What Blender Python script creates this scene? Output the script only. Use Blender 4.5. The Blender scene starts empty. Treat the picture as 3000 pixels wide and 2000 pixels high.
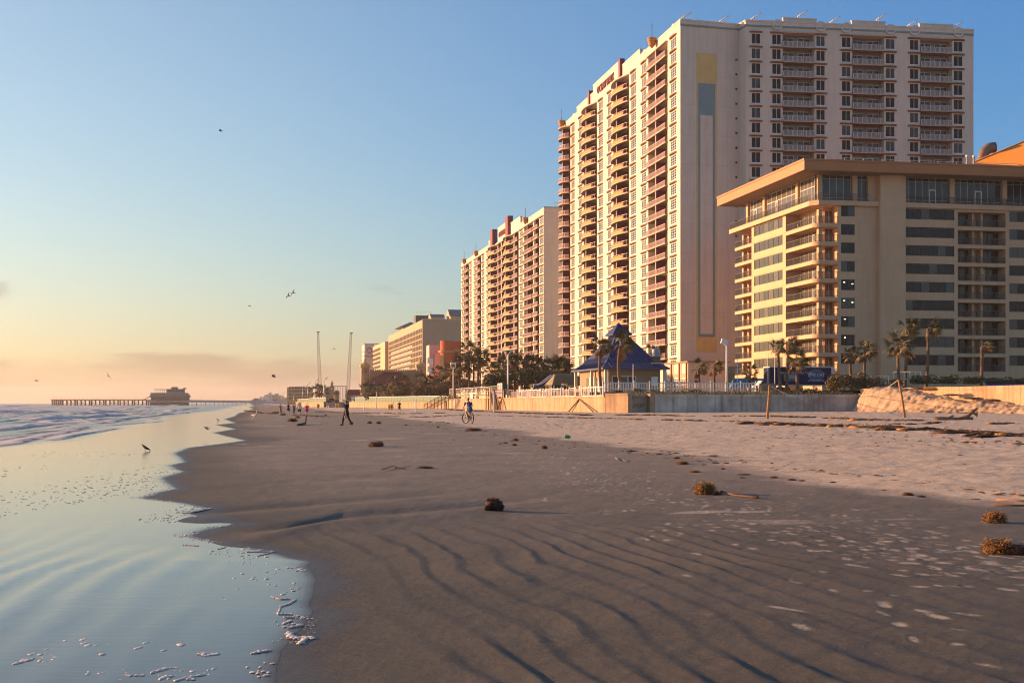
import bpy, bmesh, math, random
import numpy as np
from mathutils import Vector, Matrix
SC = bpy.context.scene
COL = SC.collection
R = random.Random(7)
F, CX, HY, CZ = 4000.0, 1500.0, 1180.0, 1.6      # focal length and horizon of the photograph, eye height
TA = 0.19                                        # the coast runs towards x = CX - TA*F
ANG = math.atan(TA)

# ------------------------------------------------------------------ camera, sky, sun, exposure
cam = bpy.data.cameras.new('camera'); camo = bpy.data.objects.new('camera', cam); COL.objects.link(camo)
camo.location = (0, 0, CZ); camo.rotation_euler = (math.pi/2, 0, 0)
cam.sensor_width = 36; cam.lens = F/3000*36; cam.shift_y = 180/3000
cam.clip_start = 0.1; cam.clip_end = 60000
SC.camera = camo
SUN_AZ, SUN_EL = math.radians(70), math.radians(10)   # left of the view direction, above the horizon
sdir = Vector((-math.sin(SUN_AZ)*math.cos(SUN_EL), math.cos(SUN_AZ)*math.cos(SUN_EL), math.sin(SUN_EL)))
SC.view_settings.view_transform = 'Standard'; SC.view_settings.look = 'None'
SC.view_settings.gamma = 1; SC.view_settings.exposure = 1.22
SC.view_settings.use_curve_mapping = False
W = bpy.data.worlds.new('World'); SC.world = W; W.use_nodes = True
SKY_HI, SKY_SIDE, SKY_LO = (0.78,0.715,0.65), (0.32,0.54,0.74), (0.66,0.545,0.46)   # towards and away from the sun, at right angles to it, near the horizon
def build_world():
    nt = W.node_tree; N = nt.nodes; L = nt.links
    for n in list(N): N.remove(n)
    out = N.new('ShaderNodeOutputWorld'); bg = N.new('ShaderNodeBackground'); bg.inputs[1].default_value = 0.135
    sky = N.new('ShaderNodeTexSky'); sky.sky_type = 'NISHITA'; sky.sun_disc = False
    sky.sun_elevation = SUN_EL; sky.sun_rotation = -SUN_AZ
    sky.air_density = 1.0; sky.dust_density = 1.0; sky.ozone_density = 3.0; sky.altitude = 0
    tc = N.new('ShaderNodeTexCoord'); sep = N.new('ShaderNodeSeparateXYZ')
    L.new(tc.outputs['Generated'], sep.inputs[0])
    def math_(op, a, b=None, c=None):
        n = N.new('ShaderNodeMath'); n.operation = op
        for i, v in enumerate((a, b, c)):
            if v is None: continue
            if hasattr(v, 'links'): L.new(v, n.inputs[i])
            else: n.inputs[i].default_value = v
        return n.outputs[0]
    def ramp(v, a, b, c=0.0, d=1.0):
        n = N.new('ShaderNodeMapRange'); n.interpolation_type = 'SMOOTHSTEP'; L.new(v, n.inputs[0])
        for i, x in enumerate((a, b, c, d)): n.inputs[1+i].default_value = x
        return n.outputs[0]
    z = sep.outputs[2]
    # the warm, hazy air low over the sea, strongest towards the sun
    dt = N.new('ShaderNodeVectorMath'); dt.operation = 'DOT_PRODUCT'; L.new(tc.outputs['Generated'], dt.inputs[0]); dt.inputs[1].default_value = (-math.sin(SUN_AZ), math.cos(SUN_AZ), 0)
    az = ramp(dt.outputs['Value'], -0.35, 1.0, 0.35, 1.0)
    zp = math_('MAXIMUM', z, 0.0)
    low = math_('MULTIPLY', math_('POWER', 2.718, math_('MULTIPLY', zp, -7.5)), az)
    d3 = N.new('ShaderNodeVectorMath'); d3.operation = 'DOT_PRODUCT'; L.new(tc.outputs['Generated'], d3.inputs[0]); d3.inputs[1].default_value = tuple(sdir)
    hi = N.new('ShaderNodeMix'); hi.data_type = 'RGBA'; L.new(ramp(math_('ABSOLUTE', d3.outputs['Value']), 0.04, 0.68), hi.inputs[0]); hi.inputs[6].default_value = (*SKY_SIDE, 1); hi.inputs[7].default_value = (*SKY_HI, 1)
    warm = N.new('ShaderNodeMix'); warm.data_type = 'RGBA'; L.new(low, warm.inputs[0]); L.new(hi.outputs[2], warm.inputs[6]); warm.inputs[7].default_value = (*SKY_LO, 1)
    skc = N.new('ShaderNodeMix'); skc.data_type = 'RGBA'; skc.blend_type = 'MULTIPLY'; skc.inputs[0].default_value = 1.0; skc.clamp_result = False
    L.new(sky.outputs[0], skc.inputs[6]); L.new(warm.outputs[2], skc.inputs[7])
    # clouds: a long low bank over the sea, and ragged tufts above it
    mp = N.new('ShaderNodeMapping'); mp.inputs['Scale'].default_value = (14, 14, 70); L.new(tc.outputs['Generated'], mp.inputs[0])
    n1 = N.new('ShaderNodeTexNoise'); n1.inputs['Scale'].default_value = 1.0; n1.inputs['Detail'].default_value = 8; n1.inputs['Roughness'].default_value = 0.55
    L.new(mp.outputs[0], n1.inputs['Vector'])
    mp2 = N.new('ShaderNodeMapping'); mp2.inputs['Scale'].default_value = (3.2, 3.2, 3.0); mp2.inputs['Location'].default_value = (1.3, 4.2, 0); L.new(tc.outputs['Generated'], mp2.inputs[0])
    n2 = N.new('ShaderNodeTexNoise'); n2.inputs['Detail'].default_value = 3; n2.inputs['Scale'].default_value = 1; L.new(mp2.outputs[0], n2.inputs['Vector'])
    top = math_('MULTIPLY_ADD', n2.outputs['Fac'], 0.050, 0.000)          # height of the bank's upper edge
    top = math_('MULTIPLY_ADD', n1.outputs['Fac'], 0.022, top)
    d = math_('SUBTRACT', top, z)
    bank = math_('MULTIPLY', ramp(d, 0.0, 0.008), ramp(z, -0.004, 0.010, 0.35, 1.0))
    bank = math_('MULTIPLY', bank, ramp(n1.outputs['Fac'], 0.30, 0.62, 0.20, 0.66))
    tuft = math_('MULTIPLY', ramp(n1.outputs['Fac'], 0.60, 0.72), math_('MULTIPLY', ramp(z, 0.03, 0.05), ramp(z, 0.10, 0.07)))
    tuft = math_('MULTIPLY', tuft, ramp(n2.outputs['Fac'], 0.46, 0.62))
    # one heap of cloud standing over the sea at the left
    cd = Vector((math.tan(math.radians(-21.6)), 1, math.tan(math.radians(4.55)))).normalized()
    sub = N.new('ShaderNodeVectorMath'); sub.operation = 'SUBTRACT'; L.new(tc.outputs['Generated'], sub.inputs[0]); sub.inputs[1].default_value = tuple(cd)
    scl = N.new('ShaderNodeVectorMath'); scl.operation = 'MULTIPLY'; L.new(sub.outputs[0], scl.inputs[0]); scl.inputs[1].default_value = (26, 26, 62)
    ln = N.new('ShaderNodeVectorMath'); ln.operation = 'LENGTH'; L.new(scl.outputs[0], ln.inputs[0])
    mp3 = N.new('ShaderNodeMapping'); mp3.inputs['Scale'].default_value = (34, 34, 80); L.new(tc.outputs['Generated'], mp3.inputs[0])
    n3 = N.new('ShaderNodeTexNoise'); n3.inputs['Detail'].default_value = 8; n3.inputs['Scale'].default_value = 1; n3.inputs['Roughness'].default_value = 0.6; L.new(mp3.outputs[0], n3.inputs['Vector'])
    heap = ramp(math_('SUBTRACT', math_('MULTIPLY_ADD', n3.outputs['Fac'], 1.9, 0.0), ln.outputs['Value']), 0.0, 0.6, 0.0, 0.5)
    fac = math_('MINIMUM', math_('ADD', math_('ADD', bank, math_('MULTIPLY', tuft, 0.8)), heap), 0.9)
    mixc = N.new('ShaderNodeMix'); mixc.data_type = 'RGBA'
    cl = N.new('ShaderNodeMix'); cl.data_type = 'RGBA'; cl.blend_type = 'MULTIPLY'; cl.inputs[0].default_value = 1.0
    L.new(skc.outputs[2], cl.inputs[6]); cl.inputs[7].default_value = (0.60, 0.51, 0.58, 1)
    L.new(fac, mixc.inputs[0]); L.new(skc.outputs[2], mixc.inputs[6]); L.new(cl.outputs[2], mixc.inputs[7])
    L.new(mixc.outputs[2], bg.inputs[0]); L.new(bg.outputs[0], out.inputs[0])
build_world()
sl = bpy.data.lights.new('sun', 'SUN'); sl.energy = 5.0; sl.color = (1.0, 0.515, 0.245); sl.angle = math.radians(0.5)
so = bpy.data.objects.new('sun', sl); COL.objects.link(so); so.rotation_euler = sdir.to_track_quat('Z', 'Y').to_euler(); so.location = (-50, 20, 60)
SC.cycles.use_denoising = True; SC.cycles.filter_width = 1.1
SC.cycles.max_bounces = 6; SC.cycles.transparent_max_bounces = 8

# ------------------------------------------------------------------ helpers
def P(px, py, D):                     # a point of the photograph at depth D
    return Vector(((px-CX)/F*D, D, CZ + (HY-py)/F*D))
def zof(py, D): return CZ + (HY-py)/F*D
class MB:
    "collects shapes and links them as one mesh"
    def __init__(s): s.v = []; s.f = []; s.m = []; s.sm = []
    def add(s, vs, fs, mi=0, smooth=False):
        o = len(s.v); s.v += [tuple(p) for p in vs]
        for f in fs: s.f.append(tuple(i+o for i in f)); s.m.append(mi); s.sm.append(smooth)
        return s
    def box(s, x0, x1, y0, y1, z0, z1, mi=0):
        return s.add([(x0,y0,z0),(x1,y0,z0),(x1,y1,z0),(x0,y1,z0),(x0,y0,z1),(x1,y0,z1),(x1,y1,z1),(x0,y1,z1)],
                     [(0,3,2,1),(4,5,6,7),(0,1,5,4),(1,2,6,5),(2,3,7,6),(3,0,4,7)], mi)
    def quad(s, a, b, c, d, mi=0): return s.add([a,b,c,d], [(0,1,2,3)], mi)
    def prism(s, poly, z0, z1, mi=0, cap=True):
        n = len(poly); vs = [(x,y,z0) for x,y in poly] + [(x,y,z1) for x,y in poly]
        fs = [(i,(i+1)%n,(i+1)%n+n,i+n) for i in range(n)]
        if cap: fs += [tuple(range(n-1,-1,-1)), tuple(range(n,2*n))]
        return s.add(vs, fs, mi)
    def loft(s, rings, mi=0, smooth=False, cap=True, closed=True):
        n = len(rings[0]); vs = [p for r in rings for p in r]; fs = []
        for j in range(len(rings)-1):
            for i in range(n if closed else n-1):
                k = (i+1) % n
                fs.append((j*n+i, j*n+k, (j+1)*n+k, (j+1)*n+i))
        if cap and closed:
            fs.append(tuple(range(n-1,-1,-1))); fs.append(tuple(range((len(rings)-1)*n, len(rings)*n)))
        return s.add(vs, fs, mi, smooth)
    def tube(s, pts, rs, n=6, mi=0, smooth=True):
        pts = [Vector(p) for p in pts]
        if not hasattr(rs, '__len__'): rs = [rs]*len(pts)
        rings = []; up0 = None
        for i, p in enumerate(pts):
            t = (pts[min(i+1,len(pts)-1)] - pts[max(i-1,0)])
            if t.length < 1e-9: t = Vector((0,0,1))
            t.normalize()
            if up0 is None:
                up0 = Vector((0,0,1)) if abs(t.z) < 0.9 else Vector((1,0,0))
            a = up0 - t*up0.dot(t)
            if a.length < 1e-6: a = t.orthogonal()
            a.normalize(); b = t.cross(a); up0 = a
            r = rs[i]; ra, rb = (r if hasattr(r,'__len__') else (r, r))
            rings.append([p + a*(ra*math.cos(q*2*math.pi/n)) + b*(rb*math.sin(q*2*math.pi/n)) for q in range(n)])
        return s.loft(rings, mi, smooth)
    def lathe(s, prof, c=(0,0,0), n=12, mi=0, smooth=True):
        return s.loft([[(c[0]+r*math.cos(q*2*math.pi/n), c[1]+r*math.sin(q*2*math.pi/n), c[2]+z) for q in range(n)] for r, z in prof], mi, smooth)
    def ball(s, c, r, n=8, mi=0, jit=0.0, rnd=None):
        rx, ry, rz = r if hasattr(r,'__len__') else (r,r,r); rings = []
        m = max(4, n//2+1)
        for j in range(m+1):
            th = math.pi*j/m; rr = max(0.02, math.sin(th))
            rings.append([(c[0]+rx*rr*math.cos(q*2*math.pi/n)*(1+(rnd.uniform(-jit,jit) if rnd else 0)),
                           c[1]+ry*rr*math.sin(q*2*math.pi/n)*(1+(rnd.uniform(-jit,jit) if rnd else 0)),
                           c[2]-rz*math.cos(th)*(1+(rnd.uniform(-jit,jit) if rnd else 0))) for q in range(n)])
        return s.loft(rings, mi, True)
    def xform(s, M):
        s.v = [tuple(M @ Vector(p)) for p in s.v]; return s
    def mesh(s, name, mats):
        me = bpy.data.meshes.new(name); me.from_pydata(s.v, [], s.f)
        for m in (mats if isinstance(mats, (list,tuple)) else [mats]): me.materials.append(m)
        if len(me.materials) > 1: me.polygons.foreach_set('material_index', s.m)
        me.polygons.foreach_set('use_smooth', s.sm)
        me.update(); return me
    def build(s, name, mats, parent=None, loc=(0,0,0), rz=0.0):
        return obj(name, s.mesh(name, mats), parent, loc, rz)
def obj(name, me, parent=None, loc=(0,0,0), rz=0.0):
    o = bpy.data.objects.new(name, me); COL.objects.link(o)
    if parent is not None: o.parent = parent
    o.location = loc
    if rz: o.rotation_euler = (0, 0, rz)
    return o
def tag(o, label=None, cat=None, group=None, kind=None):
    if label: o['label'] = label
    if cat: o['category'] = cat
    if group: o['group'] = group
    if kind: o['kind'] = kind
    return o
def thing(name, label, cat, loc=(0,0,0), rz=0.0, group=None):
    o = bpy.data.objects.new(name, None); COL.objects.link(o); o.location = loc; o.rotation_euler = (0,0,rz)
    o.empty_display_size = 0.3
    return tag(o, label, cat, group)
def copy_tree(o, parent=None):
    c = o.copy(); COL.objects.link(c)
    if parent is not None: c.parent = parent
    for ch in list(o.children): copy_tree(ch, c)
    return c
def textmesh(body, size, extrude=0.02, align='CENTER', shear=0.0, sx=1.0):
    cu = bpy.data.curves.new('lettering', 'FONT'); cu.body = body; cu.size = size; cu.extrude = extrude
    cu.align_x = align; cu.align_y = 'CENTER'; cu.shear = shear; cu.resolution_u = 2
    ob = bpy.data.objects.new('lettering', cu); me = bpy.data.meshes.new_from_object(ob)
    bpy.data.objects.remove(ob)
    M = Matrix.Rotation(math.pi/2, 4, 'X') @ Matrix.Diagonal((sx,1,1,1)); me.transform(M)   # stands up, faces -Y
    return me
# ---- materials
MATS = {}
def mat(name, col, rough=0.7, var=0.12, scale=1.5, bump=0.0, bscale=40.0, metal=0.0, spec=0.5, stain=0.0, col2=None, trans=0.0):
    if name in MATS: return MATS[name]
    m = bpy.data.materials.new(name); m.use_nodes = True; nt = m.node_tree; N = nt.nodes; L = nt.links
    b = N['Principled BSDF']; b.inputs['Roughness'].default_value = rough; b.inputs['Metallic'].default_value = metal
    b.inputs['Specular IOR Level'].default_value = spec
    tc = N.new('ShaderNodeTexCoord')
    n = N.new('ShaderNodeTexNoise'); n.inputs['Scale'].default_value = scale; n.inputs['Detail'].default_value = 6; n.inputs['Roughness'].default_value = 0.6
    L.new(tc.outputs['Object'], n.inputs['Vector'])
    cr = N.new('ShaderNodeValToRGB'); L.new(n.outputs['Fac'], cr.inputs[0])
    c0 = tuple(c*(1-var) for c in col[:3]); c1 = tuple(min(1,c*(1+var)) for c in (col2 or col)[:3])
    cr.color_ramp.elements[0].position = 0.3; cr.color_ramp.elements[1].position = 0.7
    cr.color_ramp.elements[0].color = (*c0,1); cr.color_ramp.elements[1].color = (*c1,1)
    src = cr.outputs[0]
    if stain > 0:     # rain streaks and grime of their own shape
        mp = N.new('ShaderNodeMapping'); mp.inputs['Scale'].default_value = (1.6,1.6,0.12); L.new(tc.outputs['Object'], mp.inputs[0])
        n2 = N.new('ShaderNodeTexNoise'); n2.inputs['Scale'].default_value = 1.0; n2.inputs['Detail'].default_value = 7; L.new(mp.outputs[0], n2.inputs['Vector'])
        r2 = N.new('ShaderNodeMapRange'); L.new(n2.outputs['Fac'], r2.inputs[0]); r2.inputs[1].default_value = 0.48; r2.inputs[2].default_value = 0.75
        r2.inputs[3].default_value = 0; r2.inputs[4].default_value = stain
        mx = N.new('ShaderNodeMix'); mx.data_type = 'RGBA'; L.new(r2.outputs[0], mx.inputs[0]); L.new(src, mx.inputs[6])
        mx.inputs[7].default_value = (col[0]*0.55, col[1]*0.5, col[2]*0.45, 1); src = mx.outputs[2]
    L.new(src, b.inputs['Base Color'])
    if bump > 0:
        nb = N.new('ShaderNodeTexNoise'); nb.inputs['Scale'].default_value = bscale; nb.inputs['Detail'].default_value = 5; L.new(tc.outputs['Object'], nb.inputs['Vector'])
        bp = N.new('ShaderNodeBump'); bp.inputs['Strength'].default_value = bump; bp.inputs['Distance'].default_value = 0.02
        L.new(nb.outputs['Fac'], bp.inputs['Height']); L.new(bp.outputs[0], b.inputs['Normal'])
    if trans: b.inputs['Transmission Weight'].default_value = trans
    MATS[name] = m; return m
# ---- numpy noise
def _hash(ix, iy, seed):
    h = (ix.astype(np.int64)*374761393 + iy.astype(np.int64)*668265263 + seed*974634777) & 0x7fffffff
    h = ((h ^ (h >> 13))*1274126177) & 0x7fffffff
    return ((h ^ (h >> 16)) & 0xffff)/65535.0
def vnoise(x, y, seed=0):
    ix = np.floor(x); iy = np.floor(y); fx = x-ix; fy = y-iy
    fx = fx*fx*fx*(fx*(fx*6-15)+10); fy = fy*fy*fy*(fy*(fy*6-15)+10)
    a = _hash(ix,iy,seed); b = _hash(ix+1,iy,seed); c = _hash(ix,iy+1,seed); d = _hash(ix+1,iy+1,seed)
    return (a+(b-a)*fx)*(1-fy) + (c+(d-c)*fx)*fy - 0.5
def fbm(x, y, seed=0, o=4):
    s = 0; a = 1.0; t = 0
    for i in range(o): s = s + a*vnoise(x, y, seed+i*17); t += a; a *= 0.5; x = x*2.03+11.3; y = y*2.03-7.1
    return s/t*2
def sstep(a, b, x):
    t = np.clip((x-a)/(b-a), 0, 1); return t*t*(3-2*t)
# ------------------------------------------------------------------ beach and sea
def _dc(pts, z=0.0):
    a = []
    for px, py in pts:
        D = (CZ-z)*F/(py-HY); a.append((D, (px-(CX-TA*F))*D/F))
    a.sort(); return np.array(a)
EDGE = _dc([(800,2000),(815,1910),(850,1868),(905,1800),(901,1753),(931,1698),(889,1657),(910,1644),(850,1634),(787,1613),(660,1590),(566,1570),(617,1549),
            (723,1533),(640,1527),(561,1502),(619,1489),(545,1472),(425,1459),(470,1443),(524,1432),(483,1399),(544,1381),(503,1364),(548,1352),
            (520,1326),(561,1311),(724,1290),(629,1267),(694,1256),(636,1244),(694,1238),(660,1227),(690,1219),(700,1210),(735,1202),(737,1192)])
DRY = _dc([(1040,1209),(1186,1226),(1467,1256),(1760,1295),(1990,1326),(2168,1352),(2245,1377),(2423,1403),(2680,1435),(3000,1460)], 0.2)
def edge_c(Y):
    e = np.interp(np.log(np.maximum(Y,1.0)), np.log(EDGE[:,0]), EDGE[:,1])
    e = np.where(Y > 300, 0.0 + 2.0*fbm(Y/60.0, Y*0, 5), e)
    return e + 0.05*fbm(Y*1.3, Y*0+3, 9)
def dry_c(Y): return np.interp(Y, DRY[:,0], DRY[:,1]) + 0.5*fbm(Y*0.15, Y*0, 31)
CHAN = [([(700,1412),(765,1409),(1133,1391),(1400,1380)], 0.02), ([(590,1484),(668,1480),(1000,1458),(1286,1442),(1500,1430)], 0.035),
        ([(760,1532),(830,1526),(990,1501),(1265,1483),(1470,1468),(1700,1455)], 0.05), ([(700,1300),(1000,1296),(1300,1290)], 0.03)]
def msk2_pre(e,c,Y): return sstep(0.3,1.5,e)*(1-sstep(6,10,c))*(1-sstep(12,17,Y))
def sand_z(X, Y, micro=True):
    X = np.asarray(X, float); Y = np.asarray(Y, float)
    c = X + TA*Y; e = c - edge_c(Y)
    z = np.where(e < 0, 0.012*e, 0.013*e)
    z = np.where(e < -9, -0.108 + 0.03*(e+9), z); z = np.maximum(z, -6)
    z = np.where(e > 14, 0.182 + 0.006*(e-14), z); z = np.minimum(z, 0.55)
    for px, d in CHAN:
        w = [((x-CX)/F*(CZ-.08)*F/(y-HY), (CZ-.08)*F/(y-HY)) for x, y in px[0:]]
        xs = [a for a, b in w]; ys = [b for a, b in w]
        dy = Y - np.interp(X, xs, ys); k = ys[0]/18.0
        m = sstep(xs[0]-0.5, xs[0]+0.6, X)*(1-sstep(xs[-1]-2.0, xs[-1], X))
        z = z - m*d*np.exp(-(dy/(0.55*k))**2) + m*d*0.7*np.exp(-((dy+1.3*k)/(0.9*k))**2)
    if micro:
        # wind and backwash ripples running down the beach
        q = X + 0.27*Y + 0.62*fbm(X*0.30, Y*0.13, 3, 2) + 0.22*fbm(X*0.9, Y*0.40, 4, 3)
        ph = q/0.41; t = ph-np.floor(ph)
        prof = np.where(t < 0.66, (t/0.66)**1.3, 1-sstep(0.66, 1.0, t))
        msk = sstep(0.3, 1.6, e)*(1-sstep(5.0, 8.5, c))*(1-sstep(13, 19, Y))*(0.35+0.65*sstep(-0.28, 0.25, fbm(X*0.5, Y*0.3, 21, 3)))
        q2 = X*1.1 + 0.22*Y + 0.35*fbm(X*0.8, Y*0.4, 14, 3); p2 = q2/0.125; t2 = p2-np.floor(p2)
        z = z + 0.019*prof*msk + 0.0007*np.abs(np.sin(t2*math.pi))*msk2_pre(e,c,Y)
        msk2 = sstep(0.5, 2.0, e)*(1-sstep(0.2, 2.0, c-dry_c(Y)))
        z = z + msk2*(0.010*fbm(X*0.9, Y*0.45, 41, 4) + 0.007*fbm(X*3.1, Y*2.1, 43, 3))*(1-0.4*sstep(40,120,Y))
        dr = sstep(-0.5, 1.2, c-dry_c(Y))
        z = z + dr*(0.022*fbm(X*1.1, Y*0.9, 51, 4) + 0.030*vnoise(X*3.3, Y*2.6, 53) + 0.05*fbm(X*0.25, Y*0.18, 55, 3))*sstep(-2, 8, c-dry_c(Y)+2)
    return z
def ground(x, y): return float(sand_z(np.array([x]), np.array([y]), False)[0])
def G(px, py):                       # the spot on the sand seen at this pixel
    D = CZ*F/max(py-HY, 3)
    for _ in range(40):
        x = (px-CX)/F*D; z = ground(x, D)
        D = 0.5*D + 0.5*(CZ-z)*F/max(py-HY, 3)
    x = (px-CX)/F*D
    return Vector((x, D, ground(x, D)))
def grid_mesh(name, X, Y, Z, m, attrs={}, smooth=True, wrap=False):
    nr, nc = X.shape
    me = bpy.data.meshes.new(name); nv = nr*nc; me.vertices.add(nv)
    co = np.stack([X,Y,Z], -1).reshape(-1,3).astype(np.float32); me.vertices.foreach_set('co', co.ravel())
    i = np.arange(nv).reshape(nr,nc)
    if wrap: j = np.roll(i,-1,1); q = np.stack([i[:-1], j[:-1], j[1:], i[1:]], -1).reshape(-1,4)
    else: q = np.stack([i[:-1,:-1], i[:-1,1:], i[1:,1:], i[1:,:-1]], -1).reshape(-1,4)
    nf = len(q); me.loops.add(nf*4); me.loops.foreach_set('vertex_index', q.ravel().astype(np.int32))
    me.polygons.add(nf); me.polygons.foreach_set('loop_start', (np.arange(nf)*4).astype(np.int32))
    me.polygons.foreach_set('use_smooth', np.full(nf, smooth)); me.update(calc_edges=True)
    for k, a in attrs.items():
        at = me.attributes.new(k, 'FLOAT', 'POINT'); at.data.foreach_set('value', a.ravel().astype(np.float32))
    me.materials.append(m); me.validate(); return me
def build_sand():
    r = np.concatenate([[0.05], np.geomspace(1.5, 5, 20), 5*np.cumprod(np.full(330, 1.0045)), ]); r = np.concatenate([r, r[-1]*np.cumprod(np.full(140, 1.009))]); r = np.concatenate([r, np.geomspace(r[-1]*1.02, 420, 100), np.geomspace(450, 8000, 30)])
    th = np.concatenate([np.linspace(-0.42, 0.42, 1060), np.linspace(0.42, 2*math.pi-0.42, 90)[1:-1]])
    A, Rr = np.meshgrid(th, r); X = Rr*np.sin(A); Y = Rr*np.cos(A)
    Z = sand_z(X, Y); c = X+TA*Y; e = c-edge_c(Y)
    dry = sstep(-0.9, 0.8, c-dry_c(Y)+1.2*fbm(X*0.8,Y*0.5,61,4))
    wet = 1-sstep(0.0, 0.55, e+0.15*fbm(X*1.5,Y,62,3)); wet = np.where(e < 0, 1, wet)
    # footprints: pale trodden patches with a shallow dent
    rn = np.random.RandomState(3); mark = np.zeros_like(X)
    tr = []
    for (x0,y0,x1,y1,n,w) in [(0.3,40,3.0,17,260,0.8),(3.0,17,4.6,11.5,180,0.55),(1.2,30,4.9,14,230,0.8),(4.0,15,5.4,11.0,120,0.6),(-1,60,1.2,30,200,1.6),(1.7,16.5,3.2,8.5,26,0.3),(6,34,2.5,60,60,2.0)]:
        for k in range(n):
            t = rn.rand(); tr.append((x0+(x1-x0)*t+rn.normal()*w, y0+(y1-y0)*t+rn.normal()*w, math.atan2(y1-y0,x1-x0)+rn.normal()*0.25, rn.uniform(.25,.95), rn.uniform(.07,.14), rn.uniform(.03,.055)))
    for k in range(12): tr.append((rn.uniform(1.5,3.3), rn.uniform(7.8,13), 1.9+rn.normal()*0.3, rn.uniform(.5,.9), rn.uniform(.1,.2), rn.uniform(.035,.06)))
    f = th < 0.5
    nc = 1060
    for (px,py,an,s,la,lb) in tr:
        rr = math.hypot(px,py); i0, i1 = np.searchsorted(r, [rr-0.5, rr+0.5]); a0 = math.atan2(px,py); j0, j1 = np.searchsorted(th[:nc], [a0-0.5/rr, a0+0.5/rr])
        if j1-j0 < 2 or i1-i0 < 1: continue
        xs = X[i0:i1,j0:j1]-px; ys = Y[i0:i1,j0:j1]-py
        u = (xs*math.cos(an)+ys*math.sin(an))/la; v = (-xs*math.sin(an)+ys*math.cos(an))/lb
        d2 = u*u+v*v; m = np.exp(-d2**1.5*1.2)*s
        mark[i0:i1,j0:j1] = np.maximum(mark[i0:i1,j0:j1], m)
        Z[i0:i1,j0:j1] -= 0.0025*np.exp(-d2) - 0.0015*np.exp(-(np.sqrt(d2)-1.4)**2*6)
    # sunlit facets of raised sand near the edge, painted as pale flecks
    fl = sstep(0.33,0.55,fbm(X*0.55, Y*1.1, 91, 4))*sstep(0.2,0.9,e)*(1-sstep(7,12,c))*sstep(14,20,Y)*sstep(-.05,.25,fbm(X*.2,Y*.12,93,2))
    mark = np.maximum(mark, 0.65*fl)
    m = bpy.data.materials.new('beach_sand'); m.use_nodes = True; nt = m.node_tree; N = nt.nodes; L = nt.links; b = N['Principled BSDF']
    def attr(n): a = N.new('ShaderNodeAttribute'); a.attribute_name = n; return a.outputs['Fac']
    def mix(f, a, c, bl='MIX'):
        x = N.new('ShaderNodeMix'); x.data_type = 'RGBA'; x.blend_type = bl
        for v, i in ((f,0),(a,6),(c,7)):
            if hasattr(v,'links'): L.new(v, x.inputs[i])
            else: x.inputs[i].default_value = v if i == 0 else (*v,1)
        return x.outputs[2]
    tc = N.new('ShaderNodeTexCoord')
    def noise(s, d=5, ro=0.6):
        n = N.new('ShaderNodeTexNoise'); n.inputs['Scale'].default_value = s; n.inputs['Detail'].default_value = d; n.inputs['Roughness'].default_value = ro
        L.new(tc.outputs['Object'], n.inputs['Vector']); return n.outputs['Fac']
    def rng(v, a, b_, c=0., d=1.):
        n = N.new('ShaderNodeMapRange'); L.new(v, n.inputs[0])
        for i, x in enumerate((a,b_,c,d)): n.inputs[1+i].default_value = x
        return n.outputs[0]
    n_big = noise(0.5, 6); n_mid = noise(5, 6); n_fine = noise(160, 3, 0.7)
    damp = mix(rng(n_big,.35,.68), (0.080,0.073,0.048), (0.112,0.102,0.070))
    damp = mix(rng(n_mid,.4,.7,0,.35), damp, (0.128,0.116,0.090))
    dryc = mix(rng(n_big,.3,.7), (0.62,0.53,0.405), (0.77,0.665,0.51))
    dryc = mix(rng(noise(2.2,8,.7),.52,.66,0,.75), dryc, (0.34,0.265,0.19))
    dryc = mix(rng(noise(9,5,.7),.60,.68,0,.6), dryc, (0.16,0.105,0.075))
    damp = mix(attr('mid'), damp, mix(rng(n_big,.35,.68), (0.215,0.188,0.140), (0.285,0.252,0.19)))
    col = mix(attr('dry'), damp, dryc)
    mk = N.new('ShaderNodeMath'); mk.operation = 'MULTIPLY'; L.new(attr('mark'), mk.inputs[0]); L.new(rng(noise(26,6,.7),.38,.60,.45,1.3), mk.inputs[1])
    col = mix(rng(mk.outputs[0],0.12,0.7,0,.95), col, (0.55,0.49,0.39))
    col = mix(rng(attr('wet'),0,1,0,.55), col, (0.045,0.037,0.030))
    col = mix(rng(noise(70,6,.75),.35,.65,0,.55), col, mix(1.0, col, (0.50,0.48,0.46), 'MULTIPLY'))
    col = mix(rng(noise(13,9,.78),.38,.66,0,.75), col, mix(1.0, col, (0.58,0.56,0.54), 'MULTIPLY'))
    col = mix(rng(noise(48,4,.6),.66,.72,0,.55), col, (0.035,0.028,0.022))
    col = mix(rng(noise(31,4,.6),.67,.73,0,.45), col, (0.30,0.26,0.21))
    L.new(col, b.inputs['Base Color'])
    ro = N.new('ShaderNodeMapRange'); L.new(attr('wet'), ro.inputs[0]); ro.inputs[1].default_value = 0.1; ro.inputs[2].default_value = 1.0; ro.inputs[3].default_value = 0.72; ro.inputs[4].default_value = 0.5
    L.new(ro.outputs[0], b.inputs['Roughness']); b.inputs['Specular IOR Level'].default_value = 0.35
    b1 = N.new('ShaderNodeBump'); b1.inputs['Strength'].default_value = 0.25; b1.inputs['Distance'].default_value = 0.004; L.new(n_fine, b1.inputs['Height'])
    b2 = N.new('ShaderNodeBump'); L.new(rng(attr('dry'),0,1,.30,1.0), b2.inputs['Strength']); b2.inputs['Distance'].default_value = 0.09; L.new(noise(3.2,9,.72), b2.inputs['Height']); L.new(b1.outputs[0], b2.inputs['Normal'])
    L.new(b2.outputs[0], b.inputs['Normal'])
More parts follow.
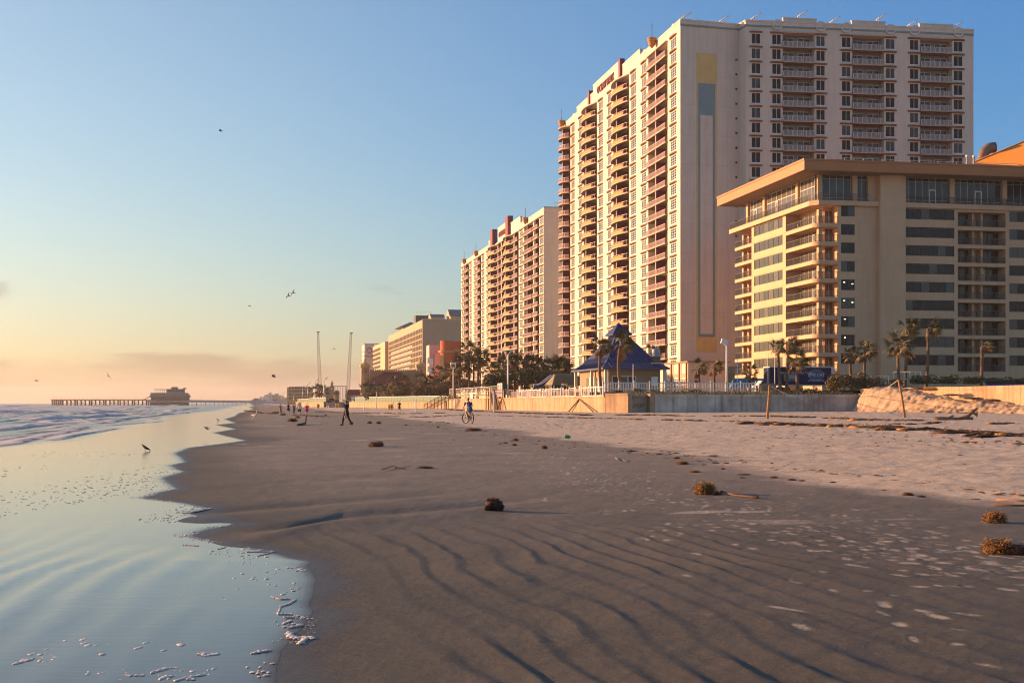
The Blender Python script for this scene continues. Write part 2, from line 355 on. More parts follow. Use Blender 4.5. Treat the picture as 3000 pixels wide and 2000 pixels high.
    me = grid_mesh('sand', X, Y, Z, m, {'dry':dry,'wet':wet,'mark':mark,'mid':np.clip(sstep(0.4,3.0,e+.6*fbm(X*.3,Y*.15,97,3))*(1.0*sstep(5,40,Y+3*fbm(X*.3,Y*.2,98,3))+.25*sstep(3,13,c)),0,1)}, wrap=True)
    tag(obj('sand', me), kind='structure')
build_sand()
def build_water():
    Yr = np.concatenate([np.linspace(-30, 4, 18)[:-1], np.geomspace(4, 320, 520), np.geomspace(330, 8200, 80)])
    t = np.concatenate([np.linspace(0,1,24), np.linspace(1,8,60)[1:], np.linspace(8,46,200)[1:], np.linspace(46,260,220)[1:], np.geomspace(262, 8000, 60)])
    T, Y = np.meshgrid(t, Yr); c = edge_c(Y) - T*np.where(T<12, 1, 1); X = c - TA*Y
    cc = X + TA*Y
    z = 0.0008 + 0.0037*sstep(0, 0.35, T)
    # thin film follows the rippled sand; breakers farther out
    q = X + 0.10*Y + 0.28*fbm(X*0.5,Y*0.25,13,3); ph = q/0.42
    cm = sstep(0.4,1.6,T)*(1-sstep(4.5,7,T))*(1-sstep(12,19,Y))*np.clip(0.35+1.1*(0.5+fbm(X*.5,Y*.25,17,2)),0,1)
    crest = np.clip(np.abs(np.sin(ph*math.pi)),0,1)**1.6*cm; z += 0.020*crest
    foam = np.zeros_like(T); front = np.zeros_like(T)
    def breaker(c0, amp, wid, seed, y0=0, y1=9e9, meander=1.2, L=26.0):
        nonlocal z, foam, front
        cr = c0 + meander*fbm(Y/L, Y*0+seed, seed, 3)*2
        env = sstep(y0, y0+8, Y)*(1-sstep(y1-12, y1, Y))*np.clip(0.5+1.3*fbm(Y/(L*0.9), Y*0+seed*3.3, seed+5, 2), 0.12, 1.2)
        d = (cc-cr)/wid
        p = np.where(d > 0, np.exp(-(d/0.55)**2), np.exp(-(d/1.6)**2))
        z += 0.62*amp*env*p
        fo = np.where(d > 0, np.exp(-(d/0.7)**2), np.exp(-(d/2.4)**2))*sstep(0.2,0.7,env)
        foam = np.maximum(foam, fo); front = np.maximum(front, np.exp(-((d-.45)/.5)**2)*sstep(.15,.6,env))
    breaker(-8.4, 0.10, 0.40, 1, 20, 130, 0.5); breaker(-12.2, 0.34, 0.8, 2, 30, 100, 0.8); breaker(-11.0, 0.22, 0.6, 3, 100, 260, 1.4, 40)
    breaker(-14.6, 0.22, 0.7, 21, 20, 150, 0.8, 20); breaker(-18.5, 0.50, 1.0, 4, 0, 190); breaker(-17.0, 0.3, 0.8, 23, 150, 420, 1.5, 50); breaker(-24, 0.45, 1.0, 5, 60, 330, 2.0); breaker(-31, 0.6, 1.2, 6, 60, 420, 2.5, 34)
    breaker(-38, 0.5, 1.3, 22, 60, 500, 3, 30); breaker(-46, 0.7, 1.5, 7, 60, 700, 3.5, 40); breaker(-58, 0.8, 1.7, 8, 80, 1200, 5, 50); breaker(-75, 0.8, 1.9, 9, 100, 1500, 6, 60); breaker(-98, 0.9, 2.2, 10, 100, 2500, 8, 60)
    breaker(-130, 0.9, 2.6, 11, 120, 2500, 9, 80); breaker(-170, 1.0, 3.0, 12, 150, 3000, 11, 90); breaker(-220, 1.0, 3.5, 14, 150, 4000, 13, 100)
    rb = random.Random(12)
    for k in range(22): breaker(-9.5-k*1.7+rb.uniform(-.6,.6), rb.uniform(.05,.15), rb.uniform(.3,.5), 40+k, rb.uniform(20,60), rb.uniform(140,420), .9, rb.uniform(9,18))
    far = sstep(8.5, 18, T)
    z += far*(0.055*fbm(X*0.35,Y*0.16,81,4)+0.035*fbm(X*1.1,Y*0.5,83,3))*(1-sstep(300,900,T)*.6) - 0.05*sstep(8,14,T) - 0.25*sstep(14,60,T)
    foam = np.clip(foam*0.85 + sstep(16,60,T)*(1-sstep(200,420,T))*0.38, 0, 1)
    shallow = 1-sstep(5.5, 9.5, T+1.2*fbm(Y/14,Y*0,88,3))
    m = bpy.data.materials.new('sea_water'); m.use_nodes = True; nt = m.node_tree; N = nt.nodes; L = nt.links; b = N['Principled BSDF']
    tc = N.new('ShaderNodeTexCoord')
    def attr(n): a = N.new('ShaderNodeAttribute'); a.attribute_name = n; return a.outputs['Fac']
    def noise(s, d=5, ro=0.6, sc=(1,1,1), rz=0):
        mp = N.new('ShaderNodeMapping'); mp.inputs['Scale'].default_value = sc; mp.inputs['Rotation'].default_value = (0,0,rz); L.new(tc.outputs['Object'], mp.inputs[0])
        n = N.new('ShaderNodeTexNoise'); n.inputs['Scale'].default_value = s; n.inputs['Detail'].default_value = d; n.inputs['Roughness'].default_value = ro
        L.new(mp.outputs[0], n.inputs['Vector']); return n.outputs['Fac']
    def rng(v, a, b_, c=0., d=1.):
        n = N.new('ShaderNodeMapRange'); L.new(v, n.inputs[0])
        for i, x in enumerate((a,b_,c,d)):
            if hasattr(x,'links'): L.new(x, n.inputs[1+i])
            else: n.inputs[1+i].default_value = x
        return n.outputs[0]
    def mix(f, a, c):
        x = N.new('ShaderNodeMix'); x.data_type = 'RGBA'
        for v, i in ((f,0),(a,6),(c,7)):
            if hasattr(v,'links'): L.new(v, x.inputs[i])
            else: x.inputs[i].default_value = v if i == 0 else (*v,1)
        return x.outputs[2]
    base = mix(attr('shallow'), (0.085,0.072,0.060), (0.055,0.046,0.038))
    base = mix(attr('crest'), base, (0.085,0.074,0.062)); base = mix(attr('thin'), base, (0.068,0.058,0.044)); base = mix(attr('front'), base, (0.09,0.065,0.048))
    # lacy foam on the breakers: threshold falls where the water has just broken
    fn = noise(1.6, 8, 0.7, (1,0.45,1), 0.19)
    ad = N.new('ShaderNodeMath'); ad.operation = 'MULTIPLY_ADD'; L.new(attr('foam'), ad.inputs[0]); ad.inputs[1].default_value = 0.54; L.new(fn, ad.inputs[2])
    ff = rng(ad.outputs[0], 0.66, 0.80)
    L.new(mix(ff, base, (0.62,0.58,0.54)), b.inputs['Base Color'])
    rw = N.new('ShaderNodeMath'); rw.operation = 'MULTIPLY_ADD'; ac = N.new('ShaderNodeMath'); ac.operation = 'MULTIPLY_ADD'; L.new(attr('crest'), ac.inputs[0]); ac.inputs[1].default_value = 0.9; L.new(attr('shallow'), ac.inputs[2]); L.new(ac.outputs[0], rw.inputs[0]); rw.inputs[1].default_value = -0.12; rw.inputs[2].default_value = 0.22
    rx = N.new('ShaderNodeMath'); rx.operation = 'MULTIPLY_ADD'; L.new(attr('thin'), rx.inputs[0]); rx.inputs[1].default_value = 0.35; L.new(rw.outputs[0], rx.inputs[2]); ry = N.new('ShaderNodeMath'); ry.operation = 'MULTIPLY_ADD'; L.new(attr('front'), ry.inputs[0]); ry.inputs[1].default_value = 0.42; L.new(rx.outputs[0], ry.inputs[2])
    L.new(rng(ff, 0, 1, ry.outputs[0], 0.6), b.inputs['Roughness']); b.inputs['IOR'].default_value = 1.33; L.new(rng(attr('shallow'),0,1,.26,.46), b.inputs['Specular IOR Level'])
    hs = N.new('ShaderNodeMath'); hs.operation = 'SUBTRACT'; hs.inputs[0].default_value = 1; L.new(attr('shallow'), hs.inputs[1])
    b1 = N.new('ShaderNodeBump'); L.new(rng(hs.outputs[0],0,1,0.02,0.55), b1.inputs['Strength']); b1.inputs['Distance'].default_value = 0.08; L.new(noise(1.5,6,.6,(1,.55,1),.19), b1.inputs['Height'])
    b2 = N.new('ShaderNodeBump'); b2.inputs['Strength'].default_value = 0.10; b2.inputs['Distance'].default_value = 0.012; L.new(noise(7,6,.65,(.25,1.5,1),.25), b2.inputs['Height']); L.new(b1.outputs[0], b2.inputs['Normal'])
    L.new(b2.outputs[0], b.inputs['Normal'])
    X2 = X[:, ::-1]; me = grid_mesh('water', X2, Y[:, ::-1], z[:, ::-1], m, {'foam':foam[:, ::-1],'crest':crest[:, ::-1],'front':np.clip(front,0,1)[:, ::-1],'thin':np.exp(-T/.10)[:, ::-1],'shallow':shallow[:, ::-1]})
    tag(obj('water', me), kind='structure')
build_water()
# ------------------------------------------------------------------ materials for buildings
M_cream = mat('cream_stucco', (0.61,0.548,0.455), 0.85, 0.05, 0.35, 0.15, 12, stain=0.26)
M_grey  = mat('pale_grey_stucco', (0.46,0.42,0.38), 0.85, 0.05, 0.35, stain=0.10)
M_burg  = mat('burgundy_paint', (0.16,0.022,0.040), 0.7, 0.1, 1)
M_yel   = mat('yellow_paint', (0.46,0.225,0.06), 0.75, 0.07, 0.6, stain=0.15)
M_teal  = mat('teal_paint', (0.16,0.27,0.29), 0.7, 0.08, 0.6)
M_white = mat('white_paint', (0.74,0.72,0.69), 0.5, 0.05, 2)
M_pink  = mat('pink_railing', (0.55,0.40,0.37), 0.6, 0.08, 2)
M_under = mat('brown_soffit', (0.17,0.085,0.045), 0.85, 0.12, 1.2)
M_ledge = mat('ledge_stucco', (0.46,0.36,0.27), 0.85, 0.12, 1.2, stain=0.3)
M_tan   = mat('tan_stucco', (0.58,0.385,0.235), 0.85, 0.06, 0.4, 0.12, 14, stain=0.28)
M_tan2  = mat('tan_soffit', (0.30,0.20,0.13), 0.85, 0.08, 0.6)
M_fasc  = mat('copper_fascia', (0.40,0.16,0.055), 0.6, 0.06, 0.5, stain=0.1)
M_orng  = mat('orange_roof', (0.76,0.30,0.02), 0.6, 0.06, 0.4)
M_dark  = mat('dark_metal', (0.035,0.033,0.035), 0.45, 0.1, 3)
M_steel = mat('grey_metal', (0.36,0.36,0.36), 0.4, 0.1, 3, metal=0.6)
M_concr = mat('grey_concrete', (0.33,0.31,0.28), 0.9, 0.12, 0.7, 0.2, 10, stain=0.3)
def glass_mat(name, col, rough=0.12, spec=0.3, scale=0.35):
    return mat(name, col, rough, 0.35, scale, spec=spec)
M_gl = [glass_mat('dark_glass', (0.022,0.026,0.030)), glass_mat('curtained_glass', (0.10,0.095,0.085), 0.16), glass_mat('blue_glass', (0.018,0.030,0.042))]
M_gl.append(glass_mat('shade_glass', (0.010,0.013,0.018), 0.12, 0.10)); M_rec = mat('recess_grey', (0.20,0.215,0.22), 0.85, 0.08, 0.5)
M_tint = glass_mat('bronze_glass', (0.07,0.07,0.056), 0.12, 0.2)
M_tint2 = glass_mat('grey_green_glass', (0.010,0.021,0.028), 0.08, 0.15)
M_alt = glass_mat('part_curtained_glass', (0.045,0.062,0.068), 0.15, 0.3); M_alt2 = glass_mat('bronze_curtain_glass', (0.12,0.11,0.085), 0.2, 0.25)
MESHES = {}
def cached(key, fn):
    if key not in MESHES: MESHES[key] = fn()
    return MESHES[key]
class Fr:
    "a facade frame: x to the right seen from outside, y into the building, z up"
    def __init__(s, root, o, rz): s.root = root; s.o = Vector(o); s.rz = rz; s.M = Matrix.Rotation(rz, 3, 'Z')
    def w(s, x, y, z): return s.o + s.M @ Vector((x,y,z))
    def put(s, name, me, x=0, y=0, z=0):
        p = s.w(x,y,z) - s.root.location
        return obj(name, me, s.root, p, s.rz)
def wallgrid(mb, xs, zs, depth, mi=lambda i,j:0):
    nx, nz = len(xs)-1, len(zs)-1
    d = [[depth(i,j) for j in range(nz)] for i in range(nx)]
    for i in range(nx):
        for j in range(nz):
            if d[i][j] is None: continue
            y = d[i][j]
            mb.quad((xs[i],y,zs[j]),(xs[i+1],y,zs[j]),(xs[i+1],y,zs[j+1]),(xs[i],y,zs[j+1]), mi(i,j))
            if i+1 < nx and d[i+1][j] is not None and abs(d[i+1][j]-y) > 1e-6:
                y2 = d[i+1][j]; mb.quad((xs[i+1],y,zs[j]),(xs[i+1],y2,zs[j]),(xs[i+1],y2,zs[j+1]),(xs[i+1],y,zs[j+1]), 0)
            if j+1 < nz and d[i][j+1] is not None and abs(d[i][j+1]-y) > 1e-6:
                y2 = d[i][j+1]; mb.quad((xs[i],y,zs[j+1]),(xs[i+1],y,zs[j+1]),(xs[i+1],y2,zs[j+1]),(xs[i],y2,zs[j+1]), 0)
def window_mesh(w, h, gi):
    return cached(('win',round(w,1),round(h,1),gi), lambda: MB().box(-w/2,w/2,0.10,0.14,0,h).mesh('window', M_gl[gi]))
def winframe_mesh(w, h, n, nr):
    def f():
        m = MB(); t = 0.09 if n == 3 else 0.065
        m.box(-w/2,w/2,0.03,0.11,0,t); m.box(-w/2,w/2,0.03,0.11,h-t,h)
        for i in range(n+1):
            x = -w/2+t/2+(w-t)*i/n; m.box(x-t/2,x+t/2,0.035,0.105,t,h-t)
        for j in range(1,nr): z = h*j/nr; m.box(-w/2+t,w/2-t,0.05,0.10,z-0.03,z+0.03)
        m.box(-w/2-0.12,w/2+0.12,-0.08,0.02,-0.12,-0.002)
        return m.mesh('window_frame', M_white)
    return cached(('wf',round(w,1),round(h,1),n,nr), f)
def put_window(fr, x, z, w, h, n=2, nr=4, gi=None):
    gi = R.choices((0,1,2),(5,2,2))[0] if gi is None else gi
    o = fr.put('window', window_mesh(w,h,gi), x, 0, z)
    obj('window_frame', winframe_mesh(w,h,n,nr), o)
    return o
def rail_path(pts, h, m_name, mm, step=0.28, t=0.045, solid=0.0):
    "a railing along a polyline in plan"
    m = MB()
    for (a, b) in zip(pts[:-1], pts[1:]):
        a = Vector((*a,0)); b = Vector((*b,0)); L = (b-a).length
        if L < 1e-6: continue
        d = (b-a)/L; n = Vector((-d.y,d.x,0))*t/2
        def bar(p, q, z0, z1, w=1.0):
            nn = n*w
            m.add([p-nn+Vector((0,0,z0)), q-nn+Vector((0,0,z0)), q+nn+Vector((0,0,z0)), p+nn+Vector((0,0,z0)),
                   p-nn+Vector((0,0,z1)), q-nn+Vector((0,0,z1)), q+nn+Vector((0,0,z1)), p+nn+Vector((0,0,z1))],
                  [(0,3,2,1),(4,5,6,7),(0,1,5,4),(1,2,6,5),(2,3,7,6),(3,0,4,7)])
        bar(a, b, h-0.07, h, 1.6); bar(a, b, 0.08, 0.13)
        k = max(1, int(L/step))
        for i in range(k):
            p = a + d*(L*(i+0.5)/k); bar(p-d*t/2, p+d*t/2, 0.13, h-0.07)
        bar(a-d*0.04, a+d*0.04, 0, h, 1.8)
        if solid: bar(a, b, 0.2, h-0.1, solid)
    return m.mesh(m_name, mm)
def sea_px(c):                    # distance along a sea-facing facade on the line c, from its far end px0
    def D(px): return c*F/(px-(CX-TA*F))
    def S(px0, px): return (D(px0)-D(px))/math.cos(ANG)
    return D, S
RZ_SEA = math.atan2(-math.cos(ANG), math.sin(ANG)); RZ_CAM = math.atan2(math.sin(ANG), math.cos(ANG))

# ------------------------------------------------------------------ balcony towers
def bay_balcony(fr, x0, x1, zf, fh, kind, outl, tag_=''):
    "slab with its railing or yellow parapet, partition wall, post and door"
    xm = (x0+x1)/2; key = (tag_, kind, round(x0,2), round(x1,2))
    def slab():
        m = MB(); n = 14
        front = [(x0+(x1-x0)*i/n-xm, -outl(x0+(x1-x0)*i/n)) for i in range(n+1)]
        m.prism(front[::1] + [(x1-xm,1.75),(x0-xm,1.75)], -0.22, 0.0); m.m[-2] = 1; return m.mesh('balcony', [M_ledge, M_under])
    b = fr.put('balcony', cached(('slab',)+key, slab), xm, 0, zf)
    n = 14; path = [(x0+(x1-x0)*i/n-xm, -outl(x0+(x1-x0)*i/n)+0.10) for i in range(n+1)]
    if kind == 'y':
        i0, i1 = 3, 12
        def par():
            m = MB(); p = path[i0:i1+1]
            q = [(a, bb+0.14) for a, bb in p]
            m.prism(p + q[::-1], 0.0, 0.80); return m.mesh('parapet', M_yel)
        obj('parapet', cached(('par',)+key, par), b)
        obj('railing', cached(('raily',)+key, lambda: rail_path([(a,bb+0.07) for a,bb in path[::2]], 1.08, 'railing', M_pink, 0.9)), b)
    else:
        pts = path[::2] if kind != 'c' else [(path[0][0],1.6)] + path[::2]
        obj('railing', cached(('rail',)+key, lambda: rail_path(pts, 1.06, 'railing', mat('grey_rail', (.52,.51,.50), .6) if tag_ == 'B' else M_pink, 0.17 if tag_ == 'B' else 0.26, 0.05)), b)
    hh = fh-0.24
    if tag_ != 'B': obj('partition', cached(('part',)+key+(round(hh,2),), lambda: MB().box(-0.07,0.07,-outl(xm)*0.55,1.74,0.0,hh).mesh('partition', M_grey if tag_ == 'B' else M_burg)), b)
    if tag_ != 'B': obj('post', cached(('post',)+key+(round(hh,2),), lambda: MB().box(-0.09,0.09,-outl(xm)*0.55-0.16,-outl(xm)*0.55-0.004,0.0,hh).mesh('post', M_white)), b)
    def door():
        m = MB(); w = min(1.3,(x1-x0)*0.2)
        for c in (-(x1-x0)*0.25, (x1-x0)*0.25):
            m.box(c-w,c+w,1.70,1.74,0.02,2.2,1)
            for q in (-w,-0.04,w-0.08): m.box(c+q,c+q+0.08,1.64,1.70,0.02,2.2,0)
            m.box(c-w,c+w,1.645,1.695,2.2,2.28,0)
        return m.mesh('sliding_door', [M_white, M_gl[0]])
    obj('sliding_door', cached(('door',)+key, door), b)
    if R.random() < 0.45:
        def chair():
            m = MB(); m.box(-.25,.25,-.25,.25,.38,.44); m.box(-.25,.25,.2,.26,.44,.95)
            for a in (-.22,.18):
                for c in (-.22,.18): m.box(a,a+.04,c,c+.04,0,.38)
            return m.mesh('balcony_chair', M_dark)
        obj('balcony_chair', cached('chair', chair), b, (R.uniform(-.38,-.12)*(x1-x0), 0.7, 0.002), R.uniform(-1,1))
def hood_mesh(x0, x1, out=0.55):
    def f():
        n = 10; w = x1-x0
        p = [(-w/2 + w*i/n, -out*(1-abs(2*i/n-1)**5)-0.02) for i in range(n+1)]
        q = [(x*.97,y*.86) for x,y in p]
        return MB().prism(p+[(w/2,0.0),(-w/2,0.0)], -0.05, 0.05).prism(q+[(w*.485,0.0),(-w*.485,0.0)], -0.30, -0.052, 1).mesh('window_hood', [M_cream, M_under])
    return cached(('hood',round(w:=x1-x0,2),out), f)
def tower_face(root, wallmb_out, origin, rz, bays, length, zf_list, fh, ztop, zbase, winh=2.1, win_off=0.4, ncas=3, tag_='', flush=False):
    fr = Fr(root, origin, rz)
    xs = {0.0, length}
    for k, a, b in bays: xs |= {a, b}
    xs = sorted(xs); zs = sorted({zbase, ztop} | {z+win_off for z in zf_list} | {z+win_off+winh for z in zf_list} | {z for z in zf_list} | {z+fh-0.22 for z in zf_list})
    def kind(i):
        for k, a, b in bays:
            if a-1e-6 <= xs[i] and xs[i+1] <= b+1e-6: return k
    def dep(i, j):
        k = kind(i); zc = (zs[j]+zs[j+1])/2
        for z in zf_list:
            if k == 'w' and z+win_off < zc < z+win_off+winh: return 0.16
            if k in ('b','y','c') and z < zc < z+fh-0.22: return 1.75
        return 0.0
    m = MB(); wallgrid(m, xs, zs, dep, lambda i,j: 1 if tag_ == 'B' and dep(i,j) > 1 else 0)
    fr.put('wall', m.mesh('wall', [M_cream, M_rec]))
    def outl(x):
        for k, a, b in bays:
            if a <= x <= b:
                t = (x-a)/(b-a)
                if k == 'y': return 0.55 + 1.25*max(0, math.sin(math.pi*t))**0.9
                if k == 'b': return 0.62
                if k == 'c': return 0.55 + 1.7*math.sqrt(max(0,1-max(0,(0.45-t)/0.45)**2)) * (1 if t < .6 else max(0,math.cos((t-.6)/.4*math.pi/2)))
        return 0.55
    for k, a, b in bays:
        for z in zf_list:
            if k == 'w':
                put_window(fr, (a+b)/2, z+win_off, b-a, winh, ncas, 4 if ncas == 3 else 1, None if ncas == 3 else R.choice((3,3,3,0)))
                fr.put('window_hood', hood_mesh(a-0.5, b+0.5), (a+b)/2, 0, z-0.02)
            else:
                bay_balcony(fr, a, b, z, fh, k, outl, tag_)
        z = zf_list[0]+fh
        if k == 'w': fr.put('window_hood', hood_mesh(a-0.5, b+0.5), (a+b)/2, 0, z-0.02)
        else:
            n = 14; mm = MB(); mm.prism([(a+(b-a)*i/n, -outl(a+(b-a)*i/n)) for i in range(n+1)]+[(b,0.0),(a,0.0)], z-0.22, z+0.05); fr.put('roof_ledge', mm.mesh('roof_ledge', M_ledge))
    return fr
def cornice(mb, x0, x1, z0, z1, mi=0): mb.box(x0, x1, -0.12, 0.4, z0, z1, mi)
def beehive(n=12):
    def f():
        m = MB(); pr = []
        for k in range(4):
            z = k*0.42; pr += [(0.55+.12*k,z),(0.72+.12*k,z+0.05),(0.72+.12*k,z+0.28),(0.52+.1*k,z+0.33)]
        m.lathe([(0.2,-0.5)]+pr+[(0.1,1.75)], n=12, mi=0); m.tube([(0,0,1.7),(0,0,4.6)], 0.07, 5, 1); return m.mesh('roof_finial', [M_yel, M_dark])
    return cached('beehive', f)
def medallion(): return cached('medal', lambda: MB().lathe([(0.05,-0.18),(1.05,-0.18),(1.1,0.0),(0.85,0.02),(0.80,-0.05),(0.05,-0.05)], n=18).xform(Matrix.Rotation(math.pi/2,4,'X')).mesh('medallion', M_cream))
GZ = 2.5            # level of the terrace behind the sea wall
def condo_near():
    c = 85.5; D, S = sea_px(c); fh = 2.97
    nx, ny = c-TA*D(1993), D(1993)
    root = thing('condo_tower', 'tallest cream condominium tower with a blank mural end wall and yellow curved balconies', 'building', (nx, ny, GZ))
    pxl = 1652; L = S(pxl, 1993)
    org = (c-TA*D(pxl), D(pxl), 0)
    s = lambda p: S(pxl, p)
    bays = [('c',0.35,s(1671)),('w',s(1674),s(1683.5)),('w',s(1696),s(1706)),('y',s(1710),s(1749)),('w',s(1754),s(1766)),('w',s(1781),s(1791)),('y',s(1797),s(1843)),
            ('w',s(1848.6),s(1863)),('w',s(1880.5),s(1893)),('b',s(1899),s(1956)),('w',s(1965),s(1981))]
    zf = [73.15-fh*k for k in range(23)]
    zf = [z for z in zf if z > 7]
    fr = tower_face(root, None, org, RZ_SEA, bays, L, zf, fh, 77.3, GZ-2, tag_='A')
    # stepped parapet along the sea side
    m = MB()
    for a, b, z in [(pxl,1690,77.9),(1690,1738,79.2),(1738,1812.5,81.0),(1824,1875,79.4),(1875,1993,78.0)]:
        m.box(s(a)+.002, s(b)-.002, 0.0, 0.5, 77.3, z); m.box(s(a)-.05, s(b)+.05 if b < 1990 else L+.1, -0.10, 0.6, z, z+0.3)
    m.box(s(1900), s(1962), 2.0, 2.5, 77.3, 80.2); fr.put('parapet', m.mesh('parapet', M_cream))
    for px, z in ((1727.5,81.8),(1818,82.6)): fr.put('roof_fin', MB().box(-0.75,0.75,-0.35,0.8,76.3,z-1.2).mesh('roof_fin', M_burg), s(px), 0, 0)
    for px in (1971,1887,1680): fr.put('medallion', medallion(), s(px), -0.02, 77.6)
    for px in (1922,1655): fr.put('roof_finial', beehive(), s(px), -0.9, 77.2)
    t = textmesh('OCEAN WALK', 2.6, 0.12, sx=0.92); t.materials.append(M_burg); fr.put('lettering', t, s(1775), -0.14, 78.7)
    # end wall and wing facing the camera
    K0 = Vector((nx,ny)); K1 = Vector((P(2164,0,276.6).x, 276.6)); K2 = Vector((P(2186,0,273.6).x, 273.6)); K3 = Vector((P(2852,0,280.6).x, 280.6))
    b0 = Vector((c-TA*D(pxl), D(pxl)))
    bk = K3 + Vector((3,16)); back = b0 + Vector((24, 4.7)); in1 = K2+Vector((4,22))
    def W(p): return (p.x-nx, p.y-ny)
    m = MB(); zt = 77.3-GZ; zb = -2.0
    def vwall(a, b, z0=zb, z1=zt, mi=0): m.quad((*W(a),z0),(*W(b),z0),(*W(b),z1),(*W(a),z1), mi)
    vwall(K0,K1, 9.0-GZ, zt); vwall(K0,K1, zb, 9.0-GZ, 1); vwall(K1,K2); vwall(K3,bk); vwall(bk,in1); vwall(in1,back); vwall(back,b0)
    m.add([(*W(p), zt) for p in (K0,K1,K2,K3,bk,in1,back,b0)], [tuple(range(8))])
    m.build('end_wall', [M_cream, M_teal], root)
    # cornice and teal line
    m = MB()
    for a, b in ((K0,K1),(K1,K2),(K2,K3)):
        d = (b-a).normalized(); n = Vector((d.y,-d.x))
        for o0, o1, z0, z1, mi in ((0.15,-0.3,77.30,78.0,0),(0.22,0.0,77.0,77.32,1),(0.25,-0.4,78.0,78.3,0)):
            p = [a+n*o0-d*.1, b+n*o0, b+n*o1, a+n*o1-d*.1]; m.prism([W(q) for q in p], z0-GZ, z1-GZ, mi)
    m.build('cornice', [M_cream, M_teal], root)
    # painted mural on the end wall
    d = (K1-K0); Lw = d.length; rz = math.atan2(d.y, d.x); fe = Fr(root, (K0.x,K0.y,0), rz)
    def X(px): 
        # along K0-K1 for a pixel
        k = (px-CX)/F; t = (k*K0.y-K0.x)/(d.x-k*d.y); return t*Lw
    def Z(py): return zof(py, 274.5)
    m = MB()
    def rect(a,b,y0,y1,mi,o): m.box(X(a),X(b),-0.012-o,0.0-0.004,Z(y1),Z(y0),mi)
    rect(2040,2100,157,245,0,0); rect(2040,2045,245,987,0,0); rect(2095,2100,245,987,0,0); rect(2040,2100,987,1032,0,0)
    rect(2045,2095,245,338,1,.002); rect(2045,2051.5,338,978,1,.002); rect(2088,2095,338,978,1,.002); rect(2045,2095,978,987,1,.002)
    fe.put('mural', m.mesh('mural', [mat('mural_yellow', (.60,.44,.17), .8, .1, .5, stain=.2), M_teal]))
    vm = cached('ventbox', lambda: MB().box(-.2,.2,-.1,.05,-.2,.2).mesh('vent', M_dark))
    for k in range(20): fe.put('vent', vm, X(2157), 0, 71.0-fh*k)
    for px in (2015,2075): pass
    m = MB()
    for k in range(2,23,2): m.box(.15,Lw-.15,-.008,.004,73.15-fh*k,73.15-fh*k+.05)
    for f in (.22,.62,.80): m.box(Lw*f,Lw*f+.045,-.008,.004,9.1,76.9)
    fe.put('wall_joint', m.mesh('wall_joint', M_grey))
    # wing
    d = K3-K2; rz = math.atan2(d.y,d.x); Lw = d.length
    def X2(px):
        k = (px-CX)/F; t = (k*K2.y-K2.x)/(d.x-k*d.y); return t*Lw
    bays = [('w',X2(2201.6),X2(2228))]
    for a in (2262,2466,2665): bays += [('w',X2(a),X2(a+26)),('b',X2(a+31),X2(a+124)),('w',X2(a+128.5),X2(a+155.5))]
    zf2 = [73.15-fh*k for k in range(12)]
    f2 = tower_face(root, None, (K2.x,K2.y,0), rz, bays, Lw, zf2, fh, 77.3, 30.0, tag_='B', ncas=2)
    m = MB(); wallgrid(m, [0,Lw], [0.5,30.0], lambda i,j:0.0); f2.put('lower_wall', m.mesh('lower_wall', M_cream))
    m = MB()
    for a in (2296,2497,2696): m.box(X2(a),X2(a+98),0.3,0.7,78.0,79.0); m.box(X2(a)-.1,X2(a+98)+.1,0.2,0.8,79.0,79.2)
    f2.put('parapet', m.mesh('parapet', M_cream))
    for a in (2276,2404,2478,2608,2679,2807): f2.put('medallion', medallion(), X2(a), -0.26, 77.5)
    dv = cached('davit', lambda: MB().tube([(-0.5,0,0),(-0.5,0,0.9)],0.10,6).tube([(-1.1,0,0.25),(1.1,0,1.6)],0.14,6).mesh('davit', M_orng if False else M_white))
    for px, f_, XX in ((2015,fe,X),(2133,fe,X),(2218,f2,X2),(2354,f2,X2),(2449,f2,X2),(2585,f2,X2),(2677,f2,X2),(2809,f2,X2)): f_.put('davit', dv, XX(px), 0.5, 78.3 if px not in (2354,2585) else 79.2)
    # low lobby wing with shutters at the foot of the end wall
    m = MB(); fl = Fr(root, P(2017,1180,262)+Vector((0,0,GZ-CZ)), RZ_CAM); 
    Lx = 0; 
    return root, fe
condo_near()
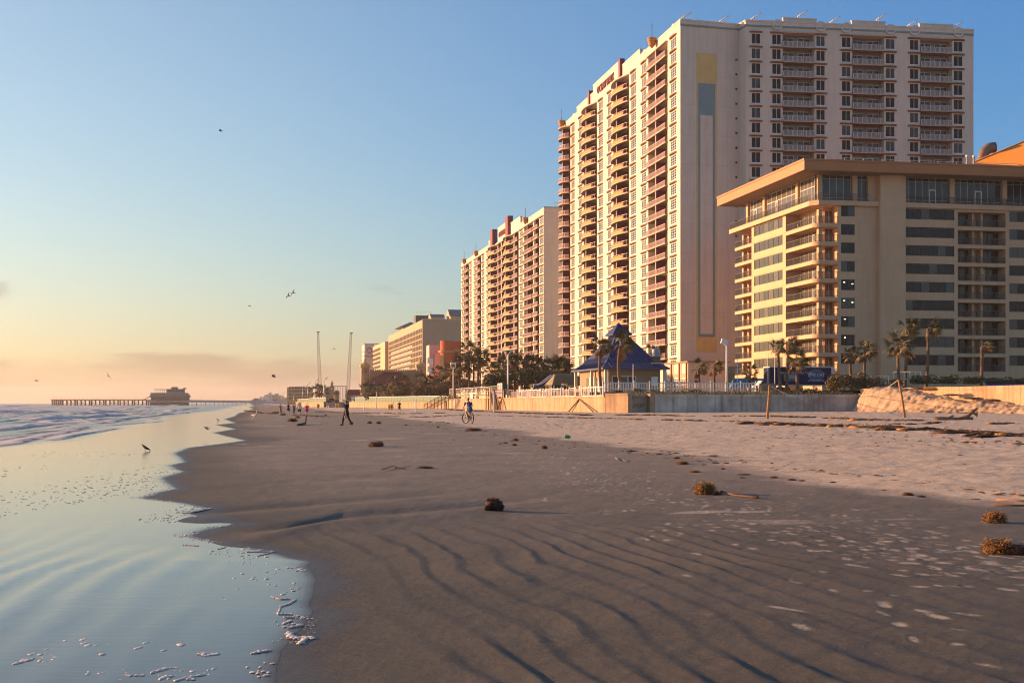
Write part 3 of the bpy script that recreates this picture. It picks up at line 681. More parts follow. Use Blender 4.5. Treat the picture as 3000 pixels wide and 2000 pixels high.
def condo_far():
    c = 85.5; D, S = sea_px(c); fh = 2.89; p0, p1 = 1351, 1593
    nx, ny = c-TA*D(p1), D(p1); L = S(p0,p1); s = lambda p: S(p0,p)
    root = thing('condo_tower', 'second cream condominium tower standing beyond the tallest one, with two stacks of short yellow balconies', 'building', (nx,ny,GZ))
    org = (c-TA*D(p0), D(p0), 0)
    z8 = lambda z: 1300+z*0.3509
    B = [('w',152,166),('b',170,211),('w',215,234),('w',254,270),('b',274,312),('w',317,340),('w',357,379),('y',383,450),('b',452,478),('b',482,506),('y',509,582),('b',584,626),('w',636,660),('b',671,747),('b',753,797),('w',802,833)]
    bays = [(k, s(z8(a)), s(z8(b))) for k,a,b in B]
    zf = [53.9-fh*k for k in range(18)]
    fr = tower_face(root, None, org, RZ_SEA, bays, L, zf, fh, 57.6, GZ-2, winh=2.0, tag_='C')
    m = MB()
    for a, b, z in [(145,376,58.4),(376,408,59.8),(453,525,62.2),(560,640,60.9),(640,838,58.6)]:
        m.box(s(z8(a))+.002, s(z8(b))-.002, 0.0, 0.5, 57.6, z); m.box(s(z8(a))-.05, s(z8(b))+.05, -0.10, 0.6, z, z+0.3)
    fr.put('parapet', m.mesh('parapet', M_cream))
    for z, t in ((420,62.8),(548,63.6)): fr.put('roof_fin', MB().box(-2.2,2.2,-1.0,0.8,57.0,t).mesh('roof_fin', M_burg), s(z8(z)), 0, 0)
    for z in (700,284,185): fr.put('roof_finial', beehive(), s(z8(z)), -0.7, 57.6)
    for z in (645,362,330,230,812): fr.put('medallion', medallion(), s(z8(z)), -0.02, 57.9)
    t = textmesh('OCEAN WALK', 2.6, 0.12, sx=0.92); t.materials.append(M_burg); fr.put('lettering', t, s(z8(496)), -0.14, 59.6)
    m = MB(); w = 34.0; e = Vector((math.cos(ANG), math.sin(ANG))); u = Vector((-math.sin(ANG), math.cos(ANG)))
    a = Vector((0,0)); b = e*w; q = e*w+u*L; r = u*L
    zt = 57.6-GZ; zb = -2
    for i, j in ((a,b),(b,q),(q,r)): m.quad((*i,zb),(*j,zb),(*j,zt),(*i,zt))
    m.add([(*p,zt) for p in (a,b,q,r)], [(0,1,2,3)])
    m.build('end_wall', M_cream, root)
    m = MB(); f = Fr(root,(nx,ny,0),RZ_CAM); m.box(-.1,w,-.15,.3,57.6,58.9); m.box(-.15,w+.1,-.22,.35,58.9,59.2,1); f.put('cornice', m.mesh('cornice',[M_cream,M_teal]))
    m = MB(); 
    for x in (4,7,10,13): m.tube([(x,4,57.6),(x,4,61.0)],0.05,4)
    for z in (60.0,61.0): m.tube([(4,4,z),(13,4,z)],0.05,4)
    f.put('roof_railing', m.mesh('roof_railing', M_steel))
    return root
condo_far()
# ------------------------------------------------------------------ tan hotel at the right
def glazing(fr, x0, x1, y, z0, z1, n, mm, bars=(), t=0.06, mull=M_white, gap=0.02):
    w = (x1-x0)/n; h = z1-z0
    g = fr.put('glazing', cached(('mull',round(w,2),n,round(h,2),bars,mull.name), lambda: _mullions(w,n,h,bars,t,mull)), x0, y, z0)
    pm = cached(('pane',round(w,2),round(h,2),mm.name), lambda: MB().box(gap,w-gap,0.02,0.05,gap,h-gap).mesh('pane', mm))
    alt = {'grey_green_glass':M_alt, 'bronze_glass':M_alt2, 'blue_glass':M_alt}.get(mm.name)
    pa = cached(('pane',round(w,2),round(h,2),mm.name,'alt'), lambda: MB().box(gap,w-gap,0.02,0.05,gap,h-gap).mesh('pane', alt)) if alt else pm
    for i in range(n): obj('pane', pa if R.random() < .24 else pm, g, (w*i,0,0))
    return g
def _mullions(w, n, h, bars, t, mull):
    m = MB()
    for i in range(n+1): m.box(w*i-t/2, w*i+t/2, -0.03, 0.06, 0, h)
    m.box(t/2, w*n-t/2, -0.02, 0.055, 0, t); m.box(t/2, w*n-t/2, -0.02, 0.055, h-t, h)
    for b in bars:
        for i in range(n): m.box(w*i+t/2, w*(i+1)-t/2, -0.02, 0.055, h*b-t/2, h*b+t/2)
    return m.mesh('glazing', mull)
def beach_hotel():
    c = 88.2; D, S = sea_px(c); fh = 2.9; p0 = 2150; pc = 2388
    co = Vector((c-TA*D(pc), D(pc))); root = thing('beach_hotel', 'tan hotel with wide flat overhanging roof and dark strip windows at the right', 'building', (co.x, co.y, GZ))
    L = S(p0, pc); s = lambda p: S(p0,p)
    fs = Fr(root, (c-TA*D(p0), D(p0), 0), RZ_SEA); fc = Fr(root, (co.x,co.y,0), RZ_CAM)
    def X(px):                    # along the camera-facing wall
        k = (px-CX)/F; e = (math.cos(ANG), math.sin(ANG)); return (k*co.y-co.x)/(e[0]-k*e[1])
    zf = [29.85-fh*k for k in range(9)]; ztop = 33.35
    M_mul = mat('bronze_mullion', (0.10,0.10,0.09), 0.5)
    # sea side: strip windows between the two balcony stacks
    a, b = s(2202), s(2302); w0, w1 = s(2209.5), s(2293)
    zs = sorted({0.5, ztop} | {z+.95 for z in zf} | {z+2.62 for z in zf})
    m = MB(); wallgrid(m, [a,w0,w1,b], zs, lambda i,j: 0.18 if i == 1 and any(z+.95 < (zs[j]+zs[j+1])/2 < z+2.62 for z in zf) else 0.0)
    for x in (a,b): m.quad((x,0,0.5),(x,2.4,0.5),(x,2.4,ztop),(x,0,ztop))
    for z in zf: m.box(a+.01,b-.01,-0.05,0.01,z-0.10,z-0.02)
    # recessed inner walls behind the balconies
    m.quad((0.6,2.4,.5),(a,2.4,.5),(a,2.4,ztop),(0.6,2.4,ztop)); m.quad((b,2.4,.5),(L-2.4,2.4,.5),(L-2.4,2.4,ztop),(b,2.4,ztop)); m.quad((0.6,2.4,.5),(0.6,20,.5),(0.6,20,ztop),(0.6,2.4,ztop))
    fs.put('sea_wall_face', m.mesh('sea_wall_face', M_tan))
    for z in zf: glazing(fs, w0, w1, 0.10, z+.97, z+2.60, 6, M_tint, (), 0.05, M_mul)
    # camera side
    xe = X(3420)
    xs = sorted([X(2456),X(2464),X(2504),X(2572),X(2646),X(2650),X(2796),X(2806),X(2946),X(2957),X(3103),X(3113),X(3253),xe])
    sq = (X(2464),X(2504)); wides = [(X(2650),X(2796)),(X(2957),X(3103))]; recs = [(X(2806),X(2946)),(X(3113),X(3253))]
    zs = sorted({0.5, ztop} | {round(z+q,4) for z in zf for q in (0.0,.95,1.1,2.32,2.62,2.8)})
    def dep(i,j):
        xc = (xs[i]+xs[i+1])/2; zc = (zs[j]+zs[j+1])/2
        for z in zf:
            if sq[0] < xc < sq[1] and z+1.1 < zc < z+2.8: return 0.15
            if any(p < xc < q for p,q in wides) and z+.95 < zc < z+2.62: return 0.18
            if any(p < xc < q for p,q in recs) and z < zc < z+2.32: return 2.2
        if X(2572) < xc < X(2646): return -0.9
        return 0.0
    m = MB(); wallgrid(m, xs, zs, dep)
    m.quad((X(2456),0,.5),(X(2456),2.4,.5),(X(2456),2.4,ztop),(X(2456),0,ztop)); m.quad((2.4,2.4,.5),(X(2456),2.4,.5),(X(2456),2.4,ztop),(2.4,2.4,ztop))
    m.box(X(2572),X(2646),-0.9,1.5,ztop,37.5)
    m.quad((xe,0,.5),(xe,22,.5),(xe,22,ztop),(xe,0,ztop)); m.quad((-9,L+1,.5),(xe,22,.5),(xe,22,ztop),(-9,L+1,ztop)) if False else None
    m.add([(0.5,0.5,ztop+.02),(xe,.5,ztop+.02),(xe,22,ztop+.02),(0.5,L-.5,ztop+.02)],[(0,1,2,3)])
    fc.put('wall', m.mesh('wall', M_tan))
    # horizontal board joints on the blank bay
    m = MB()
    for z in zf:
        for q in (0.0, 1.45): m.box(X(2505),X(2571),-0.02,0.005,z+q-0.03,z+q)
    fc.put('wall_joint', m.mesh('wall_joint', mat('tan_joint',(0.44,0.335,0.22),0.9)))
    for z in zf:
        for p, q in wides: glazing(fc, p, q, 0.10, z+.97, z+2.60, 6, M_tint2, (), 0.05, M_dark)
        glazing(fc, sq[0], sq[1], 0.08, z+1.12, z+2.78, 2, M_tint2, (), 0.05, M_dark)
        for p, q in recs:
            b_ = fc.put('balcony', cached(('recslab',round(q-p,2)), lambda: MB().box(0,q-p,-0.04,2.15,-0.12,-0.005).mesh('balcony', M_tan)), p, 0, z+0.01)
            obj('railing', cached(('recrail',round(q-p,2)), lambda: rail_path([((q-p)*i/5,0.05) for i in range(6)], 1.08, 'railing', M_dark, 0.16, 0.03)), b_)
            def inner():
                m = MB(); w = q-p
                for x in (w*0.36, w*0.54): m.box(x,x+0.35,0.9,2.18,0.01,2.31)
                return m.mesh('pier', M_tan)
            obj('pier', cached(('recpier',round(q-p,2)), inner), b_)
            def dr():
                m = MB(); w = q-p
                for x0, x1 in ((0.1,w*.36),(w*.56,w-.1)): m.box(x0,x1,2.12,2.18,0.02,2.29,0); m.box((x0+x1)/2-.04,(x0+x1)/2+.04,2.06,2.11,.02,2.2,1)
                return m.mesh('sliding_door',[M_gl[0],M_mul])
            obj('sliding_door', cached(('recdoor',round(q-p,2)), dr), b_)
            if R.random() < 0.35: obj('curtain', cached('hcurt', lambda: MB().box(0,.7,2.0,2.04,.05,2.15).mesh('curtain', M_grey)), b_, (R.choice((.2,(q-p)*.62)),0,0))
    ML = bpy.data.materials.new('lamp_glow'); ML.use_nodes = True; e_ = ML.node_tree.nodes['Principled BSDF']; e_.inputs['Emission Color'].default_value = (1,.86,.66,1); e_.inputs['Emission Strength'].default_value = 1.6
    lampm = MB().box(-.13,.13,-.02,.0,-.06,.06).mesh('ceiling_lamp', ML)
    for k in (4,5,6,7):
        for f in ((.25,.85) if k in (4,5) else (.3,)): fc.put('ceiling_lamp', lampm, sq[0]+(sq[1]-sq[0])*f, 0.095, zf[k]+2.35-.25*(f>.5))
    # corner balconies, rounded, and the far stack
    def corner_slab(e=0.0):
        r = 1.6; pts = []
        for i in range(9):
            th = math.pi + (math.pi/2)*i/8; pts.append((r+r*math.cos(th)-e*0, r+r*math.sin(th)))
        return pts
    xe2 = X(2456)-0.01; Ls = L-b-0.01
    def slab():
        m = MB(); arc = corner_slab(); m.prism([(0,Ls)]+arc+[(xe2,0),(xe2,2.35),(2.35,2.35),(2.35,Ls)], -0.62, 0.0); return m.mesh('balcony', M_tan)
    arc = corner_slab(); path = [(0.1,Ls-.05),(0.1,Ls*.75),(0.1,Ls*.5),(0.1,Ls*.3)] + [(max(x,0.1),max(y,0.1)) for x,y in arc[1::2]] + [(xe2*.7,.1),(xe2-.05,.1)]
    rail_c = rail_path(path, 1.1, 'railing', M_dark, 0.16, 0.03)
    sm = slab()
    def back_doors():
        m = MB()
        # glass doors on the two inner walls
        for k in range(5): y0 = 3.0+k*1.6; m.box(2.28,2.34,y0,y0+1.5,0.02,2.15,0); m.box(2.22,2.275,y0-.08,y0,0.02,2.15,1)
        m.box(2.62,xe2-.1,2.28,2.34,0.02,2.15,0); m.box((xe2+2.6)/2,(xe2+2.6)/2+.08,2.22,2.275,.02,2.15,1); m.box(2.5,2.61,2.22,2.34,0.02,2.2,1)
        return m.mesh('sliding_door',[M_gl[1],M_tan])
    bd = back_doors()
    colm = MB().box(1.0,1.7,1.0,1.7,0.0,2.27).mesh('column', M_tan)
    ch = MESHES['chair']
    for z in zf:
        o = fc.put('balcony', sm, 0, 0, z); obj('railing', rail_c, o); obj('sliding_door', bd, o); obj('column', colm, o)
        for k in range(R.choice((0,1,2))): obj('balcony_chair', ch, o, (0.9, R.uniform(3.5,9), 0.002), R.uniform(-2,2))
    Lf = a
    sm2 = MB().prism([(0,2.38),(0,0.5),(0.14,0.15),(0.5,0),(Lf-.01,0),(Lf-.01,2.38)], -0.55, 0.0).mesh('balcony', M_tan)
    r2 = rail_path([(0.1,2.3),(0.1,0.5),(0.5,0.1),(Lf*.4,.1),(Lf*.7,.1),(Lf-.05,0.1)], 1.1, 'railing', M_dark, 0.16, 0.03)
    d2 = MB().box(2.6,Lf-.3,2.3,2.36,0.02,2.2,0).box(1.0,1.7,1.2,1.9,0.0,2.34,1).box(Lf*.6,Lf*.6+.08,2.24,2.295,.02,2.2,1).mesh('sliding_door',[M_gl[0],M_tan])
    for z in zf: o = fs.put('balcony', sm2, 0, 0, z); obj('railing', r2, o); obj('sliding_door', d2, o)
    # top floor: glass set back under the roof, its terrace slab and columns
    m = MB(); m.prism([(-0.6,L+0.9),(-0.6,1.0),(0.4,-0.5),(1.4,-.6),(X(2545),-.6),(X(2545),-.6+.02),(xe,-.02),(xe,3),(3,3),(3,L+0.9)], ztop-.75, ztop); fc.put('terrace_slab', m.mesh('terrace_slab', M_tan))
    zt0, zt1 = ztop+0.01, 37.51
    cols = [(2175,2184),(2224,2232),(2320,2328),(2377,2388)]
    for p,q in cols: fs.put('column', MB().box(-.45,.45,0,.7,zt0,zt1).mesh('column', M_tan), s((p+q)/2), 0.55, 0)
    for p,q,n in ((2184,2224,4),(2232,2320,6),(2328,2377,4)): glazing(fs, s(p)+.25, s(q)-.25, 0.9, zt0, zt1, n, M_gl[1], (0.62,), 0.08, M_white)
    for px in (2200,2262): fs.put('door_frame', MB().box(-.6,.6,-.02,.06,2.3,2.42).box(-.6,-.48,-.02,.06,0.05,2.3).box(.48,.6,-.02,.06,0.05,2.3).mesh('door_frame', M_white), s(px), 0.83, zt0)
    for p,q in ((2500,2516),(2788,2800),(2941,2955),(3100,3112)): fc.put('column', cached('hcol2',lambda: MB().box(-.4,.4,0,.7,0,zt1-zt0).mesh('column', M_tan)), X((p+q)/2), 0.4, zt0)
    for p,q,n in ((2392,2500,5),(2516,2546,2),(2648,2788,7),(2800,2941,7),(2955,3100,7),(3112,3240,6)): glazing(fc, X(p)+.1, X(q)-.1, 0.8 , zt0, zt1, n, M_gl[2], (0.14,0.86), 0.07, M_steel)
    for px in (2738,2873): fc.put('door_frame', MB().box(-.6,.6,-.02,.06,2.2,2.35).box(-.6,-.48,-.02,.06,0.05,2.2).box(.48,.6,-.02,.06,0.05,2.2).mesh('door_frame', M_white), X(px), 0.74, zt0)
    fc.put('return_wall', MB().box(X(2546),X(2572)-.01,0.3,2,zt0,zt1).mesh('return_wall', M_tan))
    fc.put('railing', rail_path([(-.5,L+.8),(-.5,L*.75),(-.5,L*.5),(-.5,L*.25),(-.5,1.2),(0.4,-.4),(1.4,-.5),(X(2470),-.5),(X(2544),-.5)], 1.1, 'railing', M_dark, 0.18, 0.03), 0,0,ztop)
    fc.put('railing', rail_path([(X(2650)+(X(3240)-X(2650))*i/12,0.05) for i in range(13)], 1.1, 'railing', M_dark, 0.18, 0.03), 0,0,ztop)
    # roof slab with sloping copper-coloured fascia
    m = MB(); ov = 3.1
    def roof(o, z0, z1, mi): m.prism([(-o,L+.3),(-o,-o),(xe,-o),(xe,22),(14,L+.3)], z0, z1, mi)
    roof(ov, 37.55, 39.0, 0); roof(ov+.12, 39.0, 39.28, 0)
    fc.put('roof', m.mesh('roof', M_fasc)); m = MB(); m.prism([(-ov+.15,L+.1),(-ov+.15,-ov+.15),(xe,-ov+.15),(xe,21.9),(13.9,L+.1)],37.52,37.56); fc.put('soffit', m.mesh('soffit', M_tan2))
    fc.put('roof_railing', rail_path([(2+i*3.2,0.6) for i in range(14)], 1.0, 'roof_railing', M_steel, 3.2, 0.04), 0,0,39.28)
    for px in (2824,2844): fc.put('roof_pipe', MB().lathe([(.18,0),(.18,1.5),(.26,1.5),(.26,1.8),(.1,1.85)],n=8).mesh('roof_pipe', M_white), X(px), -1.0, 39.27)
    return root
beach_hotel()
def orange_roof():
    D0 = 226; z0 = 38.5
    root = thing('roof_house', 'bright orange pitched roof rising behind the flat roof at the right edge', 'building', (P(2855,0,D0).x, D0, z0))
    def q(px,py,D): p = P(px,py,D); return p - root.location
    a, cc, d = q(2848,478,D0+4), q(3220,326,D0+8), q(3220,500,D0-20)
    e = q(3590,500,D0+6); bk = cc+Vector((1,24,-8)); m = MB(); m.add([a, d, cc], [(0,1,2)]); m.add([d, e, cc], [(0,1,2)]); m.add([e, bk, cc], [(0,1,2)]); m.add([bk, a, cc], [(0,1,2)]);
    m.build('roof', M_orng, root)
    m = MB(); n = (cc-a); 
    m.tube([a+Vector((0,-.1,0.05)), cc+Vector((0,-.1,.05))], 0.14, 4); m.build('roof_edge', M_fasc, root)
    m = MB(); m.box(3,24,7.5,24,-3.5,-.02); m.build('wall', M_tan, root)
    v = MB(); c0 = q(2900,452,D0+6)
    pr = []
    for i in range(9): th = math.pi*i/8*0.62; pr.append((1.2*math.sin(th)*.9-.9+.9, 1.2-1.2*math.cos(th)))
    ring = [[Vector((-1.3+0.5*k, 0, 0))+Vector((0, 1.25*math.cos(t*math.pi/4), 1.25*math.sin(t*math.pi/4))) for t in range(8)] for k in range(1)]
    pts = [(-1.2,0,-1.2),(-1.15,0,-.3),(-.8,0,.55),(-.1,0,1.05),(.9,0,1.1)]
    v.tube([Vector(p)+c0 for p in pts], [.9,.9,.9,.9,.95], 12); v.build('vent_hood', mat('vent_brown',(.13,.10,.085),.7,.2,.8), root)
orange_roof()
# ------------------------------------------------------------------ sea wall, terrace, mound
u2 = Vector((-math.sin(ANG), math.cos(ANG))); v2 = Vector((math.cos(ANG), math.sin(ANG)))
def at_c(px, c): D = c*F/(px-(CX-TA*F)); return Vector(((px-CX)/F*D, D))
def wall_run(m, a, b, z0, z1, t=0.5, side=1, mi=0, coping=0.22, cop_out=0.12):
    d = (b-a).normalized(); n = Vector((-d.y,d.x))*side
    m.prism([tuple(a), tuple(b), tuple(b+n*t), tuple(a+n*t)][::1], z0, z1-coping, mi)
    m.prism([tuple(a-n*cop_out), tuple(b-n*cop_out), tuple(b+n*(t+.1)), tuple(a+n*(t+.1))], z1-coping, z1, mi)
M_wall = mat('sea_wall_concrete', (0.34,0.225,0.13), 0.9, 0.14, 0.5, 0.3, 6, stain=0.85, col2=(0.40,0.285,0.175))
M_wall2 = mat('worn_white_wall', (0.36,0.295,0.235), 0.9, 0.2, 0.30, 0.4, 6, stain=0.8, col2=(0.60,0.53,0.45))
W_A = [Vector((P(870,0,560).x,560)), Vector((P(905,0,480).x,480)), Vector((P(953,0,450).x,450))]
W_A2 = [Vector((P(1028,0,405).x,405)), Vector((P(1110,0,362).x,362)), Vector((P(1313,0,309).x,309))]
W_B0, W_B1 = at_c(1316,44.5), at_c(1783,44.5); W_B2 = at_c(1851,46.5)
W_C0 = W_B2 + v2*0.02; W_C1 = W_C0 + v2*30.0
W_D1 = W_C1 - u2*55
def seawalls():
    def seg(name, label, pts, z0, z1, m_, joints=6.0, t=0.5):
        o = pts[0]; root = thing(name, label, 'sea wall', (o.x,o.y,0))
        for a, b in zip(pts[:-1], pts[1:]):
            L = (b-a).length; n = max(1,int(round(L/joints))); d = (b-a)/L
            for k in range(n):                     # cast panels with open joints
                p, q = a+d*(L*k/n+0.035)-o, a+d*(L*(k+1)/n-0.035)-o
                m = MB(); dz = R.uniform(-.015,.015); wall_run(m, p, q, z0, z1+dz, t, -1 if (d.x*v2.x+d.y*v2.y) < 0.5 and d.dot(u2) < 0 else (-1 if d.dot(u2) < 0 else 1)); m.build('wall_panel', m_, root)
        return root
    seg('sea_wall', 'far low sea wall carrying the start of the green fence', W_A[::-1], -0.5, 2.0, M_wall, 8)
    seg('sea_wall', 'tan sea wall below the long green fence', W_A2, -0.5, 1.95, M_wall, 7)
    seg('sea_wall', 'sunlit orange-tan sea wall below the white picket fence', [W_B0, W_B1], -0.5, 2.5, M_wall, 6.5)
    r = seg('sea_wall', 'raised end block of the sunlit sea wall', [W_B1+v2*.02, W_B2], -0.5, 2.78, M_wall, 14, 0.6)
    # shaded return facing the camera, with a recess holding the graffiti
    o = W_C0; root = thing('sea_wall', 'stained pale sea wall in shade, facing the camera, with a graffiti recess at its left end', 'sea wall', (o.x,o.y,0), RZ_CAM)
    MB().box(0.1,2.3,1.3,1.7,-.5,2.7).build('wall_panel', M_wall2, root); MB().box(2.3,2.85,-.05,1.8,-.5,2.72).build('pilaster', M_wall, root)
    x = 2.9
    for k, w in enumerate((5.5,4.4,4.3,4.4,4.4,4.1)):
        MB().box(x+.02,x+w-.02,0.1,.55,-.5,2.28).box(x+.015,x+w-.015,-0.03,.6,2.28,2.68+R.uniform(-.02,.02)).build('wall_panel', M_wall2, root); x += w
    g = MB(); rr = random.Random(5)
    for k in range(4):
        cx = .75+.32*k; pts = [(cx+.26*math.cos(t*.9+k)*(1-.2*(t%2)), 1.28, 1.3+.28*math.sin(t*.9*1.3+k)) for t in range(8)]
        g.tube(pts, 0.018, 4)
    g.build('graffiti', mat('graffiti_ink',(.05,.04,.05),.9), root)
    o = W_D1; root = thing('sea_wall', 'bright sunlit sea wall behind the sand mound at the right edge', 'sea wall', (o.x,o.y,0))
    L = 55.0
    n = 12
    for k in range(n):
        p, q = (W_D1 + u2*(L*k/n+.02))-o, (W_D1 + u2*(L*(k+1)/n-.02))-o
        m = MB(); wall_run(m, p, q, -.5, 3.38+R.uniform(-.02,.02), .5, -1, 0, .38, .05); m.build('wall_panel', M_wall, root)
    # ground behind the walls
    M_ter = mat('terrace_ground', (0.20,0.165,0.115), 0.95, 0.35, 0.35, 0.4, 5, col2=(0.13,0.14,0.07))
    m = MB(); e = v2*400
    low = [W_A[0]+u2*900+v2*60, W_A[0], W_A[1], W_A[2], W_A2[0], W_A2[1], W_A2[2], W_B0, W_B1+v2*.02, W_B2]
    low = [p+v2*.35 for p in low]
    z = [1.9]*7+[2.42]*3
    vs = [(p.x,p.y,zz) for p,zz in zip(low,z)] + [(p.x,p.y,zz) for p,zz in zip([q+e for q in low],z)]
    n = len(low); m.add(vs, [(i,i+n,i+n+1,i+1) for i in range(n-1)])
    # rising bank between the shaded wall and the hotel
    a, b = W_C0+u2*1.3, W_C1+u2*1.3+v2*.5
    rows = [(0,2.4),(3,2.75),(9,3.1),(40,3.2)]
    nn = 14; grid = [[(lambda p: (p.x,p.y,z_+R.uniform(-.06,.10)))(a+(b-a)*(i/nn)+u2*d_) for i in range(nn+1)] for d_,z_ in rows]
    m.loft(grid, 0, True, False, False)
    cc = W_D1+v2*.3
    m.add([(cc.x,cc.y,3.2),*[((cc+v2*300).x,(cc+v2*300).y,3.3)],((W_C1+v2*300+u2*60).x,(W_C1+v2*300+u2*60).y,3.3),((W_C1+u2*60).x,(W_C1+u2*60).y,3.3),(W_C1.x+.3,W_C1.y,3.2)],[(0,1,2,3,4)])
    tag(m.build('terrace', M_ter), kind='structure')
seawalls()
def mound():
    rr = np.linspace(-4,75,340); bb = np.linspace(-0.15,8.5,70); A, B = np.meshgrid(rr, bb)      # A towards the camera along the wall, B out from it
    X = W_C1.x - u2.x*A - v2.x*B; Y = W_C1.y - u2.y*A - v2.y*B
    Z = np.zeros_like(A)
    ridge = np.interp(A, [-4,0.5,3,6,10,15,21,27,33,40,75],[0.2,0.8,2.6,2.95,2.75,2.5,1.7,1.3,1.1,0.7,.6])
    wid = np.interp(A, [-4,0,4,10,20,40,75],[0.8,1.0,3.0,4.2,4.6,3.8,3.5])
    nz = fbm(A*0.55,B*0.5,7,4); scarp = fbm(A*0.9,B*0.2,8,3)
    t = B/wid + 0.16*scarp
    Z = ridge*(1-sstep(0.35,1.05,t)) + 0.35*nz*(1-sstep(.8,1.3,t))*np.minimum(ridge,1) - 0.28*np.abs(fbm(A*1.1,B*1.3,9,3))*sstep(.3,.6,t)*(1-sstep(.9,1.2,t))
    Z = Z + (0.16*fbm(A*1.9,B*2.2,10,4) + 0.07*fbm(A*5,B*5,11,3))*(1-sstep(1.0,1.25,t))*np.minimum(ridge,1)
    Z = np.where(B < 1.2, np.minimum(Z, 3.0), Z)
    gz = sand_z(X, Y, False); Zw = np.maximum(gz + Z, -2); Zw = np.where(Z < 0.02, gz-0.05, Zw)
    m = mat('mound_sand', (0.29,0.20,0.125), 0.95, 0.3, 0.9, 0.6, 1.6, col2=(0.38,0.28,0.185))
    tag(obj('sand_mound', grid_mesh('sand_mound', X, Y, Zw, m)), kind='structure')
mound()
# ------------------------------------------------------------------ fences and railings
def picket_fence(label, a, b, z0, h, post_every, pick_every, mm, missing=0.0, lean=0.0, midrail=True, group=None, toprail=True):
    d = (b-a); L = d.length; rz = math.atan2(d.y,d.x)
    root = thing('picket_fence', label, 'fence', (a.x,a.y,z0), rz, group)
    n = int(round(L/post_every)); pm = MB().box(-.065,.065,-.065,.065,0,h+.1).lathe([(.09,h+.1),(.1,h+.14),(.02,h+.2)],n=4).mesh('post', mm)
    for i in range(n+1): obj('post', pm, root, (L*i/n,0,0))
    rm = MB().box(0.066,L/n-.066,-.03,.03,-.05,.05).mesh('rail', mm)
    for i in range(n):
        for z in ([h-.06] if toprail else [])+([h*.52] if midrail else [])+[.12]:
            if R.random() < missing*.5: continue
            o = obj('rail', rm, root, (L*i/n,0,z))
    k = MB().box(-.035,.035,-.055,-.032,.03,h-.03).mesh('picket', mm); np_ = int(L/pick_every); c = 0
    for i in range(np_):
        if R.random() < missing or c >= 298: continue
        o = obj('picket', k, root, (pick_every*(i+.5),0,R.uniform(-.015,.015))); c += 1
        if lean and R.random() < lean: o.rotation_euler = (0,R.uniform(-.25,.25),0)
    return root
fa = Vector((P(1767,0,182).x,182)); fb = Vector((P(2214,0,186).x,186))
picket_fence('long white picket fence with a middle rail beside the pavilion', fa, fb, 2.62, 1.75, 2.05, 0.225, M_white)
picket_fence('broken white picket fence along the top of the sunlit sea wall', at_c(1517,45.6), at_c(1768,45.6), 2.45, 1.30, 4.0, 0.34, M_white, 0.5, 0.18, False)
picket_fence('white picket fence on the pool deck behind the broken one', at_c(1500,49), at_c(1700,49), 2.45, 1.2, 2.2, 0.30, M_pink, 0.1, 0.0, False)
def green_fence(label, pts, z0, h):
    root = thing('green_fence', label, 'fence', (pts[0].x,pts[0].y,z0))
    Mg = mat('green_screen', (0.13,0.21,0.165), 0.8, 0.12, 0.5, stain=0.2)
    for a, b in zip(pts[:-1],pts[1:]):
        d = b-a; L = d.length; n = max(1,int(L/2.6)); rz = math.atan2(d.y,d.x)
        pm = cached(('gp',round(L/n,2),h), lambda: MB().box(.04,L/n-.04,-.03,.03,.05,h-.05).mesh('fence_panel', Mg))
        po = cached(('gpo',h), lambda: MB().box(-.05,.05,-.06,.06,0,h+.03).mesh('post', Mg))
        ra = cached(('gra',round(L/n,2)), lambda: MB().box(0.05,L/n-.05,-.06,.06,h-.04,h+.05).mesh('rail', M_white))
        for i in range(n):
            p = a+d*(i/n)-pts[0]
            obj('fence_panel', pm, root, (p.x,p.y,0), rz); obj('post', po, root, (p.x,p.y,0), rz); obj('rail', ra, root, (p.x,p.y,0), rz)
green_fence('long green screen fence on the tan sea wall', [p+v2*.25 for p in W_A2], 1.95, 1.25)
green_fence('short green screen fence left of the beach ramp', [p+v2*.25 for p in W_A[::-1]], 2.0, 1.1)
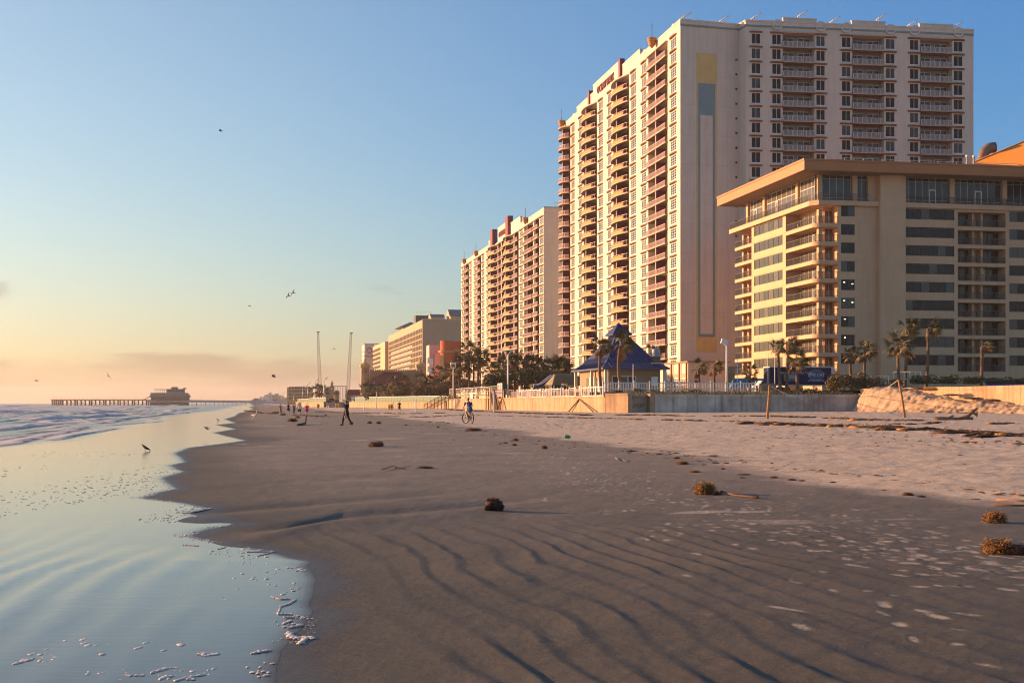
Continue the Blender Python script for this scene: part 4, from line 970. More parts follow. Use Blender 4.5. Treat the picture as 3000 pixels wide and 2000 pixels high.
def wire_fence():
    a, b = at_c(1317,45.0), at_c(1458,45.0); d = b-a; L = d.length; rz = math.atan2(d.y,d.x)
    root = thing('wire_fence', 'tall pipe and wire fence on the sea wall hung with small square lamps', 'fence', (a.x,a.y,2.45), rz)
    n = 10; pm = MB().tube([(0,0,0),(0,0,2.25)],.05,6).mesh('post', M_white)
    for i in range(n+1): obj('post', pm, root, (L*i/n,0,0))
    MB().tube([(0,0,2.25),(L,0,2.25)],.05,5).build('rail', M_white, root); MB().tube([(0,0,1.15),(L*.62,0,1.1)],.045,5).build('rail', M_white, root)
    w = MB()
    for i in range(int(L/.5)):
        for s in (1,-1): x = i*.5; w.tube([(x if s>0 else x+.5,0,0.1),(x+.5 if s>0 else x,0,2.2)], .008, 3)
    tag(w.build('wire_mesh', M_steel, root), kind='stuff')
    lm = MB().box(-.17,.17,-.1,.1,-.17,.17).box(-.04,.04,-.03,.03,.17,.4).mesh('box_lamp', mat('lamp_white',(.75,.68,.55),.5))
    for f in (.18,.3,.38,.45,.55,.63,.77,.88): obj('box_lamp', lm, root, (L*f,-.12,1.75))
    # low white guard rails with sagging warning tape in front
    a2, b2 = at_c(1322,44.7), at_c(1424,44.7); d = b2-a2; L2 = d.length
    root = thing('guard_rail', 'white guard rail with sagging yellow tape on the sea wall behind the cyclist', 'railing', (a2.x,a2.y,2.5), rz)
    pm = MB().box(-.08,.08,-.08,.08,0,1.2).mesh('post', M_white)
    xs = [L2*f for f in (0,.12,.25,.45,.58,.66,.78,1)]
    for x in xs: obj('post', pm, root, (x,0,0))
    for a_, b_ in ((0,1),(4,6)): MB().box(xs[a_]+.09,xs[b_]-.09,-.05,.05,1.05,1.17).build('rail', M_white, root)
    MB().box(xs[4]+.09,xs[5]-.09,-.03,.03,.02,1.04).build('board_panel', M_white, root)
    tp = MB()
    for i in range(len(xs)-1):
        for z in (.95,.55):
            p = [(xs[i]+(xs[i+1]-xs[i])*t/5, -.1, z-.10*math.sin(math.pi*t/5)) for t in range(6)]
            tp.loft([[(x,y,zz) for x,y,zz in p],[(x,y+.004,zz+.06) for x,y,zz in p]],0,False,False,False)
    tp.build('warning_tape', mat('yellow_tape',(.70,.55,.05),.6), root)
    MB().tube([(xs[2],-.1,.9),(xs[3]-.5,-.1,.05)],.06,5).build('fallen_rail', M_white, root)
    # white two-storey gate frame
    g = thing('slatted_gate', 'white slatted gate box standing beside the wooden stair', 'gate', (*at_c(1459,45.2),2.45), rz)
    f = MB()
    for x in (0,2.2,4.4): f.box(x-.1,x+.1,-.1,.1,0,2.75)
    f.build('frame', M_white, g); 
    for z in (0.0,1.35,2.6): MB().box(.1,4.3,-.06,.06,z+.02,z+.14).build('rail', M_white, g)
    sl_ = MB().box(-.09,.09,0.0,.03,.15,1.3).mesh('slat', M_pink)
    for z in (0,1.32):
        for i in range(16): obj('slat', sl_, g, (.25+.26*i,0,z))
wire_fence()
def stair(label, base, top, w, rz, nst=9, collapsed=False):
    "wooden stair: two stringers, treads, posts and hand rails"
    root = thing('wooden_stair', label, 'stair', base, rz)
    Lx, H = top
    Mw = mat('weathered_wood', (0.075,0.048,0.030), 0.9, 0.3, 3)
    for y in (-w/2,w/2):
        MB().add([(0,y-.04,0),(0.55,y-.04,0),(Lx+.55,y-.04,H),(Lx,y-.04,H),(0,y+.04,.0),(0.55,y+.04,0),(Lx+.55,y+.04,H),(Lx,y+.04,H)],[(0,1,2,3),(7,6,5,4),(0,4,5,1),(1,5,6,2),(2,6,7,3),(3,7,4,0)]).build('stringer', Mw, root)
        MB().tube([(0,y,.95),(Lx,y,H+.95)],.09,5).tube([(0,y,.55),(Lx,y,H+.55)],.06,5).build('hand_rail', Mw, root)
        for i in range(7): x = Lx*i/6; MB().box(x-.08,x+.08,y-.15,y-.045,-.4,H*i/6+1.0).build('post', Mw, root)
    tm = MB().box(-.14,.14,-w/2+.05,w/2-.05,-.03,.03).mesh('tread', Mw)
    for i in range(nst): obj('tread', tm, root, (Lx*(i+.5)/nst+.12,0,H*(i+.5)/nst))
    return root
RZU = math.atan2(u2.y,u2.x)
p = G(1240,1197); p2 = at_c(1292,41.5)
stair('wooden stair up to the long green fence right of the woman in black', (p.x+1.0,p.y,ground(p.x+1,p.y)), (11.0,2.4), 1.6, math.atan2((-.19-.0),1.0)+math.pi*0+0.0-.9, 10)
p = G(1060,1193); stair('smaller wooden stair farther along the green fence', (p.x+.5,p.y-6,ground(p.x,p.y-6)), (7.5,2.2), 1.6, -.6, 9)
p = G(880,1190.5); stair('far wooden stair near the group of walkers', (p.x,p.y-8,ground(p.x,p.y)), (6.5,2.2), 1.5, -.4, 8)
def pier_stair():
    rz = math.atan2((W_B1-W_B0).y,(W_B1-W_B0).x); o = at_c(1424,43.2); gz = ground(o.x,o.y)
    root = thing('wooden_stair', 'storm-wrecked wooden stair and landing with splayed planks below the white gate', 'stair', (o.x,o.y,gz), rz)
    Mw = mat('weathered_wood', (0.2,0.135,0.085)); Mw2 = mat('tan_plank', (0.24,0.15,0.075), 0.85, 0.2, 2)  # lighter, warmer wood for posts, landing, rails and most planks
    for x,y,h in ((0,0,4.0),(2.6,0,4.1),(5.2,0,4.2),(7.5,0,2.6),(0,1,2.6),(5.2,1,2.7)): MB().box(x-.1,x+.1,y-.1,y+.1,-.4,h).build('post', Mw2, root)
    MB().box(-.1,5.3,-.1,1.1,2.05,2.4).build('landing', Mw2, root)
    for z in (3.4,3.9): MB().box(0.1,5.1,-.05,.05,z,z+.14).build('rail', Mw2, root)
    for k,(x0,z0,x1,z1) in enumerate([(5.4,3.2,10.5,.1),(6.2,2.6,11.2,0),(10.6,3.6,15.4,.2),(11.6,3.0,16.0,.1)]):
        MB().tube([(x0,-.1-.15*k,z0),(x1,-.3-.15*k,z1)],(.17,.14),4,smooth=False).build('stringer', Mw, root)
    rr = random.Random(3)
    for k in range(9):
        x = 7.2+k*.75; MB().tube([(x,.2,0),(x+rr.uniform(-.9,.9),.5,rr.uniform(1.2,2.1))],(.11,.09),4,smooth=False).build('plank', Mw2 if k%3 else Mw, root)
    MB().box(6.2,11.5,.3,1.0,2.1,2.3).build('deck_board', Mw, root)
pier_stair()
# ------------------------------------------------------------------ pavilion with blue hipped roof
def pavilion():
    o = Vector((P(1766,0,193).x,193)); root = thing('beach_pavilion', 'tan pool pavilion under a steep dark blue metal pyramid roof', 'building', (o.x,o.y,2.45), RZ_CAM)
    a, b = 9.9, 19.5; ze = 4.15; ap = (a/2, b/2)            # eave rectangle, local x along the camera side
    Mb = mat('blue_metal_roof', (0.012,0.020,0.085), 0.5, 0.2, 0.9); Mb2 = mat('blue_roof_edge', (0.03,0.05,0.13), 0.5)
    prof = [(1.0,ze),(0.80,ze+.75),(0.66,ze+1.6),(0.155,ze+5.15)]
    def ring(f,z): return [(ap[0]+(x-ap[0])*f, ap[1]+(y-ap[1])*(f if f > .9 else f), z) for x,y in ((0,0),(a,0),(a,b),(0,b))]
    m = MB(); m.loft([ring(f,z) for f,z in prof], 0, False, False)
    m.loft([ring(1.0,ze-.22), ring(1.0,ze)], 1, False, False); m.add(ring(1.0,ze-.22), [(3,2,1,0)], 1)
    m.build('roof', [Mb,Mb2], root)
    sq = lambda h,z: [(ap[0]-h,ap[1]-h*1.6,z),(ap[0]+h,ap[1]-h*1.6,z),(ap[0]+h,ap[1]+h*1.6,z),(ap[0]-h,ap[1]+h*1.6,z)]
    m = MB(); m.loft([sq(.7,ze+4.9),sq(1.5,ze+5.0),sq(1.5,ze+5.12),sq(.03,ze+6.95)],0,False,True); m.build('roof_cap', Mb, root)
    s = MB()                                               # standing seams
    for side in range(4):
        for k in range(1, 22 if side%2 == 0 else 40):
            t = k/(22 if side%2==0 else 40)
            pts = []
            for f,z in prof:
                r = ring(f,z); p, q = Vector(r[side]), Vector(r[(side+1)%4]); L = (q-p).length
                c = ((Vector(ring(1,0)[(side+1)%4])-Vector(ring(1,0)[side]))*t).length - (Vector(ring(1,0)[side])-Vector(ring(1,0)[(side+1)%4])).length/2
                if abs(c) > L/2: break
                pts.append((p+q)/2 + (q-p).normalized()*c + Vector((0,0,.02)))
            if len(pts) > 1: s.tube(pts, .035, 3, smooth=False)
    tag(s.build('roof_seams', Mb2, root), kind='stuff')
    m = MB(); x0,x1,y0,y1 = 1.1,a-1.1,1.2,b-1.4
    m.box(x0,x1,y0,y1,0,ze-.22); m.build('wall', mat('pavilion_wall',(.31,.205,.12),.85,.08,.6,stain=.2), root)
    for x,y in ((.6,.6),(a-.6,.6),(.6,b-.6),(.6,b*.45)): MB().box(x-.2,x+.2,y-.2,y+.2,0,ze-.22).build('post', M_cream, root)
    # camera-side window of three panes, sea-side doors
    fr = MB()
    for x in (1.7,2.85,4.0,5.15): fr.box(x-.06,x+.06,y0-.08,y0+.02,1.2,2.9)
    fr.box(1.7,5.15,y0-.075,y0+.02,1.1,1.2); fr.box(1.7,5.15,y0-.075,y0+.02,2.9,3.0)
    w = fr.build('window', M_white, root); pm = MB().box(.07,1.08,y0-.04,y0-.01,1.2,2.9)
    for k in range(3): obj('pane', cached(('pavpane',k==1), lambda: MB().box(.07,1.08,y0-.05,y0-.015,1.21,2.89).mesh('pane', M_gl[0] if k != 1 else M_gl[1])), w, (1.7+1.15*k,0,0))
    for yy in (3.2,7.2,12.5): MB().box(x0-.07,x0-.004,yy,yy+1.5,0.1,2.9).build('door', M_gl[1], root)
    MB().box(x0-.09,x0-.006,4.9,6.9,.1,3.0).box(x0-.09,x0-.006,8.9,12.2,.1,3.0).build('wall_board', M_cream, root)
    MB().box(7.4,8.3,y0-.35,y0-.004,1.6,2.9).build('meter_box', M_white, root)
    d = MB(); d.lathe([(.62,0),(.62,.9),(.8,.95),(.8,1.1),(.62,1.15),(.62,1.9),(.5,2.1),(.1,2.15)],(a*.86,b*.12,ze+.7),12); d.box(a*.86-1.0,a*.86+1.0,b*.12-.7,b*.12+.7,ze+.3,ze+.8); d.build('roof_duct', M_steel, root)
pavilion()
def pool_side():
    # olive canopy shed, slide, lobby wing
    o = Vector((P(1622,0,222).x,222)); root = thing('canopy_shed', 'low pool bar under a faded olive canopy left of the blue roof', 'shed', (o.x,o.y,2.42), RZ_CAM)
    L = 4.4
    m = MB(); m.add([(0.4,0,3.6),(L,0,3.6),(L,0,2.0),(0,0,2.0)],[(3,2,1,0)]); m.add([(0.9,3,4.0),(L,3,4.0),(L,-.25,2.1),(-.3,-.25,2.1)],[(3,2,1,0)]); m.add([(0.9,3,4.0),(-.3,-.25,2.1),(-.3,6,2.1)],[(0,1,2)]); m.build('canopy', mat('olive_canvas',(0.20,0.175,0.095),.9,.1,.6), root)
    for x in (0.1,2.2,4.2): MB().box(x-.06,x+.06,.02,.14,0,2.0).build('post', M_white, root)
    MB().box(0,L,1.5,4,0,2.0).build('counter', M_dark, root)
    o = Vector((P(1556,0,232).x,232)); root = thing('water_slide', 'curved blue water slide end with a white rim beyond the picket fence', 'slide', (o.x,o.y,2.42), RZ_CAM)
    pts = [(0.2,0,1.55),(1.0,.3,1.5),(1.9,.7,1.75),(2.8,1.0,2.4),(3.6,1.2,3.0),(4.0,1.3,3.3)]
    rings = []
    for i,p in enumerate(pts): rings.append([(p[0]+.15*k*0, p[1]+1.2*math.cos(math.pi*(1+k/8)), p[2]+.75+.75*math.sin(math.pi*(1+k/8))) for k in range(9)])
    m = MB(); m.loft(rings,0,True,False,False); m.loft([[(x,y,z-.05) for x,y,z in r] for r in rings[::-1]],0,True,False,False); m.build('chute', mat('slide_blue',(0.03,0.07,0.17),.35), root)
    m = MB(); m.tube([(p[0],p[1]-1.2,p[2]+.75) for p in pts],.09,5); m.tube([(p[0],p[1]+1.2,p[2]+.75) for p in pts],.09,5); m.tube(rings[0],.08,5); m.build('rim', M_white, root)
    for x,y,z in ((.8,.3,1.5),(2.8,1,2.3),(3.8,1.2,3.0)): MB().tube([(x,y,0),(x,y,z)],.1,6).build('support', M_steel, root)
    MB().add([(3.0,-.3,.6),(4.1,-.3,.5),(3.9,-.3,1.9),(3.4,-.3,2.2)],[(3,2,1,0)]).add([(3.0,-.26,.6),(4.1,-.26,.5),(3.9,-.26,1.9),(3.4,-.26,2.2)],[(0,1,2,3)]).build('side_panel', mat('orange_board',(.65,.33,.08),.7), root)
    # white shuttered lobby wing at the foot of the tallest tower
    o = Vector((P(2017,0,264).x,264)); root = thing('lobby_wing', 'low sunlit cream wing with white shutter doors at the foot of the tallest tower', 'building', (o.x,o.y,2.42), RZ_SEA)
    Ls = 20.0; z1 = zof(1057,264)-2.42
    m = MB(); m.box(-Ls,0,0,8,0,z1-.3); m.build('wall', M_cream, root)
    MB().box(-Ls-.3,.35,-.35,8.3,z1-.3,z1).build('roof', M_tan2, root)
    for i,(x0,x1) in enumerate(((-4.3,-.7),(-9.5,-5.2),(-14,-10.4))):
        f = MB().box(x0,x1,-.06,-.004,0.1,3.9).build('shutter_door', M_gl[1], root)
        g = MB()
        for z in (0.1,1.0,1.9,2.7,3.5,3.85): g.box(x0-.08,x1+.08,-.12,-.062,z,z+.1)
        for x in (x0-.08,(x0+x1)/2-.05,x1-.02): g.box(x,x+.1,-.125,-.065,.1,3.95)
        obj('door_frame', g.mesh('door_frame', M_white), f)
        MB().box(x0,x1,-.07,-.004,4.2,5.0).build('louvre', M_tan, root)
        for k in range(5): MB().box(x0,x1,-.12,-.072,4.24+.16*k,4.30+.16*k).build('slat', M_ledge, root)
    for x in (-.25,-4.8,-10): MB().box(x-.12,x+.12,-.5,-.15,0,z1-.3).build('post', M_fasc, root)
pool_side()
# ------------------------------------------------------------------ far buildings
def slab_hotel():
    c = 88.0; D, S = sea_px(c); p0, p1 = 1138, 1237.5; co = Vector((c-TA*D(p1), D(p1))); L = S(p0,p1); fh = 2.93
    root = thing('slab_hotel', 'long tan hotel with rows of small dark windows and teal roofed penthouses', 'building', (co.x,co.y,GZ))
    fs = Fr(root,(c-TA*D(p0),D(p0),0),RZ_SEA); fc = Fr(root,(co.x,co.y,0),RZ_CAM)
    ztop = zof(936,D(p1)); z0 = zof(960,D(p1)); zf = [z0-2.2-fh*k for k in range(9)]
    n = 24; m = MB(); x0, x1 = 3.0, L-2.0
    w = (x1-x0)/n; xs = [0,x0]; 
    for i in range(n): xs += [x0+w*(i+.18), x0+w*(i+.92)]
    xs += [L]; zs = sorted({0.5,ztop}|{z for z in zf}|{z+2.1 for z in zf})
    wallgrid(m, xs, zs, lambda i,j: 0.0)
    M_bh = mat('beige_hotel', (.43,.31,.20), .85, .06, .3, stain=.2); fs.put('sea_wall_face', m.mesh('sea_wall_face', M_bh))
    M_dkw = mat('recess_shade',(.035,.032,.028),.7,.3,.4,spec=.12); wm = MB().box(-w*.04,w*.80,-.04,-.004,-.1,2.2).mesh('window', M_dkw); bm = MB().box(-.1,w*.74+.1,-.12,-.01,0,1.0).mesh('balcony_panel', mat('pale_green_rail',(.30,.36,.31),.6,.15,.3))  # flat panels on the wall; the dark colour stands for shaded window recesses
    for k,z in enumerate(zf):
        fs.put('floor_slab', MB().box(0.3,L,-.25,-.005,z-.28,z-.11).mesh('floor_slab', M_bh))
        for i in range(n):
            o = fs.put('window', wm, x0+w*(i+.18), 0, z)
            if k >= 2 and not (i > n-6-k//2 or i < 2): obj('balcony_panel', bm, o)
    m = MB(); W_ = 25.5
    m.box(0.01,W_,0.0,L+.0,-2,ztop-.02); fc.put('end_wall', m.mesh('end_wall', M_bh))
    fc.put('parapet', MB().box(-.15,W_+.1,-.15,.3,ztop-.02,ztop+.5).mesh('parapet', M_tan))
    Mt = mat('teal_roof',(0.035,0.125,0.145),.5,.12,.6)
    def pent(x0,x1,y0,y1,z1,zr,ov=.5):
        m = MB(); m.box(x0,x1,y0,y1,ztop,z1); fc.put('penthouse', m.mesh('penthouse', M_tan))
        ym = (y0+y1)/2; xm = (x0+x1)/2
        m = MB(); a,b,c_,d = (x0-ov,y0-ov,z1),(x1+ov,y0-ov,z1),(x1+ov,y1+ov,z1),(x0-ov,y1+ov,z1); e,f = (x0-ov,ym,zr),(x1+ov,ym,zr)
        m.add([a,b,c_,d,e,f],[(0,1,5,4),(2,3,4,5),(3,2,1,0)]); m.add([a,d,e],[(0,2,1)],1); m.add([b,c_,f],[(0,1,2)],1); fc.put('roof', m.mesh('roof',[Mt,M_tan]))
    k = (D(p1))/F
    pent(14.8,25.2,1.0,14,zof(927,716),zof(906,716)); pent(5.5,12.5,7,16,zof(935,722)+.5,zof(921,722),.3)
    m = MB(); m.box(1,8,38,48,ztop,ztop+4.6); fc.put('roof_plant', m.mesh('roof_plant', M_dark)); fc.put('roof_railing', rail_path([(0.5,36),(9,36),(9,50)],1.6,'roof_railing',M_white,3,.12),0,0,ztop+5)
    m = MB(); m.box(0.5,12,95,118,ztop,ztop+1.2); fc.put('penthouse', m.mesh('penthouse', M_tan))
    m = MB(); a = [(-2.5,93,ztop+1.2),(13,93,ztop+1.2),(13,120,ztop+1.2),(-2.5,120,ztop+1.2)]; m.add(a+[(5.5,102,ztop+4.8),(5.5,111,ztop+4.8)],[(0,1,4),(1,2,5,4),(2,3,5),(3,0,4,5),(3,2,1,0)]); fc.put('roof', m.mesh('roof', Mt))
slab_hotel()
def emblem_hotel():
    D0 = 985; a = P(1068,0,D0); w = (1096-1068)/F*D0; zt = zof(1009,D0)
    root = thing('emblem_hotel', 'pale hotel with a round red emblem and dark window strips, behind the castle', 'building', (a.x,a.y,GZ), RZ_CAM)
    h = zt-GZ
    M_pale = mat('pale_facade',(0.50,0.46,0.41),.85,.05,.3)
    MB().box(0,w,0,25,-2,h).build('wall', M_pale, root); MB().box(-.2,w+6,-.2,.4,h,h+.8).build('parapet', M_pale, root)
    MB().box(w,w+10.5,1.2,25,-2,h-1).build('wall', M_concr, root); MB().box(w+10.5,w+30,4,40,-2,h+2.5).build('wall', M_pale, root)
    pm = MB().box(0,3.4,1.05,1.19,0,2.4).mesh('window', MATS['recess_shade']); pf = MB().box(-.1,3.5,.9,1.19,-.55,-.02).mesh('balcony_panel', M_teal)
    for k in range(12):
        for x in (w+.3,w+6.2): o = obj('window', pm, root, (x,0,h-5.0-3.0*k)); obj('balcony_panel', pf, o)
    bl = MB().box(-1.8,-.004,.6,3.0,0,.25).box(-1.8,-1.7,.6,3.0,.25,1.2).mesh('balcony', M_teal)
    for k in range(12): obj('balcony', bl, root, (0,0,h-5.6-3*k))
    Mr = mat('sign_red',(0.30,0.045,0.035),.6,.1,.3)
    m = MB().lathe([(.05,-.14),(2.1,-.14),(2.2,0),(1.4,0),(1.4,-.05),(.05,-.05)],n=20); m.xform(Matrix.Translation((w*.5,0,h-4.2))@Matrix.Rotation(math.pi/2,4,'X')); m.build('emblem', Mr, root)
    t = textmesh('Hilton', 2.5, .1); t.materials.append(Mr); obj('lettering', t, root, (w*.42,-.12,h-8.4)); MB().box(w*.80,w*.98,-.1,-.004,h-9.4,h-7.3).build('sign_panel', M_gl[2], root)
    # wing facing the sea
    b = P(1119,0,905); root2 = thing('sea_wing_hotel', 'sunlit hotel wing with fine window grid between the emblem hotel and the long hotel', 'building', (b.x,b.y,GZ), RZ_SEA)
    h2 = zof(1004,905)-GZ; Lw = 70
    MB().box(-2,Lw*.3,0,14,-2,h2).build('wall', M_tan, root2)
    MB().box(-Lw,-2.02,0,14,-2,h2).build('wall', M_tan, root2)
    wm = MB().box(0,4.6,-.12,-.004,0,1.9).mesh('window', MATS['recess_shade'])
    for k in range(9):
        for i in range(9): obj('window', wm, root2, (-Lw+1.5+i*6.6,0,h2-4.4-2.95*k))
emblem_hotel()
def orange_building():
    D0 = 640; o = P(1290,0,D0); root = thing('drum_building', 'bright orange-red drum building with a tall lit window strip beside the second tower', 'building', (o.x,o.y,GZ))
    Mo = mat('orange_red_stucco',(0.52,0.075,0.014),.8,.08,.4); h = zof(998,D0)-GZ
    k = D0/F
    r = 3.0; m = MB(); m.lathe([(r,-2),(r,h-6.5),(r+.1,h-6.4),(r+.1,h)],(r*.95,2.5,0),20,0,False); m.add([(r*.95+ (r+.1)*math.cos(i*math.pi/10),2.5+(r+.1)*math.sin(i*math.pi/10),h) for i in range(20)],[tuple(range(20))]); m.box(r*.95,12.5,1.0,16,-2,h-.3); m.build('wall', Mo, root)
    MB().lathe([(r+.15,h-5.6),(r+1.0,h-5.4),(r+1.0,h-4.6),(r+.15,h-4.5)],(r*.95,2.5,0),20,0,False).box(6,11,.3,1.0,h-4.8,h-3.9).build('canopy', M_yel, root)
    MB().box(-1.2*.9+1.0,1.6,-.55,.2,-1,h-6.7).build('window_strip', mat('amber_glass',(.75,.42,.10),.2,.1,.3), root)
    g = MB(); g.box(7.2,11,.86,.99,-1,h-9); g.build('window', M_gl[2], root); f = MB()
    for x in (7.2,9.0,11): f.box(x-.06,x+.06,.78,.86,-1,h-9)
    for z in range(7): f.box(7.2,11,.79,.855,z*2.5-.1,z*2.5)
    f.build('mullion', M_steel, root)
    # white hall with the arched gable, two waving sign boards on a pole
    D1 = 655; o = P(1258,0,D1); root = thing('arched_hall', 'white hall with a curved gable beside the orange drum building', 'building', (o.x,o.y,GZ), RZ_CAM)
    h = zof(1010,D1)-GZ; w = 7.0
    MB().box(0,w,.6,12,-2,h).build('wall', M_grey, root)
    pts = [(0.2,0)]; n = 12
    pts = [(.3+(w)*i/n, (h-9)+5.5*math.sin(math.pi*(i/n)*.62+.2)) for i in range(n+1)]
    m = MB(); m.add([(x,0,z) for x,z in pts]+[(x,0,-2) for x,z in pts],[(i,i+1,n+2+i,n+1+i)[::-1] for i in range(n)]); m.add([(x,0,z) for x,z in pts]+[(x,.58,z) for x,z in pts],[(i,i+1,n+2+i,n+1+i) for i in range(n)]); m.build('gable', M_cream, root)
    t = textmesh('DAYTONA', 1.0, .05); t.materials.append(M_dark); 
    o = P(1263,0,600); s = thing('sign_pylon', 'dark pole carrying two wavy white sign boards in front of the arched hall', 'sign', (o.x,o.y,GZ))
    MB().tube([(1.2,0,0),(1.2,0,zof(1040,600)-GZ)],.22,6).build('pole', M_dark, s)
    for py in (1057,1082):
        z = zof(py,600)-GZ; m = MB(); n = 8; r0 = [(-1.6+2.6*i/n,-.2,z-1.4+.35*math.sin(i/n*6.28)) for i in range(n+1)]; r1 = [(x,y,zz+2.6) for x,y,zz in r0]
        m.loft([r0,r1],0,False,False,False); m.loft([[(x,.1,zz) for x,y,zz in r1],[(x,.1,zz) for x,y,zz in r0]],0,False,False,False); m.loft([r1,[(x,.1,zz) for x,y,zz in r1]],0,False,False,False); m.build('sign_board', M_white, s)
orange_building()
def castle():
    D0 = 455; k = D0/F; o = P(1050,0,D0); root = thing('bandshell', 'coquina stone bandshell like a castle with two capped towers and a dark red roof', 'building', (o.x,o.y,GZ))
    Ms = mat('coquina_stone',(0.36,0.27,0.165),.95,.18,2.2,.5,8,stain=.2); Mc = mat('pale_tower_cap',(0.50,0.38,0.20),.9,.1,1); Mr = mat('dark_red_tile',(0.17,0.030,0.020),.8,.2,3)
    X = lambda px: (px-1050)*k
    Z = lambda py: zof(py,D0)-GZ
    yb = 9.0
    # crenellated back wall
    m = MB(); m.box(X(1075),X(1214),yb,yb+1.2,-2,Z(1084)); m.build('wall', Ms, root)
    mer = MB().box(0,.42,yb,yb+1.2,0,.45).mesh('merlon', Ms)
    for i in range(20): obj('merlon', mer, root, (X(1076)+i*.79,0,Z(1084)+.002))
    for px0,px1 in ((1046,1075),(1212,1241)):
        cx = (X(px0)+X(px1))/2; r = (X(px1)-X(px0))/2
        t = MB(); t.lathe([(r*1.25 if px0<1100 else r*.95,-2),(r*.98,Z(1130)),(r*.9,Z(1076))],(cx,yb,0),8,0,False); t.build('tower', Ms, root)
        c = MB(); c.lathe([(r*.92,Z(1076)),(r*1.12,Z(1072)),(r*1.12,Z(1068)),(r*1.2,Z(1067)),(r*1.2,Z(1065.5)),(r*.2,Z(1056.5)),(r*.2,Z(1051)),(r*.3,Z(1050.5)),(.02,Z(1045))],(cx,yb,0),8,0,False); c.build('tower_cap', Mc, root)
        for q in range(5):
            th = math.pi*(1.15+.175*q); MB().box(-.09,.09,-.05,.05,Z(1075.5),Z(1070)).xform(Matrix.Translation((cx+r*1.0*math.cos(th),yb+r*1.0*math.sin(th),0))@Matrix.Rotation(th+math.pi/2,4,'Z')).build('corbel', M_dark, root)
        for q in (1.3,1.6): th = math.pi*q; MB().box(-.14,.14,-.06,.06,Z(1092),Z(1082)).xform(Matrix.Translation((cx+r*.9*math.cos(th),yb+r*.9*math.sin(th),0))@Matrix.Rotation(th+math.pi/2,4,'Z')).build('slit_window', M_dark, root)
    m = MB(); a = [(X(1063),0,Z(1126)),(X(1220),0,Z(1134)),(X(1172),yb-.1,Z(1090)),(X(1116),yb-.1,Z(1090))]
    m.add(a+[(X(1172),yb-.1,Z(1096)),(X(1116),yb-.1,Z(1096))],[(0,1,2,3)]); m.add([a[0],a[3],(X(1063),yb,Z(1126))],[(0,1,2)]); m.box(X(1116),X(1172),yb-.4,yb-.05,Z(1090)-.2,Z(1087.5)); m.build('roof', Mr, root)
    MB().box(X(1064),X(1215),.6,yb,-2,Z(1128)).build('stage', Ms, root)
    for px in (1058,1116): MB().box(X(px),X(px)+1.6,-.4,.5,-2,Z(1126)).box(X(px)+.1,X(px)+.5,-.3,.4,Z(1126),Z(1122)).build('turret', Ms, root)
    # flanking red roofed lodge
    o = P(1012,0,D0+6); s = thing('gate_lodge', 'small lodge with a dark red roof and a pale pointed gable left of the castle', 'building', (o.x,o.y,GZ))
    w = 44*k; h = Z(1155)
    MB().box(.5,w,0,6,-2,h).build('wall', Ms, s); m = MB(); m.add([(.6,-.3,h),(w,-.3,h),(w,3,Z(1140)),(.6,3,Z(1140)),(w,6.3,h),(.6,6.3,h)],[(0,1,2,3),(3,2,4,5)]); m.build('roof', Mr, s)
    m = MB(); m.prism([(0,-.6),(.55,-.6),(.55,3),(0,3)],-2,h); m.add([(0,-.6,h),(0,3,h),(.55,3,h),(.55,-.6,h),(.1,1.5,Z(1138)),(.45,1.5,Z(1138))],[(0,4,1),(3,2,5),(0,3,5,4),(1,4,5,2)]); m.build('gable', Mc, s)
castle()
